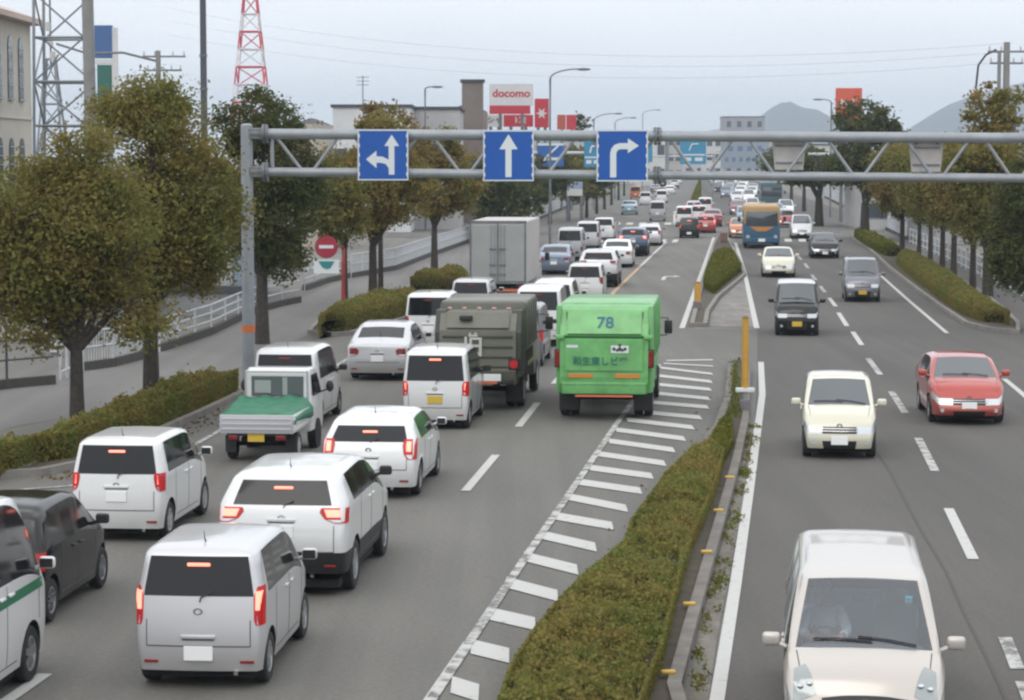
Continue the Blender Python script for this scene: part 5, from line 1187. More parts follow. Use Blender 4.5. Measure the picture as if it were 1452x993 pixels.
# ---------------------------------------------------------------- poles, lamps, towers
def pole(name, px, D, ytop, r0, r1, m, label, cat):
    x = P(px, 222, D).x; z = P(726, ytop, D).z; r = thing(name, (x, D, 0), 0, label, cat); b = MB(); b.cyl((0, 0, 0), (0, 0, z), r0, r1, 16); b.build('shaft', m, r, smooth=True); return r, z
r, z = pole('utility_pole', 128, 76, -60, .20, .17, POLEC, 'thick grey concrete pole beside the steel lattice tower', 'pole')
for k in range(6): b = MB(); b.tube([(-.25, 0, 6 + k * .7), (.25, 0, 6 + k * .7)], .012, 6); b.build('step_bolt', STEELD, r)
r, z = pole('utility_pole', 290, 92, -40, .15, .12, mat('dark_pole', (.09, .09, .11), .7), 'tall thin dark pole rising behind the largest tree', 'pole')
for k in range(4): b = MB(); b.cyl((0, 0, 6 + k * 1.3), (0, 0, 6.08 + k * 1.3), .165, n=14); b.build('band', STEELD, r)
INS = mat('insulator', (.50, .50, .48), .4)
def utility(px, D, ytop, arms, label, r0=.16):
    r, z = pole('utility_pole', px, D, ytop, r0, r0 * .8, POLEC, label, 'pole')
    for (dz, hw_, off) in arms:
        b = MB(); b.box((off, 0, z - dz), (hw_ * 2, .09, .09)); a_ = b.build('crossarm', STEELD, r)
        for q in (-1, -.45, .45, 1):
            b = MB(); b.cyl((off + q * hw_ * .93, 0, z - dz + .04), (off + q * hw_ * .93, 0, z - dz + .26), .05, .035, 8); b.build('insulator', INS, a_)
    return r, z
r, z = utility(226, 120, 72, [(.3, 1.1, .3), (1.0, .9, .3), (1.9, .7, .2)], 'utility pole with crossarms rising behind the largest tree')
b = MB(); b.tube([(-5.2, 0, z + .35), (-3.6, 0, z - .15), (-1.8, 0, z - .1), (0, 0, z - .55)], .06, 8); b.build('cable_arm', STEELD, r)
for q in range(3): b = MB(); b.cyl((-5.6 + q * .1, 0, z + 1.0 - q * .75), (-5.6 + q * .1, 0, z + 1.45 - q * .75), .14, n=10); b.build('insulator', INS, r)
b = MB(); b.tube([(-5.5, 0, z - .8), (-5.5, 0, z + 2.8)], .05, 6); b.tube([(-5.5, 0, z - .8), (-5.1, 0, z - .2)], .05, 6); b.build('spur', STEELD, r)
r, z = utility(1425, 112, 60, [(.45, 1.1, .2), (1.0, .8, .0)], 'utility pole with curved jumper cables at the top right', .19)
b = MB(); b.cyl((-.35, 0, z - 6), (-.35, 0, z - .5), .09, n=10); b.build('cable_riser', POLEC, r)
b = MB(); b.tube([(-.5, 0, z - .35), (-1.0, 0, z - .6), (-1.35, 0, z - 1.1), (-1.45, 0, z - 2.2)], .05, 8); b.build('jumper_cable', BLK, r)
for q in range(2): b = MB(); b.bbox((.35, 0, z - 3.3 - q * .9), (.3, .3, .6), .05); b.build('transformer', STEELD, r)
def lamp(px, D, ytop, armpx, label, base_px=None, arm=1):
    x = P(base_px or px, 222, D).x; z = P(726, ytop, D).z; r = thing('street_lamp', (x, D, 0), 0, label, 'street lamp', 'curved street lamps'); dx = P(armpx, 222, D).x - x; px0 = P(px, 222, D).x - x
    pts = [(0, 0, 0), (px0 * .5, 0, z * .5), (px0, 0, z - .35 * abs(dx))]
    for t in np.linspace(.15, 1, 8): pts.append((px0 + (dx - px0) * (1 - math.cos(t * math.pi / 2)) ** 1.0 * 1.0, 0, z - .35 * abs(dx) * (1 - math.sin(t * math.pi / 2))))
    b = MB(); b.tube(pts, [.09, .08, .07] + [.05] * 8, 8); b.build('pole', STEELD, r, smooth=True)
    b = MB(); b.ball((dx + (.35 if dx > 0 else -.35), 0, z - .02), (.5, .16, .1), 12, 8); b.build('lamp_head', STEELD, r, smooth=True)
lamp(780, 160, 98, 820, 'tall street lamp arching right beside the red upright sign')
lamp(603, 190, 123, 614, 'street lamp seen above the grey flat block')
lamp(842, 260, 161, 872, 'third street lamp, its arm above the dark tree row'); lamp(872, 330, 167, 894, 'small street lamp farther along the left side'); lamp(911, 420, 156, 930, 'smallest street lamp near the beam joint')
lamp(1178, 230, 141, 1164, 'street lamp arching left beside the orange-red sign')
def lattice(name, pxc, D, ybot, ytop, wb, wt, m, label, n, cat='tower', m2=None, rr=.05, z0=0.0):
    x = P(pxc, 222, D).x; zt = P(726, ytop, D).z; r = thing(name, (x, D, 0), 0, label, cat)
    lv = [z0 + (zt - z0) * k / n for k in range(n + 1)]; W_ = [lerp(wb, wt, k / n) / 2 for k in range(n + 1)]
    for k in range(n):
        mm_ = m if (m2 is None or k % 2 == 0) else m2; b = MB()
        c0 = [(sx_ * W_[k], sy_ * W_[k], lv[k]) for sx_, sy_ in ((-1, -1), (1, -1), (1, 1), (-1, 1))]; c1 = [(sx_ * W_[k + 1], sy_ * W_[k + 1], lv[k + 1]) for sx_, sy_ in ((-1, -1), (1, -1), (1, 1), (-1, 1))]
        for i in range(4):
            j = (i + 1) % 4; b.tube([c0[i], c1[i]], rr * 1.5, 4); b.tube([c1[i], c1[j]], rr, 4); b.tube([c0[i], c1[j]] if (k + i) % 2 else [c0[j], c1[i]], rr * .8, 4)
        b.build('tower_section', mm_, r)
    return r
TR = mat('tower_red', (.55, .06, .08), .6); TW = mat('tower_white', (.65, .63, .64), .6)
lattice('lattice_tower', 357, 420, 0, -30, 9.0, 1.6, TR, 'red and white lattice tower far behind the trees', 12, m2=TW, rr=.13)
LG = mat('lattice_grey', (.25, .27, .29), .6, .3)
lattice('lattice_tower', 93, 98, 0, -70, 2.3, 2.0, LG, 'grey steel lattice tower between the beige building and the thick pole', 8, rr=.05)
lattice('lattice_tower', 74, 135, 0, 84, 2.6, .5, LG, 'slimmer tapering grey lattice tower behind the first one', 9, rr=.05)
r, z = pole('antenna_mast', 515, 188, 108, .06, .04, STEELD, 'thin rooftop antenna above the white flat block', 'antenna')
for k in range(3): b = MB(); b.tube([(-.5, 0, z - .1 - k * .3), (.5, 0, z - .1 - k * .3)], .025, 5); b.build('element', STEELD, r)
tree(827, 292, 9, [(0, 0, 9.3, .9, .9, 2.2)], LEAF_B, 90, 'thin sparse conifer left of the third street lamp', 'far roadside trees on the left', nclump=26, per=24, leaf=.3, trunk=.1, fork=6.5, crad=.4)
# red signpost with no-entry disc
g0 = G(487, 449); D_ = g0.y; r = thing('no_entry_sign', (g0.x, D_, 0), 0, 'red post carrying a no-entry disc and a small blue-green board', 'traffic sign')
RP = mat('red_post', (.34, .05, .05), .6); zz = lambda y: P(726, y, D_).z
b = MB(); b.tube([(0, 0, 0), (.0, 0, zz(372)), (.04, 0, zz(352))], [.13, .075, .04], 10); b.build('post', RP, r, smooth=True)
b = MB(); b.tube([(.0, 0, zz(384)), (-1.05, 0, zz(384))], .035, 6); b.tube([(.0, 0, zz(350)), (-1.0, 0, zz(350))], .035, 6); b.build('arm', RP, r)
cxx = P(462, 222, D_).x - g0.x; cz = zz(350)
b = MB(); b.cyl((cxx, -.06, cz), (cxx, -.03, cz), .43, n=28); b.build('back_disc', mat('dim_red', (.30, .03, .04), .6), r)
b = MB(); b.cyl((cxx, -.085, cz), (cxx, -.06, cz), .39, n=28); b.build('disc', mat('no_entry_red', (.34, .025, .05), .6), r)
b = MB(); b.box((cxx, -.095, cz), (.54, .015, .12)); b.build('bar', SIGNW, r)
b = MB(); b.box((P(462, 222, D_).x - g0.x, -.06, zz(378)), (.95, .03, .52)); b.build('board', SIGNW, r)
b = MB(); flat_xz(b, [(cxx - .30, zz(378) + .2), (cxx + .30, zz(378) + .2), (cxx + .16, zz(378) - .05), (cxx + .02, zz(378) - .1), (cxx - .16, zz(378) - .02)], -.09, -.076); b.build('board_emblem', mat('teal', (.03, .22, .22), .5), r)
# yellow delineator posts on the median
YP = mat('yellow_post', (.52, .29, .05), .5, var=.12, vscale=5)
def delineator(px, yb, ytop, wpx, label, crossbar=True):
    g_ = G(px, yb); z = (lambda y: P(726, y, g_.y).z); ppm = (yb - 222) / 6; r = thing('marker_post', (g_.x, g_.y, .0), 0, label, 'marker post')
    w_ = wpx / ppm; zb = .55 if crossbar else .25
    b = MB(); b.cyl((0, 0, zb), (0, 0, z(ytop)), w_ / 2, w_ / 2 * .92, 16); b.build('yellow_sleeve', YP, r, smooth=True)
    b = MB(); b.ball((0, 0, z(ytop)), (w_ * .46, w_ * .46, .08), 14, 6); b.build('cap', mat('dark_amber', (.20, .12, .03), .5), r, smooth=True)
    b = MB(); b.cyl((0, 0, 0), (0, 0, zb), .06, n=10); b.build('stem', STEEL, r)
    if crossbar: b = MB(); b.bbox((0, -.02, zb + .06), (.44, .14, .10), .02); b.build('crossbar', SIGNW, r); b = MB(); b.bbox((0, 0, .2), (.24, .2, .36), .03); b.build('footing', mat('footing_grey', (.17, .16, .17), .8), r)
    else: b = MB(); b.bbox((.0, 0, .2), (.34, .3, .4), .03); b.build('footing', mat('footing_grey', (.17, .16, .17), .8), r)
delineator(1056, 590, 452, 10.5, 'tall yellow post with pale crossbar at the tip of the median hedge')
delineator(989, 442, 402, 10, 'shorter yellow post on the small traffic island beyond the gap', False)
b = MB(); g_ = G(1026, 346); b.bbox((0, 0, .35), (.5, .4, .7), .05); o = b.build('marker_block', mat('reddish_block', (.24, .14, .12), .8)); o.location = (g_.x, g_.y, .1); tag(o, 'reddish block at the far tip of the traffic island', 'marker post')
# ---------------------------------------------------------------- far overhead signs
def overhead(px_pole, px_end, yarm, D, signs, label, yb=None):
    x = P(px_pole, 222, D).x; r = thing('overhead_sign', (x, D, 0), 0, label, 'traffic sign'); z = P(726, yarm, D).z; e = P(px_end, 222, D).x - x
    b = MB(); b.cyl((0, 0, 0), (0, 0, z + .4), .19, .15, 12); b.build('pole', STEEL, r, smooth=True)
    b = MB(); b.tube([(0, 0, z), (e, 0, z)], .15, 10); b.build('arm', mat('pale_steel', (.50, .51, .52), .5), r, smooth=True)
    for (l, r2, t_, bt, m, kind) in signs:
        a_, c_ = P(l, 222, D).x - x, P(r2, 222, D).x - x; z1_, z0_ = P(726, t_, D).z, P(726, bt, D).z
        b = MB(); b.bbox(((a_ + c_) / 2, -.22, (z0_ + z1_) / 2), (c_ - a_, .08, z1_ - z0_), .02); s_ = b.build('panel', m, r); w_ = c_ - a_; h_ = z1_ - z0_; cx_ = (a_ + c_) / 2
        b = MB()
        if kind == 'guide':
            b.tube([(cx_ - w_ * .34, -.28, z0_ + h_ * .12), (cx_ - w_ * .1, -.28, z0_ + h_ * .45), (cx_ + w_ * .3, -.28, z1_ - h_ * .12)], .10, 6); b.box((cx_ + w_ * .05, -.28, z0_ + h_ * .32), (w_ * .7, .02, h_ * .12)); b.box((cx_, -.28, z1_ - h_ * .06), (w_ * .98, .02, h_ * .10))
        elif kind == 'blue':
            b.box((cx_, -.28, z0_ + h_ * .38), (w_ * .9, .02, h_ * .06)); b.box((cx_ - w_ * .22, -.28, z0_ + h_ * .2), (w_ * .3, .02, h_ * .14)); b.box((cx_ + w_ * .22, -.28, z0_ + h_ * .2), (w_ * .3, .02, h_ * .14)); b.tube([(cx_ - w_ * .15, -.28, z0_ + h_ * .55), (cx_ - w_ * .05, -.28, z0_ + h_ * .8), (cx_ + w_ * .2, -.28, z0_ + h_ * .82)], .10, 6)
        elif kind == 'pale':
            for q in range(6): b.box((cx_ - w_ * .38 + q * w_ * .15, -.28, z0_ + h_ * .32), (w_ * .07, .02, h_ * .16))
            for q in range(4): b.box((cx_ - w_ * .3 + q * w_ * .2, -.28, z0_ + h_ * .72), (w_ * .1, .02, h_ * .18))
        if b.v: b.build('marking', SIGNW if kind != 'pale' else mat('marking_blue', (.12, .19, .32), .5), s_)
    return r
BL2 = mat('guide_blue', (.02, .12, .40), .5); CY = mat('guide_cyan', (.04, .25, .42), .5); PLB = mat('pale_board', (.27, .31, .36), .6)
overhead(716, 852, 217, 205, [(762, 799, 203, 236, BL2, 'guide'), (828, 852, 201, 237, CY, 'blue')], 'far left overhead guide signs seen through the gantry truss')
overhead(1268, 1146, 219, 200, [(1150, 1190, 224, 238, mat('dark_sign_back', (.06, .065, .07), .7), 'plain')], 'pale overhead arm with a dark sign back on the right')
overhead(1012, 906, 222, 330, [(964, 1001, 198, 233, CY, 'blue'), (913, 925, 205, 230, CY, 'plain')], 'far blue guide signs over the middle of the road')
overhead(1094, 1016, 214, 380, [(1022, 1090, 200, 239, PLB, 'pale')], 'far large pale guide sign with blue characters')
r, xc = billboard('information_sign', [(804, 826, 258, 268, mat('info_blue', (.30, .36, .50), .6), 'blue_panel'), (804, 826, 268, 278, SW_, 'white_panel')], 215, 'small pale blue and white road information board before the dark tree row', posts=(-.45, .45), cat='traffic sign')
# ---------------------------------------------------------------- overhead wires
WIRE = mat('wire', (.30, .31, .33), .7)
def wire(a, c, sag, label, rr=.006):
    b = MB(); a, c = Vector(a), Vector(c); b.tube([a.lerp(c, t) - Vector((0, 0, sag * 4 * t * (1 - t))) for t in np.linspace(0, 1, 24)], rr, 4); tag(b.build('overhead_wire', WIRE), label, 'wire', 'overhead wires')
for i, (ya, yc) in enumerate([(12, 62), (30, 74), (50, 88)]):
    wire(P(240, ya, 150), P(1425, yc, 112), 1.6, ['highest of the three faint wires crossing the sky', 'middle one of the three faint wires crossing the sky', 'lowest of the three faint wires crossing the sky'][i])
# ---------------------------------------------------------------- hills
def hill(name, sil, D, dep, label, seed):
    xs = [p[0] for p in sil]; ysil = [p[1] for p in sil]; nx, ny = 160, 24; V = []
    for j in range(ny + 1):
        v = j / ny; y = D - dep + 2 * dep * v; pr = math.sin(math.pi * v) ** .8 if 0 < v < 1 else 0
        for i in range(nx + 1):
            px = lerp(xs[0], xs[-1], i / nx); X = P(px, 222, D).x; zr = max(0, P(726, interp(px, xs, ysil), D).z)
            n_ = noise.fractal(Vector((X * .004, y * .004, seed)), .9, 2.1, 6)
            V.append((X, y, -.5 + zr * pr * (1 + (.10 * n_ if v != .5 else .03 * n_))))
    b = MB(); b.add(V, [(j * (nx + 1) + i, j * (nx + 1) + i + 1, (j + 1) * (nx + 1) + i + 1, (j + 1) * (nx + 1) + i) for j in range(ny) for i in range(nx)])
    o = b.build(name, mat('forest_hill', (.030, .042, .025), .95, var=.35, vscale=.02), smooth='all'); struct(o)
hill('hills', [(1010, 224), (1040, 200), (1062, 182), (1085, 165), (1100, 153), (1113, 147), (1128, 154), (1146, 155), (1166, 165), (1185, 172), (1210, 186), (1260, 198), (1300, 188), (1322, 166), (1350, 150), (1385, 134), (1420, 126), (1460, 118), (1540, 128), (1620, 160), (1700, 224)], 4300, 500, '', 3)
hill('hills', [(560, 224), (760, 208), (900, 200), (960, 192), (1010, 184), (1060, 178), (1120, 196), (1200, 224)], 5000, 400, '', 4)
# ---------------------------------------------------------------- haze
b = MB(); b.box((0, 2640, 74.5), (7300, 5960, 151)); o = b.build('haze', []); o['kind'] = 'stuff'
hm = bpy.data.materials.new('haze_air'); hm.use_nodes = True; hn = hm.node_tree; hn.nodes.clear(); ho = hn.nodes.new('ShaderNodeOutputMaterial'); hv = hn.nodes.new('ShaderNodeVolumePrincipled')
hv.inputs['Color'].default_value = (.76, .87, 1.0, 1); hv.inputs['Density'].default_value = .00026; hv.inputs['Anisotropy'].default_value = .0
hn.links.new(hv.outputs[0], ho.inputs['Volume']); o.data.materials.append(hm)
# ---------------------------------------------------------------- near vehicles, left carriageway
GL, GR = 'vehicles waiting in the left carriageway', 'oncoming vehicles in the right carriageway'
KP = 'kei wagon'
def cloned(src, paint, brake=None, skip=(), plate=None, glass=None):
    r = dup(src, None, skip)
    for k in list(r.keys()):
        if k in ('label', 'group', 'category'): del r[k]
    for c in kids(r):
        n = base(c)
        for d in kids(c):
            if base(d) == 'brake_bulb' and brake is False: bpy.data.objects.remove(d)
        if n in ('body', 'rear_spoiler', 'door_handle'): setmat(c, paint)
        if n == 'wing_mirror': setmat(c, paint)
        if n == 'tail_light' and brake is not None: setmat(c, TLON if brake else TL)
        if n == 'high_brake_light' and brake is not None: setmat(c, TLHOT if brake else TL)
        if n == 'number_plate' and plate: setmat(c, plate)
    return r
def car(style, paint, px, yb, label, cat, name, group, side='L', away=True, dh=0.0, src=None, brake=None, skip=(), plate=None, **kw):
    r = cloned(src, paint, brake, skip, plate) if src else build_car(style, paint, plate=plate or PLW, view='rear' if away else 'front', brake='off' if (brake in ('off', False) or not away) else 'lit', **kw)
    L = ST[style]['L']; place(r, px, yb, L, away, side, dh); finish(r, name, label, cat, group); return r
wagon_r = car('kei_wagon', SILVERW, 282, 980, 'pale silver-white boxy small car nearest the bottom left corner, brake lamps glowing', 'car', 'small_wagon', GL, dh=-.02, platez=.42)
xtrail = car('suv', PEARL, 399, 850, 'white sport utility car with wide dark rear window and black lower bumper', 'car', 'sport_utility_car', GL, lowtrim=True, rails=False, platez=.92, mirror=BLK)
aqua = car('hatch', WHITE, 522, 709, 'white sloping-tailed hatchback directly ahead of the white sport utility car', 'car', 'hatchback', GL, platez=.60)
nbox = car('kei_wagon', WHITE, 166, 770, 'white rounded small wagon waiting just ahead of the dark small car', 'car', 'small_wagon', GL, platez=.72, brake='lit', rim=HUB, lamp='round')
stepw = car('kei_tall', PEARL, 617, 610, 'white tall narrow wagon with yellow plate right behind the olive refuse truck', 'car', 'tall_wagon', GL, plate=PLY, platez=.66, mirror=BLK)
spacia = car('kei_tall', WHITE, 404, 608, 'white tall wagon with blacked-out pillars just ahead of the small pickup truck', 'car', 'tall_wagon', GL, brake='off', platez=.66, mirror=BLK, spoiler=False)
sedan = car('sedan', SILVERW, 535, 541, 'pale silver sedan with round-shouldered boot and unlit red lamps', 'car', 'sedan', GL, brake='off', platez=.60)
darkk = car('kei_low', BLACK, -20, 892, 'black small car at the left edge beside the white striped van', 'car', 'small_wagon', GL, mirror=BLK)
# white one-box van with the green waistband at the left edge
van = build_car('high_van', WHITE, view='front', antenna=False)
parts_, bvh_ = shell(ST['high_van']); sf_ = Surf(bvh_, ST['high_van'])
for sgn in (-1, 1):
    gs = MB(); ys3 = np.linspace(-2.1, 1.95, 26)
    for a, c in zip(ys3[:-1], ys3[1:]):
        for z0_, z1_ in ((1.03, 1.15),):
            q = [Vector((sf_.side(y, z, sgn) + sgn * .004, y, z)) for y, z in ((a, z0_), (c, z0_), (c, z1_), (a, z1_))]
            gs.add([*q, *[v - Vector((sgn * .01, 0, 0)) for v in q]], [(0, 1, 2, 3), (4, 7, 6, 5), (0, 4, 5, 1), (2, 6, 7, 3)])
    gs.build('green_stripe', mat('green_stripe', (.02, .17, .08), .4), van)
place(van, -225, 1080, 4.5, True, 'L'); finish(van, 'van', 'white van with a dark green waist stripe cut off by the left edge', 'van', GL)

# ---------------------------------------------------------------- trucks
def wheels(root, W, axles, r, dual=(), wd=.2, rim=HUB, steel=True):
    for y in axles:
        for sgn in (-1, 1):
            make_wheel(root, sgn * (W / 2 - wd / 2 - .03), y, r, rim, sgn, wd, steel)
            if y in dual: make_wheel(root, sgn * (W / 2 - wd * 1.5 - .06), y, r, rim, sgn, wd, steel)
def truck_mirror(root, x, y, z, sgn):
    m = MB(); m.tube([(x, y, z + .45), (x + sgn * .28, y - .02, z + .45), (x + sgn * .30, y - .02, z + .1)], .016, 6); m.tube([(x, y, z), (x + sgn * .28, y - .02, z + .02)], .016, 6)
    o = m.build('wing_mirror_arm', BLK, root)
    m = MB(); m.bbox((x + sgn * .30, y - .02, z + .22), (.20, .07, .34), .03); m.build('wing_mirror', BLK, o, smooth=True)
def lamp_cluster(root, x, y, z, w_, h_, on=False, round_=False):
    b = MB(); b.bbox((x, y, z), (w_ + .05, .07, h_ + .06), .015); o = b.build('lamp_box', BLK, root)
    b = MB()
    if round_: b.cyl((x, y - .06, z), (x, y - .03, z), w_ / 2, n=18)
    else: b.bbox((x, y - .035, z), (w_, .04, h_), .01)
    b.build('tail_light', TLON if on else TL, o)
def truck_cab(root, W, y0, y1, z0, z1, paint, win=True):
    """cab-over cab: y0 rear wall, y1 nose"""
    b = MB(); n = 6
    prof = [(y0, z0), (y1 - .05, z0), (y1, z0 + .25), (y1, z0 + .75), (y1 - .06, z0 + .95), (y1 - .42, z1 - .18), (y1 - .62, z1 - .03), (y1 - .9, z1), (y0 + .12, z1), (y0, z1 - .12)]
    bm = bmesh.new(); vs = [bm.verts.new((-W / 2, p[0], p[1])) for p in prof]; f = bm.faces.new(vs); r_ = bmesh.ops.extrude_face_region(bm, geom=[f]); ev = [g_ for g_ in r_['geom'] if isinstance(g_, bmesh.types.BMVert)]
    bmesh.ops.translate(bm, verts=ev, vec=(W, 0, 0)); bmesh.ops.recalc_face_normals(bm, faces=bm.faces)
    for v in bm.verts:
        t = max(0, (v.co.z - z0 - .95) / (z1 - z0 - .95)); v.co.x *= 1 - .10 * t
    bmesh.ops.bevel(bm, geom=[e for e in bm.edges if abs(e.verts[0].co.x - e.verts[1].co.x) < .2], offset=.05, segments=2, profile=.5, affect='EDGES')
    bm.verts.index_update(); b.add([v.co for v in bm.verts], [[v.index for v in f.verts] for f in bm.faces]); bm.free()
    b.build('cab', paint, root, smooth=True)
    h0, h1 = z0 + 1.0, z1 - .17
    for sgn in (-1, 1):
        q = [(y0 + .22, h0), (y1 - .12, h0), (y1 - .47, h1), (y0 + .22, h1)]; b = MB()
        xx = lambda z: sgn * (W / 2 * (1 - .10 * max(0, (z - z0 - .95) / (z1 - z0 - .95))) + .004)
        b.add([(xx(z), y, z) for y, z in q] + [(xx(z) - sgn * .03, y, z) for y, z in q], [(0, 1, 2, 3), (4, 7, 6, 5), (0, 4, 5, 1), (1, 5, 6, 2), (2, 6, 7, 3), (3, 7, 4, 0)]); b.build('side_window', GLASS, root)
    for sgn in (-1, 1): truck_mirror(root, sgn * W / 2 * .95, y1 - .15, z0 + 1.0, sgn)

# small pickup with the green tarpaulin
def kei_truck(px, yb):
    W, L = 1.475, 3.40; r = thing('pickup_truck', (0, 0, 0), 0, 'small white pickup truck with a green tarpaulin over its load bed', 'truck', GL)
    wheels(r, W, (-.95, 1.02), .27, wd=.16)
    b = MB(); b.bbox((0, .1, .42), (.75, 3.0, .12), .02); b.box((0, -.95, .30), (1.2, .1, .08)); b.box((0, 1.3, .42), (1.3, .6, .2)); b.build('chassis', BLK2, r)
    # bed
    y0, y1 = -1.70, .28; z0, z1 = .62, .92
    b = MB(); b.box((0, (y0 + y1) / 2, z0), (W - .03, y1 - y0, .07)); b.build('bed_floor', SILVER, r)
    b = MB(); b.bbox((0, y0 + .02, (z0 + z1) / 2), (W - .02, .045, z1 - z0 + .06), .012); 
    t = b.build('tailgate', mat('tailgate_grey', (.46, .46, .48), .45, .2, coat=.3), r, smooth=True)
    b = MB()
    for zz_ in (z0 + .05, z0 + .15, z0 + .25): b.bbox((0, y0 - .006, zz_), (W - .1, .02, .035), .008)
    b.build('tailgate_ribs', mat('tailgate_rib', (.50, .50, .52), .45, .2), t)
    for sgn in (-1, 1):
        b = MB(); b.bbox((sgn * (W / 2 - .02), (y0 + y1) / 2, (z0 + z1) / 2), (.04, y1 - y0 - .06, z1 - z0 + .04), .012)
        for k in range(3): b.bbox((sgn * (W / 2 + .002), (y0 + y1) / 2, z0 + .04 + k * .1), (.02, y1 - y0 - .1, .03), .006)
        b.build('side_gate', WHITE, r, smooth=True)
    # tarpaulin: sagging sheet draped over the front of the bed and its right side
    nx, ny = 22, 26; V = []
    for j in range(ny + 1):
        for i in range(nx + 1):
            u, v = i / nx, j / ny; x = lerp(-W / 2 + .0, W / 2 + .03, u); y = lerp(y0 + .02, y1 - .02, v)
            if u > .93: x = W / 2 + .035
            z = z1 + .02 + .20 * v ** 1.3 + .02 * math.sin(math.pi * u) * (1 - .3 * v) + .025 * noise.noise(Vector((x * 3.0, y * 2.6, 2))) - .05 * math.sin(3 * u * math.pi) ** 2 * v
            if u > .9: z -= (u - .9) / .1 * (.10 + .34 * max(0, v - .05))
            if v < .06: z -= .06
            V.append((x, y, z))
    b = MB(); b.add(V, [(j * (nx + 1) + i, j * (nx + 1) + i + 1, (j + 1) * (nx + 1) + i + 1, (j + 1) * (nx + 1) + i) for j in range(ny) for i in range(nx)])
    o = b.build('tarpaulin', mat('green_tarpaulin', (.03, .17, .095), .6, var=.28, vscale=3.5, bump=.3), r, smooth='all'); m_ = o.modifiers.new('t', 'SOLIDIFY'); m_.thickness = .012
    # front bed frame
    b = MB(); 
    for sgn in (-1, 1): b.cyl((sgn * .64, .33, .6), (sgn * .64, .33, 1.64), .022, n=8)
    for z in (1.06, 1.62): b.cyl((-.64, .33, z), (.64, .33, z), .02, n=8)
    b.build('guard_frame', SILVER, r, smooth=True)
    # cab
    cz0, cz1 = .34, 1.68
    b = MB(); bm = bmesh.new(); prof = [(.42, cz0 + .05), (1.60, cz0), (1.69, cz0 + .15), (1.70, .95), (1.62, 1.08), (1.30, 1.57), (1.14, 1.66), (.55, cz1), (.44, 1.59)]
    vs = [bm.verts.new((-.72, p[0], p[1])) for p in prof]; f = bm.faces.new(vs); q = bmesh.ops.extrude_face_region(bm, geom=[f]); ev = [g_ for g_ in q['geom'] if isinstance(g_, bmesh.types.BMVert)]
    bmesh.ops.translate(bm, verts=ev, vec=(1.44, 0, 0)); bmesh.ops.recalc_face_normals(bm, faces=bm.faces)
    for v in bm.verts: v.co.x *= 1 - .12 * max(0, (v.co.z - 1.05) / .7)
    bmesh.ops.bevel(bm, geom=[e for e in bm.edges if abs(e.verts[0].co.x - e.verts[1].co.x) < .2], offset=.06, segments=3, profile=.5, affect='EDGES')
    bm.verts.index_update(); b.add([v.co for v in bm.verts], [[v.index for v in f.verts] for f in bm.faces]); bm.free(); b.build('cab', WHITE, r, smooth=True)
    b = MB(); b.bbox((0, .425, 1.31), (1.08, .03, .42), .012); rw = b.build('rear_window', mat('clear_rear_glass', (.10, .12, .12), .12, spec=.8), r)
    b = MB(); b.bbox((.16, .405, 1.31), (.10, .012, .36), .004); b.bbox((-.30, .405, 1.30), (.34, .012, .26), .05); b.build('seat_back', mat('pale_interior', (.30, .33, .32), .8), rw)
    for sgn in (-1, 1):
        b = MB(); xx = lambda z: sgn * (.722 * (1 - .12 * max(0, (z - 1.05) / .7)) + .004); q = [(.62, 1.10), (1.48, 1.10), (1.24, 1.53), (.62, 1.53)]
        b.add([(xx(z), y, z) for y, z in q] + [(xx(z) - sgn * .02, y, z) for y, z in q], [(0, 1, 2, 3), (4, 7, 6, 5), (0, 4, 5, 1), (1, 5, 6, 2), (2, 6, 7, 3), (3, 7, 4, 0)]); b.build('side_window', GLASS, r)
        m = MB(); m.tube([(sgn * .70, 1.45, 1.1), (sgn * .86, 1.47, 1.16)], .018, 6); m.ball((sgn * .90, 1.46, 1.22), (.085, .05, .12), 12, 8); m.build('wing_mirror', BLK, r, smooth=True)
        b = MB(); b.cyl((sgn * .60, 1.02, .27), (sgn * .735, 1.02, .27), .33, n=24); b.build('wheel_arch', BLK2, r)
        lamp_cluster(r, sgn * .47, y0 + .07, .50, .18, .08)
        b = MB(); b.box((sgn * .60, -1.28, .33), (.22, .02, .34)); b.build('mud_flap', BLK, r)
    b = MB(); b.bbox((-.02, y0 + .05, .50), (.33, .02, .165), .005); b.build('number_plate', PLY, r)
    b = MB(); b.box((0, y0 + .10, .56), (1.2, .05, .07)); b.build('rear_bumper', BLK, r)
    place(r, px, yb, L, True, 'L')
kei_truck(364, 658)

def packer_truck(px, yb, W, L, H, paint, label, style, top, dark, dh=0.0):
    r = thing('refuse_truck', (0, 0, 0), 0, label, 'truck', GL); y0 = -L / 2; wr = .40
    wheels(r, W, (y0 + 1.35, L / 2 - .95), wr, dual=(y0 + 1.35,), wd=.2)
    b = MB(); 
    for s_ in (-1, 1): b.box((s_ * .38, .1, .62), (.10, L - .5, .20))
    b.box((0, y0 + 1.35, .42), (1.4, .12, .12)); b.box((0, L * .15, .55), (W * .8, .5, .45)); b.build('chassis', BLK2, r)
    # container
    yc0, yc1 = y0 + 1.25, L / 2 - 1.75; zb = .86
    b = MB(); b.bbox((0, (yc0 + yc1) / 2, (zb + H - .12) / 2), (W, yc1 - yc0, H - .12 - zb), .07, 3)
    for y in np.linspace(yc0 + .2, yc1 - .2, 5):
        for s_ in (-1, 1): b.bbox((s_ * (W / 2 + .015), y, (zb + H - .12) / 2), (.03, .09, H - .3 - zb), .01)
    b.v = [(v[0], v[1], v[2] + (zb if False else zb / 2)) for v in b.v]
    b.build('container', paint, r, smooth=True)
    b = MB(); b.bbox((0, (yc0 + yc1) / 2 - .1, H - .07), (W * .93, yc1 - yc0 + .1, .07), .02); b.build('container_roof', top, r)
    return r, y0, W, L, H
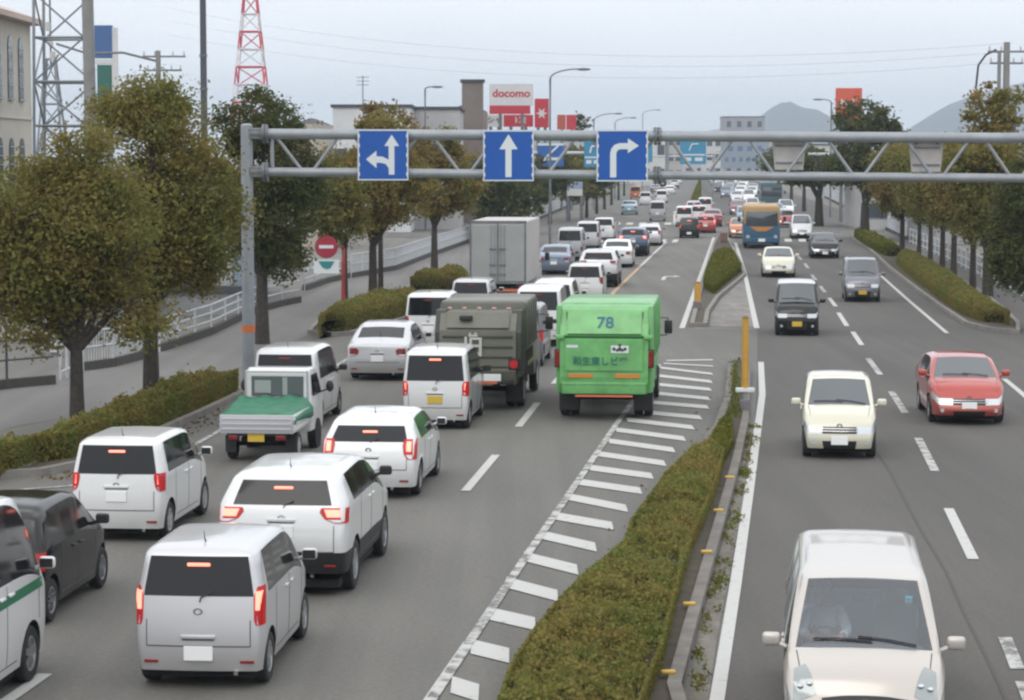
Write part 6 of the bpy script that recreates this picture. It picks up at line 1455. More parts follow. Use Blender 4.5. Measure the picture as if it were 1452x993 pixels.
def hopper(r, y0, W, H, paint, prof, name='hopper', inset=.10):
    b = MB(); b.profile(prof, -W / 2 + inset, W / 2 - inset); return b.build(name, paint, r)

# green refuse truck
GRN = mat('refuse_green', (.14, .40, .13), .42, coat=.3, var=.20, vscale=2.6); GRND = mat('refuse_green_dark', (.03, .13, .035), .6, var=.15, vscale=2)
r, y0, W, L, H = packer_truck(858, 592, 2.2, 6.4, 2.30, GRN, 'bright green refuse truck numbered 78 beside the striped gore', 'g', mat('dusty_roof', (.34, .34, .32), .75, var=.25, vscale=2), GRND)
prof = [(y0 + 1.35, .62), (y0 + .16, .62), (y0 + .02, .84), (y0 + .0, 1.0), (y0 + .02, 1.84), (y0 + .05, 1.90), (y0 + .09, 1.96), (y0 + .42, 2.50), (y0 + .62, 2.58), (y0 + 1.35, 2.58)]
hp = hopper(r, y0, W, H, GRN, prof)
# upper lid raised slightly off the hopper, with side recesses
b = MB(); b.profile([(y0 + .085, 1.97), (y0 + .045, 1.985), (y0 + .345, 2.475), (y0 + .42, 2.48)], -.84, .84); b.build('upper_lid', GRN, hp)
b = MB(); b.profile([(y0 + .02, 1.14), (y0 - .035, 1.15), (y0 - .03, 1.85), (y0 + .02, 1.88)], -.88, .88); b.build('lower_lid', GRN, hp)
b = MB(); b.bbox((0, y0 + .04, 1.925), (1.9, .09, .045), .015); b.build('hinge_bar', GRND, hp)
for s_ in (-1, 1):
    b = MB(); b.bbox((s_ * 1.045, y0 + .80, 1.62), (.11, 1.2, 1.98), .04); b.build('side_column', GRN, r, smooth=True)
    b = MB(); b.add([(s_ * .98, y0 + .18, 1.82), (s_ * .98, y0 + .52, 2.46), (s_ * .86, y0 + .36, 2.46), (s_ * .86, y0 + .08, 1.82), (s_ * .98, y0 + .30, 1.82), (s_ * .98, y0 + .64, 2.46), (s_ * .86, y0 + .50, 2.46), (s_ * .86, y0 + .20, 1.82)],
        [(0, 1, 2, 3), (4, 7, 6, 5), (0, 4, 5, 1), (1, 5, 6, 2), (2, 6, 7, 3), (3, 7, 4, 0)]); b.build('recess', GRND, r)
    lamp_cluster(r, s_ * 1.04, y0 + .10, 1.42, .13, .36)
    b = MB(); b.bbox((s_ * 1.0, y0 + .05, 1.91), (.20, .22, .10), .03); b.build('hinge_cover', GRN, r, smooth=True)
    b = MB(); b.bbox((s_ * .53, y0 - .015, 1.03), (.56, .02, .10), .01); b.build('reflector', mat('orange_reflector', (.55, .23, .04), .5), r)
    b = MB(); b.box((s_ * .86, y0 + .95, .42), (.44, .03, .55)); b.build('mud_flap', BLK, r)
b = MB(); b.bbox((0, y0 + .06, .76), (1.92, .10, .30), .03)
for x in (-.62, 0, .62): b.bbox((x, y0 + .005, .76), (.04, .03, .28), .008)
b.bbox((0, y0 + .004, .84), (1.9, .03, .03), .008); b.build('lower_step', GRN, r, smooth=True)
b = MB(); b.bbox((0, y0 + .05, .565), (1.34, .06, .06), .01); o = b.build('rear_bumper', BLK, r)
b = MB(); b.box((0, y0 + .015, .57), (1.30, .012, .045)); b.build('reflective_strip', mat('coral_strip', (.65, .16, .07), .5), o)
LB = mat('lettering_blue', (.03, .14, .22), .6); LT = mat('lettering_teal', (.02, .16, .12), .6)
lettering('78', .40, LB, r, (0.02, y0 + .175, 2.22), (math.pi / 2 - .55, 0, 0), bold=.004)
lettering('和生東しビワ', .21, LT, r, (-.08, y0 - .060, 1.36), bold=.003, sx=1.0)
b = MB(); b.box((.36, y0 - .038, 1.64), (.40, .006, .17)); o = b.build('emblem_plate', SIGNW, r)
b = MB()
for dx, dz, s_ in ((-.13, .0, .06), (0, .0, .075), (.12, 0, .06), (0, .085, .055), (-.06, -.03, .05), (.06, -.03, .05)):
    flat_xz(b, [(.36 + dx - s_ * .8, 1.645 + dz), (.36 + dx, 1.645 + dz + s_ * .8), (.36 + dx + s_ * .8, 1.645 + dz), (.36 + dx, 1.645 + dz - s_ * .8)], y0 - .046, y0 - .040)
b.build('emblem_mark', mat('emblem_dark', (.04, .06, .04), .6), o)
b = MB(); b.box((-.72, y0 - .038, 1.70), (.26, .006, .06)); b.build('small_white_label', SIGNW, r)
truck_cab(r, 2.05, L / 2 - 1.62, L / 2, .48, 2.32, GRN)
place(r, 856, 598, L, True, 'L')

# olive grey refuse truck
OLV = mat('olive_grey_paint', (.135, .135, .105), .5, coat=.2, var=.14, vscale=1.8); OLVD = mat('dark_olive', (.05, .052, .042), .6, var=.2)
r, y0, W, L, H = packer_truck(677, 577, 2.05, 6.0, 2.22, OLV, 'olive grey refuse truck with a white crest in the second lane', 'o', mat('olive_roof', (.17, .17, .15), .7, var=.2), OLVD)
prof = [(y0 + 1.3, .62), (y0 + .12, .62), (y0 + .0, .95), (y0 + .04, 1.9), (y0 + .34, 2.32), (y0 + 1.3, 2.34)]
hp = hopper(r, y0, W, H, OLV, prof, inset=.12)
b = MB()
for z in (1.05, 1.28, 1.52, 1.76): b.bbox((0, y0 + .01, z), (1.66, .05, .05), .015)
b.build('panel_rib', OLVD, hp)
b = MB(); b.profile([(y0 + .05, 1.97), (y0 + .02, 1.97), (y0 + .27, 2.30), (y0 + .31, 2.30)], -.74, .74); b.build('upper_lid', OLV, hp)
b = MB(); b.bbox((-.28, y0 + .12, 2.20), (.3, .16, .10), .02); b.build('lid_handle', BLK, hp)
for s_ in (-1, 1):
    b = MB(); b.profile([(y0 + 1.3, .8), (y0 + .10, .8), (y0 + .06, 1.85), (y0 + .36, 2.36), (y0 + 1.3, 2.36)], s_ * .90 - .12, s_ * .90 + .12); b.build('side_column', OLVD, r)
    lamp_cluster(r, s_ * .86, y0 + .02, 1.12, .20, .22, on=True, round_=True)
    b = MB(); b.box((s_ * .80, y0 + .95, .40), (.40, .03, .5)); b.build('mud_flap', BLK, r)
b = MB(); b.bbox((.35, y0 - .02, .80), (.42, .02, .17), .01); b.build('number_plate', PLW, r)
b = MB(); b.bbox((0, y0 + .10, .68), (1.7, .2, .10), .02); b.bbox((0.08, y0 - .01, .68), (.5, .02, .07), .01); b.build('rear_bumper', BLK, r)
b = MB(); b.box((.22, y0 - .025, .68), (.5, .012, .06)); b.build('reflective_strip', mat('coral_strip', (.65, .16, .07), .5), r)
for k in range(5): b = MB(); b.ball((-.7 + k * .35, y0 + .42, 2.40), (.06, .05, .035), 8, 6); b.build('marker_light', mat('pink_lens', (.50, .28, .26), .4), r)
CW = mat('crest_white', (.50, .50, .47), .6)
lettering('旧', .50, CW, r, (-.10, y0 - .03, 1.50), bold=.012); b = MB(); b.box((-.10, y0 - .03, 1.79), (.22, .008, .05)); b.box((-.17, y0 - .03, 1.83), (.05, .008, .06)); b.box((-.04, y0 - .03, 1.83), (.05, .008, .06)); b.build('crest_top', CW, r)
for s_ in (-1, 1):
    for y in np.linspace(-1.2, 1.0, 5): b = MB(); b.box((s_ * (W / 2 + .03), y, 1.0), (.02, .3, .10)); b.build('side_marker', mat('side_marker_cream', (.42, .36, .24), .6), r)
truck_cab(r, 1.95, L / 2 - 1.58, L / 2, .46, 2.2, OLV)
place(r, 677, 584, L, True, 'L')

# silver box truck
BXP = mat('box_panel_grey', (.36, .37, .36), .45, .35, var=.08, vscale=1.5); BXS = mat('box_side_pale', (.50, .47, .46), .5, var=.08, vscale=1)
L, W = 8.2, 2.25; r = thing('box_truck', (0, 0, 0), 0, 'tall silver box truck with double rear doors in the left lane', 'truck', GL); y0 = -L / 2
wheels(r, W, (y0 + 2.0, L / 2 - 1.1), .42, dual=(y0 + 2.0,), wd=.22)
b = MB(); b.bbox((0, y0 + 3.1, 2.22), (W, 6.2, 2.46), .04, 2); b.build('box_body', BXS, r)
for s_ in (-1, 1):
    b = MB(); b.bbox((s_ * W * .242, y0 - .02, 2.20), (W * .455, .05, 2.26), .02); d = b.build('rear_door', BXP, r)
    for x in (.12, .26):
        b = MB(); b.cyl((s_ * x, y0 - .07, 1.12), (s_ * x, y0 - .07, 3.3), .018, n=8); b.build('locking_bar', STEEL, d)
    for z in (1.35, 1.72, 2.35): b = MB(); b.bbox((s_ * .19, y0 - .08, z), (.26, .04, .07), .01); b.build('latch', STEELD, d)
b = MB()
for c, d in (((0, y0 - .01, 3.42), (W, .08, .09)), ((0, y0 - .01, 1.02), (W, .08, .09)), ((-W / 2 + .03, y0 - .01, 2.22), (.06, .08, 2.44)), ((W / 2 - .03, y0 - .01, 2.22), (.06, .08, 2.44)), ((0, y0 - .012, 2.2), (.03, .06, 2.3))): b.box(c, d)
b.build('door_frame', STEELD, r)
b = MB(); b.bbox((0, y0 + .12, .72), (2.1, .14, .18), .02); o = b.build('rear_bumper', BLK, r)
b = MB(); b.box((.15, y0 + .04, .72), (1.5, .015, .10)); b.build('reflective_strip', mat('coral_strip', (.65, .16, .07), .5), o)
for s_ in (-1, 1): lamp_cluster(r, s_ * .9, y0 + .06, .9, .26, .10)
b = MB(); b.box((0, 0, .7), (.9, L - .8, .2)); b.build('chassis', BLK2, r)
truck_cab(r, 2.1, L / 2 - 1.75, L / 2, .5, 2.4, WHITE)
place(r, 706, 438, L, True, 'L')

# ---------------------------------------------------------------- more cars queueing on the left
H_ = ('door_seams', 'tailgate_seam', 'bonnet_seam', 'door_handle', 'reflector', 'exhaust_pipe')
car('kei_tall', PEARL, 607, 497, 'white tall wagon half hidden behind the olive refuse truck, left of it', 'car', 'tall_wagon', GL, src=spacia, brake=False)
car('kei_wagon', SILVERW, 667, 461, 'pale wagon with dark rear window directly behind the silver box truck', 'car', 'small_wagon', GL, src=wagon_r, brake=False)
car('kei_tall', GREY, 733, 521, 'grey tall wagon mostly hidden ahead of the olive refuse truck', 'car', 'tall_wagon', GL, src=spacia, brake=True)
kv = car('kei_van', WHITE, 763, 492, 'white narrow van with pale rear window left of the green refuse truck', 'van', 'van', GL, brake='off', antenna=False, platez=.7)
car('minivan', WHITE, 783, 468, 'white minivan showing its long roof above the white narrow van', 'car', 'minivan', GL, antenna=False, brake='off')
mv = bpy.data.objects['minivan']
car('kei_wagon', WHITE, 829, 431, 'white hatchback just above the roof of the green refuse truck', 'car', 'hatchback', GL, src=nbox, brake=False, skip=H_)
car('suv', SILVERW, 848, 408, 'silver estate car ahead of the white hatchback in the second lane', 'car', 'estate_car', GL, src=xtrail, brake=False, skip=H_)
car('sedan', WHITE, 874, 380, 'white saloon between the silver estate car and the dark one', 'car', 'sedan', GL, src=sedan, skip=H_)
car('suv', NAVY, 897, 364, 'dark navy sport utility car leading the queue at the far stop line', 'car', 'sport_utility_car', GL, src=xtrail, brake=True, skip=H_)
car('sedan', BLUEG, 785, 390, 'blue-grey saloon right of the box truck body', 'car', 'sedan', GL, src=sedan, brake=False, skip=H_)
car('kei_van', SILVER, 808, 370, 'silver-grey van with dark glass ahead of the blue-grey saloon', 'van', 'van', GL, src=kv, skip=H_)
car('kei_tall', SILVERW, 833, 353, 'pale wagon in the left lane just short of the far stop line', 'car', 'tall_wagon', GL, src=spacia, skip=H_)
car('kei_wagon', WHITE, 856, 341, 'small white car first in the left lane before the far crossing', 'car', 'small_wagon', GL, src=nbox, brake=False, skip=H_)
car('hatch', SILVERW, 920, 349, 'small pale car just right of the navy sport utility car', 'car', 'hatchback', GL, src=aqua, brake=False, skip=H_)
# beyond the junction
S2 = SMALL
car('sedan', TEAL, 892, 305, 'light blue car alone beyond the far stop line on the left', 'car', 'sedan', GL, src=sedan, skip=S2)
car('kei_van', SILVER, 932, 314, 'grey van beyond the junction in the middle lane', 'van', 'van', GL, src=kv, skip=S2)
car('kei_wagon', WHITE, 915, 291, 'small pale car beyond the grey van, left of it', 'car', 'small_wagon', GL, src=nbox, brake=False, skip=S2)
car('minivan', WHITE, 938, 288, 'white minivan beyond the grey van', 'car', 'minivan', GL, src=mv, skip=S2)
car('kei_van', ORANGEP, 901, 283, 'small orange van far away below the right-turn sign', 'van', 'van', GL, src=kv, skip=S2)
for i, (px, yb, st_n, pt, sr, lb) in enumerate([(950, 276, 'hatch', WHITE, aqua, 'white far car left of the narrow median shrubs'), (929, 275, 'sedan', GREY, sedan, 'grey far car on the left lanes beyond the white minivan'), (956, 268, 'suv', SILVERW, xtrail, 'pale far car close to the narrow median shrubs'), (940, 266, 'kei_wagon', BLACK, nbox, 'dark far car in the left lanes near the vanishing point'), (962, 261, 'hatch', WHITE, aqua, 'tiny white car farthest along the left lanes')]):
    car(st_n, pt, px, yb, lb, 'car', 'far_car', GL, src=sr, brake=False, skip=S2)

# ---------------------------------------------------------------- oncoming vehicles, right carriageway
cream = car('kei_low', CREAM, 1190, 652, 'cream small car coming towards the viewer in the inner right lane', 'car', 'small_car', GR, side='R', away=False, antenna=False, platez=.37)
redc = car('hatch', RED, 1374, 604, 'red hatchback near the right edge of the picture', 'car', 'hatchback', GR, side='R', away=False, antenna=False, platez=.44, dh=-.035)
blk = car('kei_tall', BLACK, 1130, 477, 'black boxy small wagon with pale roof and yellow plate', 'car', 'tall_wagon', GR, side='R', away=False, antenna=False, plate=PLY, platez=.40)
def pale_roof(root, style, m):
    """two-tone roof: a thin second skin on the roof panel"""
    sp = ST[style]; S = sp['st']; body = [c for c in kids(root) if base(c) == 'body'][0]
    me = body.data; bm = bmesh.new(); bm.from_mesh(me); dele = [f for f in bm.faces if not (f.normal.z > .82 and f.calc_center_median().z > sp['H'] - .16)]
    bmesh.ops.delete(bm, geom=dele, context='FACES')
    for v in bm.verts: v.co.z += .006
    m2 = bpy.data.meshes.new('roof_panel'); bm.to_mesh(m2); bm.free(); m2.materials.append(m); o = bpy.data.objects.new('roof_panel', m2); COL.objects.link(o); o.parent = root
pale_roof(blk, 'kei_tall', SILVERW)
dsk = car('kei_tall', DSILV, 1223, 429, 'dark silver tall wagon near the right kerb, its yellow plate below a chrome grille', 'car', 'tall_wagon', GR, side='R', away=False, src=blk, plate=PLY)
for c in kids(dsk):
    if base(c) == 'roof_panel': setmat(c, DSILV)
car('hatch', CREAM, 1104, 394, 'off-white car with pale bonnet behind the black small wagon', 'car', 'hatchback', GR, side='R', away=False, src=redc, skip=H_)
sdn = car('sedan', BLACK, 1170, 367, 'low black saloon with bright headlamps beyond the dark silver wagon', 'car', 'sedan', GR, side='R', away=False, antenna=False)
car('minivan', SILVERW, 1137, 339, 'silver minivan waiting at the far crossing right of the bus', 'car', 'minivan', GR, side='R', away=False, antenna=False, src=None)
fmv = bpy.data.objects['minivan.001']
def bus(px, yb, W, L, H, upper, lower, label, group, skirt=None, sign=None, dh=0):
    r = thing('bus', (0, 0, 0), 0, label, 'bus', group); h = L / 2
    wheels(r, W, (-h + 2.0, h - 1.8), .42, wd=.22)
    b = MB(); b.bbox((0, 0, 1.0), (W, L, 1.35), .12, 3); b.build('lower_body', lower, r, smooth=True)
    b = MB(); b.bbox((0, 0, (1.6 + H) / 2 + .02), (W - .02, L - .02, H - 1.55), .14, 3); b.build('upper_body', upper, r, smooth=True)
    b = MB(); b.bbox((0, h - .0, 1.95), (W * .88, .06, H * .34), .06, 2); b.build('windscreen', GLASS2, r, smooth=True)
    for s_ in (-1, 1):
        for k in range(6): b = MB(); b.bbox((s_ * (W / 2 - .005), -h + 1.2 + k * (L - 2.0) / 6 + .3, 2.05), (.03, (L - 2.0) / 6 - .14, .75), .01); b.build('side_window', GLASS, r)
        b = MB(); b.cyl((s_ * W * .38, h - .02, .78), (s_ * W * .38, h + .03, .78), .12, n=14); b.build('headlight', HL, r)
        truck_mirror(r, s_ * W / 2, h - .1, 1.7, s_)
    b = MB(); b.bbox((0, h + .0, .55), (W * .95, .10, .30), .03); b.build('front_bumper', skirt or lower, r)
    if sign: b = MB(); b.front([(-W * .34, 1.42), (W * .34, 1.42), (W * .12, 1.12), (-W * .12, 1.12)], h + .01, h + .035); b.build('front_panel', sign, r)
    b = MB(); b.bbox((0, h + .07, .55), (.44, .02, .2), .01); b.build('number_plate', PLW, r)
    place(r, px, yb, L, False, 'R', dh); return r
OCH = mat('bus_ochre', (.42, .27, .12), .5, var=.1, vscale=1); BBL = mat('bus_blue', (.03, .10, .17), .45)
bus(1080, 353, 2.35, 8.6, 2.75, OCH, BBL, 'blue bus with ochre roof and orange front panel at the far crossing', GR, sign=mat('bus_orange_panel', (.50, .22, .06), .5))
bus(1094, 297, 2.4, 9, 3.0, mat('bus_teal', (.07, .13, .14), .5), mat('bus_dark_teal', (.06, .11, .13), .5), 'dark teal bus farther back among the oncoming traffic', GR)
for (px, yb, st_n, pt, sr, cat, nm_, lb) in [
    (1114, 323, 'hatch', RED, redc, 'car', 'hatchback', 'dark red car between the blue bus and the silver minivan'), (1115, 308, 'minivan', WHITE, fmv, 'car', 'minivan', 'white minivan above the dark red car'),
    (1100, 310, 'hatch', TEAL, redc, 'car', 'hatchback', 'light blue car below the dark teal bus'), (1056, 318, 'kei_wagon', TEAL, cream, 'car', 'small_car', 'pale green-blue car left of the blue bus roof'),
    (1050, 338, 'hatch', ORANGEP, redc, 'car', 'hatchback', 'orange-red car peeking out left of the blue bus'), (1067, 301, 'kei_wagon', WHITE, cream, 'car', 'small_car', 'white car directly above the blue bus roof'),
    (1047, 305, 'sedan', WINE, sdn, 'car', 'sedan', 'dark red saloon in the inner oncoming lane beyond the bus'), (1062, 288, 'minivan', WHITE, fmv, 'car', 'minivan', 'white minivan between the dark red saloon and the teal bus'),
    (1045, 287, 'sedan', SILVERW, sdn, 'car', 'sedan', 'pale saloon beyond the dark red one'), (1030, 281, 'minivan', BLUEG, fmv, 'car', 'minivan', 'blue-grey van at the left end of the far oncoming cluster'),
    (1050, 278, 'hatch', WHITE, redc, 'car', 'hatchback', 'white car behind the blue-grey van, right of it')]:
    car('kei_low' if st_n == 'kei_wagon' else st_n, pt, px, yb, lb, cat, nm_, GR, side='R', away=False, src=sr, skip=S2)
rng = random.Random(5)
far_p = [WHITE, WHITE, SILVERW, SILVER, GREY, BLACK, PEARL, BLUEG]
FG = 'tiny cars massed near the vanishing point of the oncoming lanes'
for i, (px, yb) in enumerate([(1018, 274), (1034, 273), (1066, 279), (1020, 268), (1036, 267), (1052, 271), (1068, 272), (1014, 263), (1026, 262), (1040, 262), (1055, 265), (1010, 259), (1020, 258), (1032, 258), (1044, 259), (1006, 255), (1015, 255), (1026, 255)]):
    sr, st_n = rng.choice([(redc, 'hatch'), (sdn, 'sedan'), (fmv, 'minivan'), (cream, 'kei_low')])
    car(st_n, rng.choice(far_p), px, yb, 'tiny car in the dense oncoming mass near the vanishing point', 'car', 'far_car', FG, side='R', away=False, src=sr, skip=S2)
# cars waiting in the turning lane at the far junction, brake lamps glowing
QG = 'cars braking in the turning lane at the far junction'
for (px, yb, st_n, pt, sr, nm_, lb) in [(977, 338, 'kei_low', BLACK, darkk, 'small_car', 'black car with glowing brake lamps waiting at the tip of the turning lane'), (1000, 331, 'hatch', RED, aqua, 'hatchback', 'red car with glowing brake lamps beside the black one in the junction'),
    (991, 317, 'kei_wagon', WHITE, wagon_r, 'small_wagon', 'white car just ahead of the black and red braking pair'), (1010, 322, 'sedan', WINE, sedan, 'sedan', 'dark red saloon at the right of the braking group'), (970, 322, 'kei_tall', WHITE, stepw, 'tall_wagon', 'pale tall wagon at the left of the braking group'),
    (1000, 305, 'van', WHITE, stepw, 'van', 'white van farthest ahead in the braking group'), (984, 305, 'hatch', SILVER, aqua, 'hatchback', 'silver car far ahead in the braking group')]:
    car(st_n, pt, px, yb, lb, 'car', nm_, QG, src=sr, brake=True, skip=('door_handle', 'door_seams', 'tailgate_seam', 'bonnet_seam', 'badge', 'rear_wiper', 'reflector', 'exhaust_pipe', 'roof_antenna', 'mirror_glass', 'wheel_well'))
# parked cars on the frontage street
PG = 'cars parked beyond the frontage street'
# ---------------------------------------------------------------- nearest oncoming minivan with its driver
CLR = bpy.data.materials.new('clear_windscreen'); CLR.use_nodes = True; n_ = CLR.node_tree; n_.nodes.clear()
o_ = n_.nodes.new('ShaderNodeOutputMaterial'); mx_ = n_.nodes.new('ShaderNodeMixShader'); tr = n_.nodes.new('ShaderNodeBsdfTransparent'); tr.inputs[0].default_value = (.86, .93, .96, 1)
gl_ = n_.nodes.new('ShaderNodeBsdfGlossy'); gl_.inputs['Roughness'].default_value = .04; gl_.inputs[0].default_value = (.9, .95, 1, 1); fr = n_.nodes.new('ShaderNodeFresnel'); fr.inputs[0].default_value = 2.15
n_.links.new(fr.outputs[0], mx_.inputs[0]); n_.links.new(tr.outputs[0], mx_.inputs[1]); n_.links.new(gl_.outputs[0], mx_.inputs[2]); n_.links.new(mx_.outputs[0], o_.inputs[0])
nm = car('long_minivan', CHAMP, 1226, 1104, 'pale champagne minivan with its driver visible, nearest the bottom right', 'car', 'minivan', GR, side='R', away=False, antenna=False)
for c in kids(nm):
    if base(c) in ('windscreen', 'side_window', 'rear_window'): c.data.materials.clear(); c.data.materials.append(CLR)
# tall swept headlamps running up on to the wings
pp_, bv_ = shell(ST['long_minivan']); sfn = Surf(bv_, ST['long_minivan'])
for s_ in (-1, 1):
    V = []; nu, nv = 8, 8; Ln = ST['long_minivan']['L'] / 2
    for j in range(nv + 1):
        for i in range(nu + 1):
            v = j / nv; u = i / nu; y = Ln - .20 - .26 * v + .05 * u; xi = lerp(.47, .58, v); x = lerp(xi, .70 - .01 * v, u)
            V.append((s_ * x, y, sfn.top(s_ * x, y) + .008))
    b = MB(); b.add(V, [(j * (nu + 1) + i, j * (nu + 1) + i + 1, (j + 1) * (nu + 1) + i + 1, (j + 1) * (nu + 1) + i) for j in range(nv) for i in range(nu)])
    hl = b.build('headlight', mat('grey_headlamp', (.30, .33, .33), .12, .3, coat=1), nm, smooth='all')
    for q in (.54, .63): b = MB(); b.ball((s_ * q, Ln - .27, sfn.top(s_ * q, Ln - .27) + .005), (.035, .05, .018), 12, 6); b.build('headlight_bulb', HL, hl, smooth=True)
b = MB(); xs_ = np.linspace(-.42, .42, 15); V = []
for j, dy in enumerate((.17, .08)):
    for x in xs_: y = ST['long_minivan']['L'] / 2 - dy; V.append((x, y, sfn.top(x, y) + .006))
b.add(V, [(i, i + 1, 16 + i, 15 + i) for i in range(14)]); b.build('grille', BLK, nm)
b = MB(); y = ST['long_minivan']['L'] / 2 - .13; b.bbox((0, y, sfn.top(0, y) + .012), (.07, .07, .02), .008); b.build('badge', CHR, nm)
INT = mat('interior_grey', (.16, .17, .18), .8); CLOTH = mat('seat_cloth', (.28, .29, .30), .9)
b = MB(); b.bbox((0, 1.02, .90), (1.30, .62, .22), .06, 2); b.bbox((0, .78, .86), (1.24, .18, .34), .05, 2); b.build('dashboard', INT, nm, smooth=True)
b = MB(); b.box((0, -.3, .40), (1.3, 3.0, .06)); b.build('cabin_floor', INT, nm)
for s_ in (-1, 1):
    b = MB(); b.bbox((s_ * .38, -.15, .58), (.50, .52, .18), .06, 2); st2 = b.build('seat', CLOTH, nm, smooth=True)
    b = MB(); b.bbox((s_ * .38, -.40, .92), (.48, .14, .62), .06, 2, rx=.2); b.build('seat_back', CLOTH, st2, smooth=True)
    b = MB(); b.bbox((s_ * .38, -.46, 1.30), (.26, .10, .18), .04, 2); b.build('headrest', CLOTH, st2, smooth=True)
b = MB(); b.bbox((0, -1.25, .80), (1.2, .5, .8), .08, 2); b.build('rear_seat', CLOTH, nm, smooth=True)
b = MB(); b.bbox((0, .72, 1.50), (.20, .03, .06), .02); b.build('rear_view_mirror', BLK, nm)
b = MB(); b.bbox((-.46, .74, 1.50), (.075, .006, .075), .003); b.build('windscreen_sticker', mat('sticker_blue', (.20, .42, .50), .6), nm)
# steering wheel (right-hand drive: vehicle's right = +x)
sw = Vector((.38, .52, .98)); b = MB(); q_ = Matrix.Rotation(R(-62), 4, 'X'); pts = [sw + q_ @ Vector((math.cos(t) * .18, math.sin(t) * .18, 0)) for t in np.linspace(0, 2 * math.pi, 25)]; b.tube(pts, .015, 6); b.tube([sw, sw + q_ @ Vector((.17, 0, 0))], .014, 6); b.tube([sw, sw + q_ @ Vector((-.17, 0, 0))], .014, 6); b.ball(sw, (.06, .03, .05), 10, 6); b.tube([sw, sw + Vector((0, .28, -.14))], .025, 6); b.build('steering_wheel', BLK, nm, smooth=True)
for c in kids(nm):
    if base(c) in ('dashboard', 'cabin_floor', 'seat', 'rear_seat', 'rear_view_mirror', 'windscreen_sticker', 'steering_wheel'): c.location.y += .40
def skinned(name, verts, edges, m, parent, root_i=0, sub=2):
    me = bpy.data.meshes.new(name); me.from_pydata([v[0] for v in verts], edges, []); o = bpy.data.objects.new(name, me); COL.objects.link(o)
    o.modifiers.new('k', 'SKIN'); s_ = o.modifiers.new('s', 'SUBSURF'); s_.levels = sub; s_.render_levels = sub
    sv = me.skin_vertices[0].data if len(me.skin_vertices) else None
    if sv is None:
        bpy.context.view_layer.objects.active = o; o.select_set(True); sv = me.skin_vertices[0].data
    for i, v in enumerate(verts): sv[i].radius = (v[1], v[2] if len(v) > 2 else v[1]); sv[i].use_root = (i == root_i)
    dg = bpy.context.evaluated_depsgraph_get(); m2 = bpy.data.meshes.new_from_object(o.evaluated_get(dg)); bpy.data.objects.remove(o)
    m2.materials.clear(); m2.materials.append(m); m2.polygons.foreach_set('use_smooth', [True] * len(m2.polygons)); o = bpy.data.objects.new(name, m2); COL.objects.link(o)
    if parent: o.parent = parent
    return o
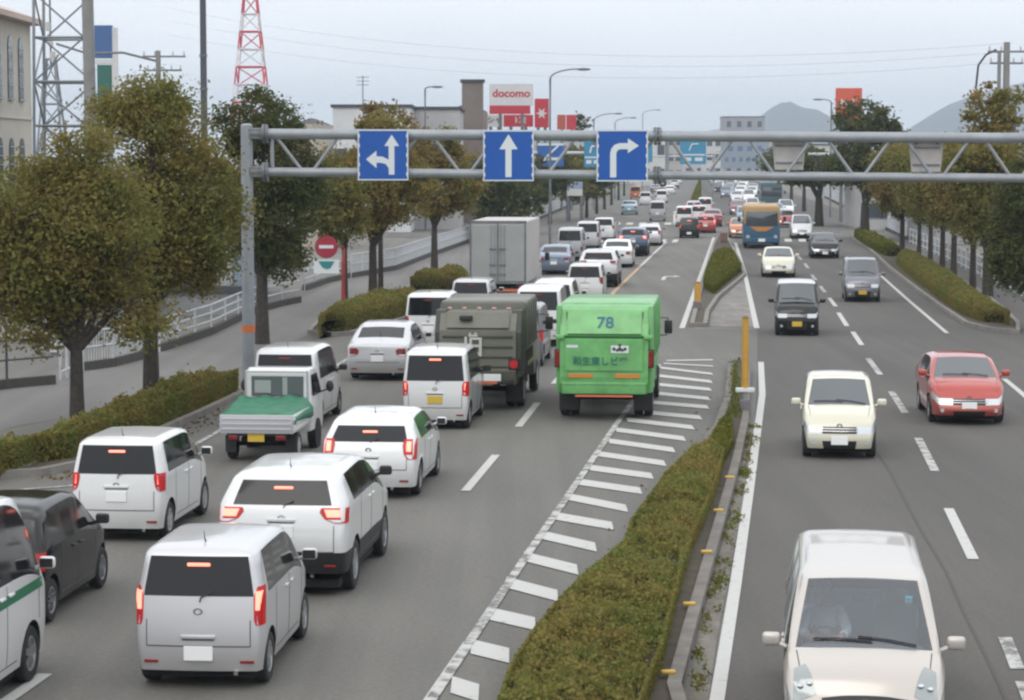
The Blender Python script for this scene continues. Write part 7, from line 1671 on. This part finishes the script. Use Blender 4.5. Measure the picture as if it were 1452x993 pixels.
def driver(root):
    """seated driver in the seat frame of the minivan: torso leans back, both hands on the wheel"""
    SK = mat('skin', (.48, .30, .22), .6); SHIRT = mat('pale_shirt', (.72, .76, .80), .85); TR_ = mat('trousers', (.05, .05, .07), .9); HAIR = mat('dark_hair', (.025, .02, .018), .8)
    p = bpy.data.objects.new('person', None); COL.objects.link(p); p.matrix_world = Matrix.Translation(root.location) @ Matrix.Rotation(root.rotation_euler.z, 4, 'Z') @ Matrix.Translation((0, .40, 0)); tag(p, 'driver in a pale shirt, hands on the wheel of the champagne minivan', 'person')
    X = .38
    V = [((X, -.20, .74), .15, .12), ((X, -.24, .95), .15, .11), ((X, -.27, 1.12), .17, .11), ((X, -.27, 1.22), .10, .08), ((X, -.25, 1.30), .052), ((X, -.23, 1.36), .055),
         ((X - .17, -.26, 1.17), .062), ((X - .24, -.06, 1.00), .046), ((X - .19, .28, 1.02), .036), ((X - .165, .42, 1.045), .027), ((X + .17, -.26, 1.17), .062), ((X + .24, -.06, 1.00), .046), ((X + .19, .28, 1.02), .036), ((X + .165, .42, 1.045), .027),
         ((X - .10, -.12, .74), .10), ((X - .14, .28, .78), .078), ((X - .13, .58, .56), .05), ((X - .13, .66, .48), .04), ((X + .10, -.12, .74), .10), ((X + .14, .28, .78), .078), ((X + .13, .58, .56), .05), ((X + .13, .66, .48), .04)]
    E = [(0, 1), (1, 2), (2, 3), (3, 4), (4, 5), (2, 6), (6, 7), (7, 8), (8, 9), (2, 10), (10, 11), (11, 12), (12, 13), (0, 14), (14, 15), (15, 16), (16, 17), (0, 18), (18, 19), (19, 20), (20, 21)]
    skinned('body', V, E, SK, p, 0, 1)
    Vs = [(v[0], v[1] + .012, (v[2] if len(v) > 2 else v[1]) + .012) for v in V[:4]] + [(V[i][0], V[i][1] + .014) for i in (6, 7, 8, 10, 11, 12)]
    skinned('shirt', Vs, [(0, 1), (1, 2), (2, 3), (2, 4), (4, 5), (5, 6), (2, 7), (7, 8), (8, 9)], SHIRT, p, 0, 1)
    Vt = [((X, -.20, .74), .165, .13)] + [(V[i][0], V[i][1] + .014) for i in (14, 15, 16, 18, 19, 20)]
    skinned('trousers', Vt, [(0, 1), (1, 2), (2, 3), (0, 4), (4, 5), (5, 6)], TR_, p, 0, 1)
    # head with brow, nose, chin, ears
    hc = Vector((X, -.20, 1.46)); bm = bmesh.new(); bmesh.ops.create_icosphere(bm, subdivisions=4, radius=1)
    for v in bm.verts:
        x, y, z = v.co; v.co = Vector((x * .077 * (1 - .18 * max(0, -z) ** 1.2), y * .095, z * .118))
        if y > .3 and z < -.3: v.co.y += .008
        d = ((x) ** 2 * 30 + (z + .05) ** 2 * 8)
        if y > .5: v.co.y += .022 * math.exp(-d * 1.2)
        for s_ in (-1, 1):
            if y > .4: v.co.y -= .008 * math.exp(-(((x - s_ * .38) ** 2) * 30 + (z - .12) ** 2 * 60))
            if abs(y) < .25: v.co.x += s_ * .012 * math.exp(-((x - s_) ** 2 * 20 + y * y * 30 + z * z * 18))
        if y > .5: v.co.y += .004 * math.exp(-(x * x * 14 + (z + .50) ** 2 * 120))
        v.co += hc
    bm.verts.index_update(); b = MB(); b.add([v.co for v in bm.verts], [[v.index for v in f.verts] for f in bm.faces]); bm.free(); b.build('head', SK, p, smooth='all')
    b = MB()
    for s_ in (-1, 1): b.ball(hc + Vector((s_ * .029, .083, .014)), (.011, .006, .006), 8, 6)
    b.ball(hc + Vector((0, .087, -.058)), (.022, .005, .005), 8, 6); b.build('face_details', HAIR, p)
    bm = bmesh.new(); bmesh.ops.create_icosphere(bm, subdivisions=3, radius=1); b = MB(); keep = [f for f in bm.faces if not (f.calc_center_median().y > .35 and f.calc_center_median().z < .55) and f.calc_center_median().z > -.45]
    vi = {}; V2 = []; F2 = []
    for f in keep:
        q = []
        for v in f.verts:
            if v.index not in vi: vi[v.index] = len(V2); V2.append(hc + Vector((v.co.x * .086, v.co.y * .104 - .004, v.co.z * .128 + .004)))
            q.append(vi[v.index])
        F2.append(q)
    bm.free(); b.add(V2, F2); b.build('hair', HAIR, p, smooth='all')
    for s_ in (-1, 1):
        c = Vector((X + s_ * .165, .44, 1.05)); VV = [((c), .026, .018), (c + Vector((0, .045, .012)), .034, .018)]; EE = [(0, 1)]
        for k in range(4):
            o0 = c + Vector((s_ * (.026 - .017 * k), .075, .018)); l = (.026, .030, .028, .022)[k]; a0 = len(VV)
            VV += [(o0, .0085), (o0 + Vector((0, l, -.002)), .008), (o0 + Vector((0, l * 1.5, -.024)), .0075), (o0 + Vector((0, l * 1.1, -.044)), .0065)]; EE += [(1, a0), (a0, a0 + 1), (a0 + 1, a0 + 2), (a0 + 2, a0 + 3)]
        a0 = len(VV); VV += [(c + Vector((-s_ * .036, .03, .006)), .010), (c + Vector((-s_ * .050, .058, .0)), .009), (c + Vector((-s_ * .046, .082, -.012)), .0075)]; EE += [(0, a0), (a0, a0 + 1), (a0 + 1, a0 + 2)]
        skinned('hand', VV, EE, SK, p, 0, 1)
driver(nm)
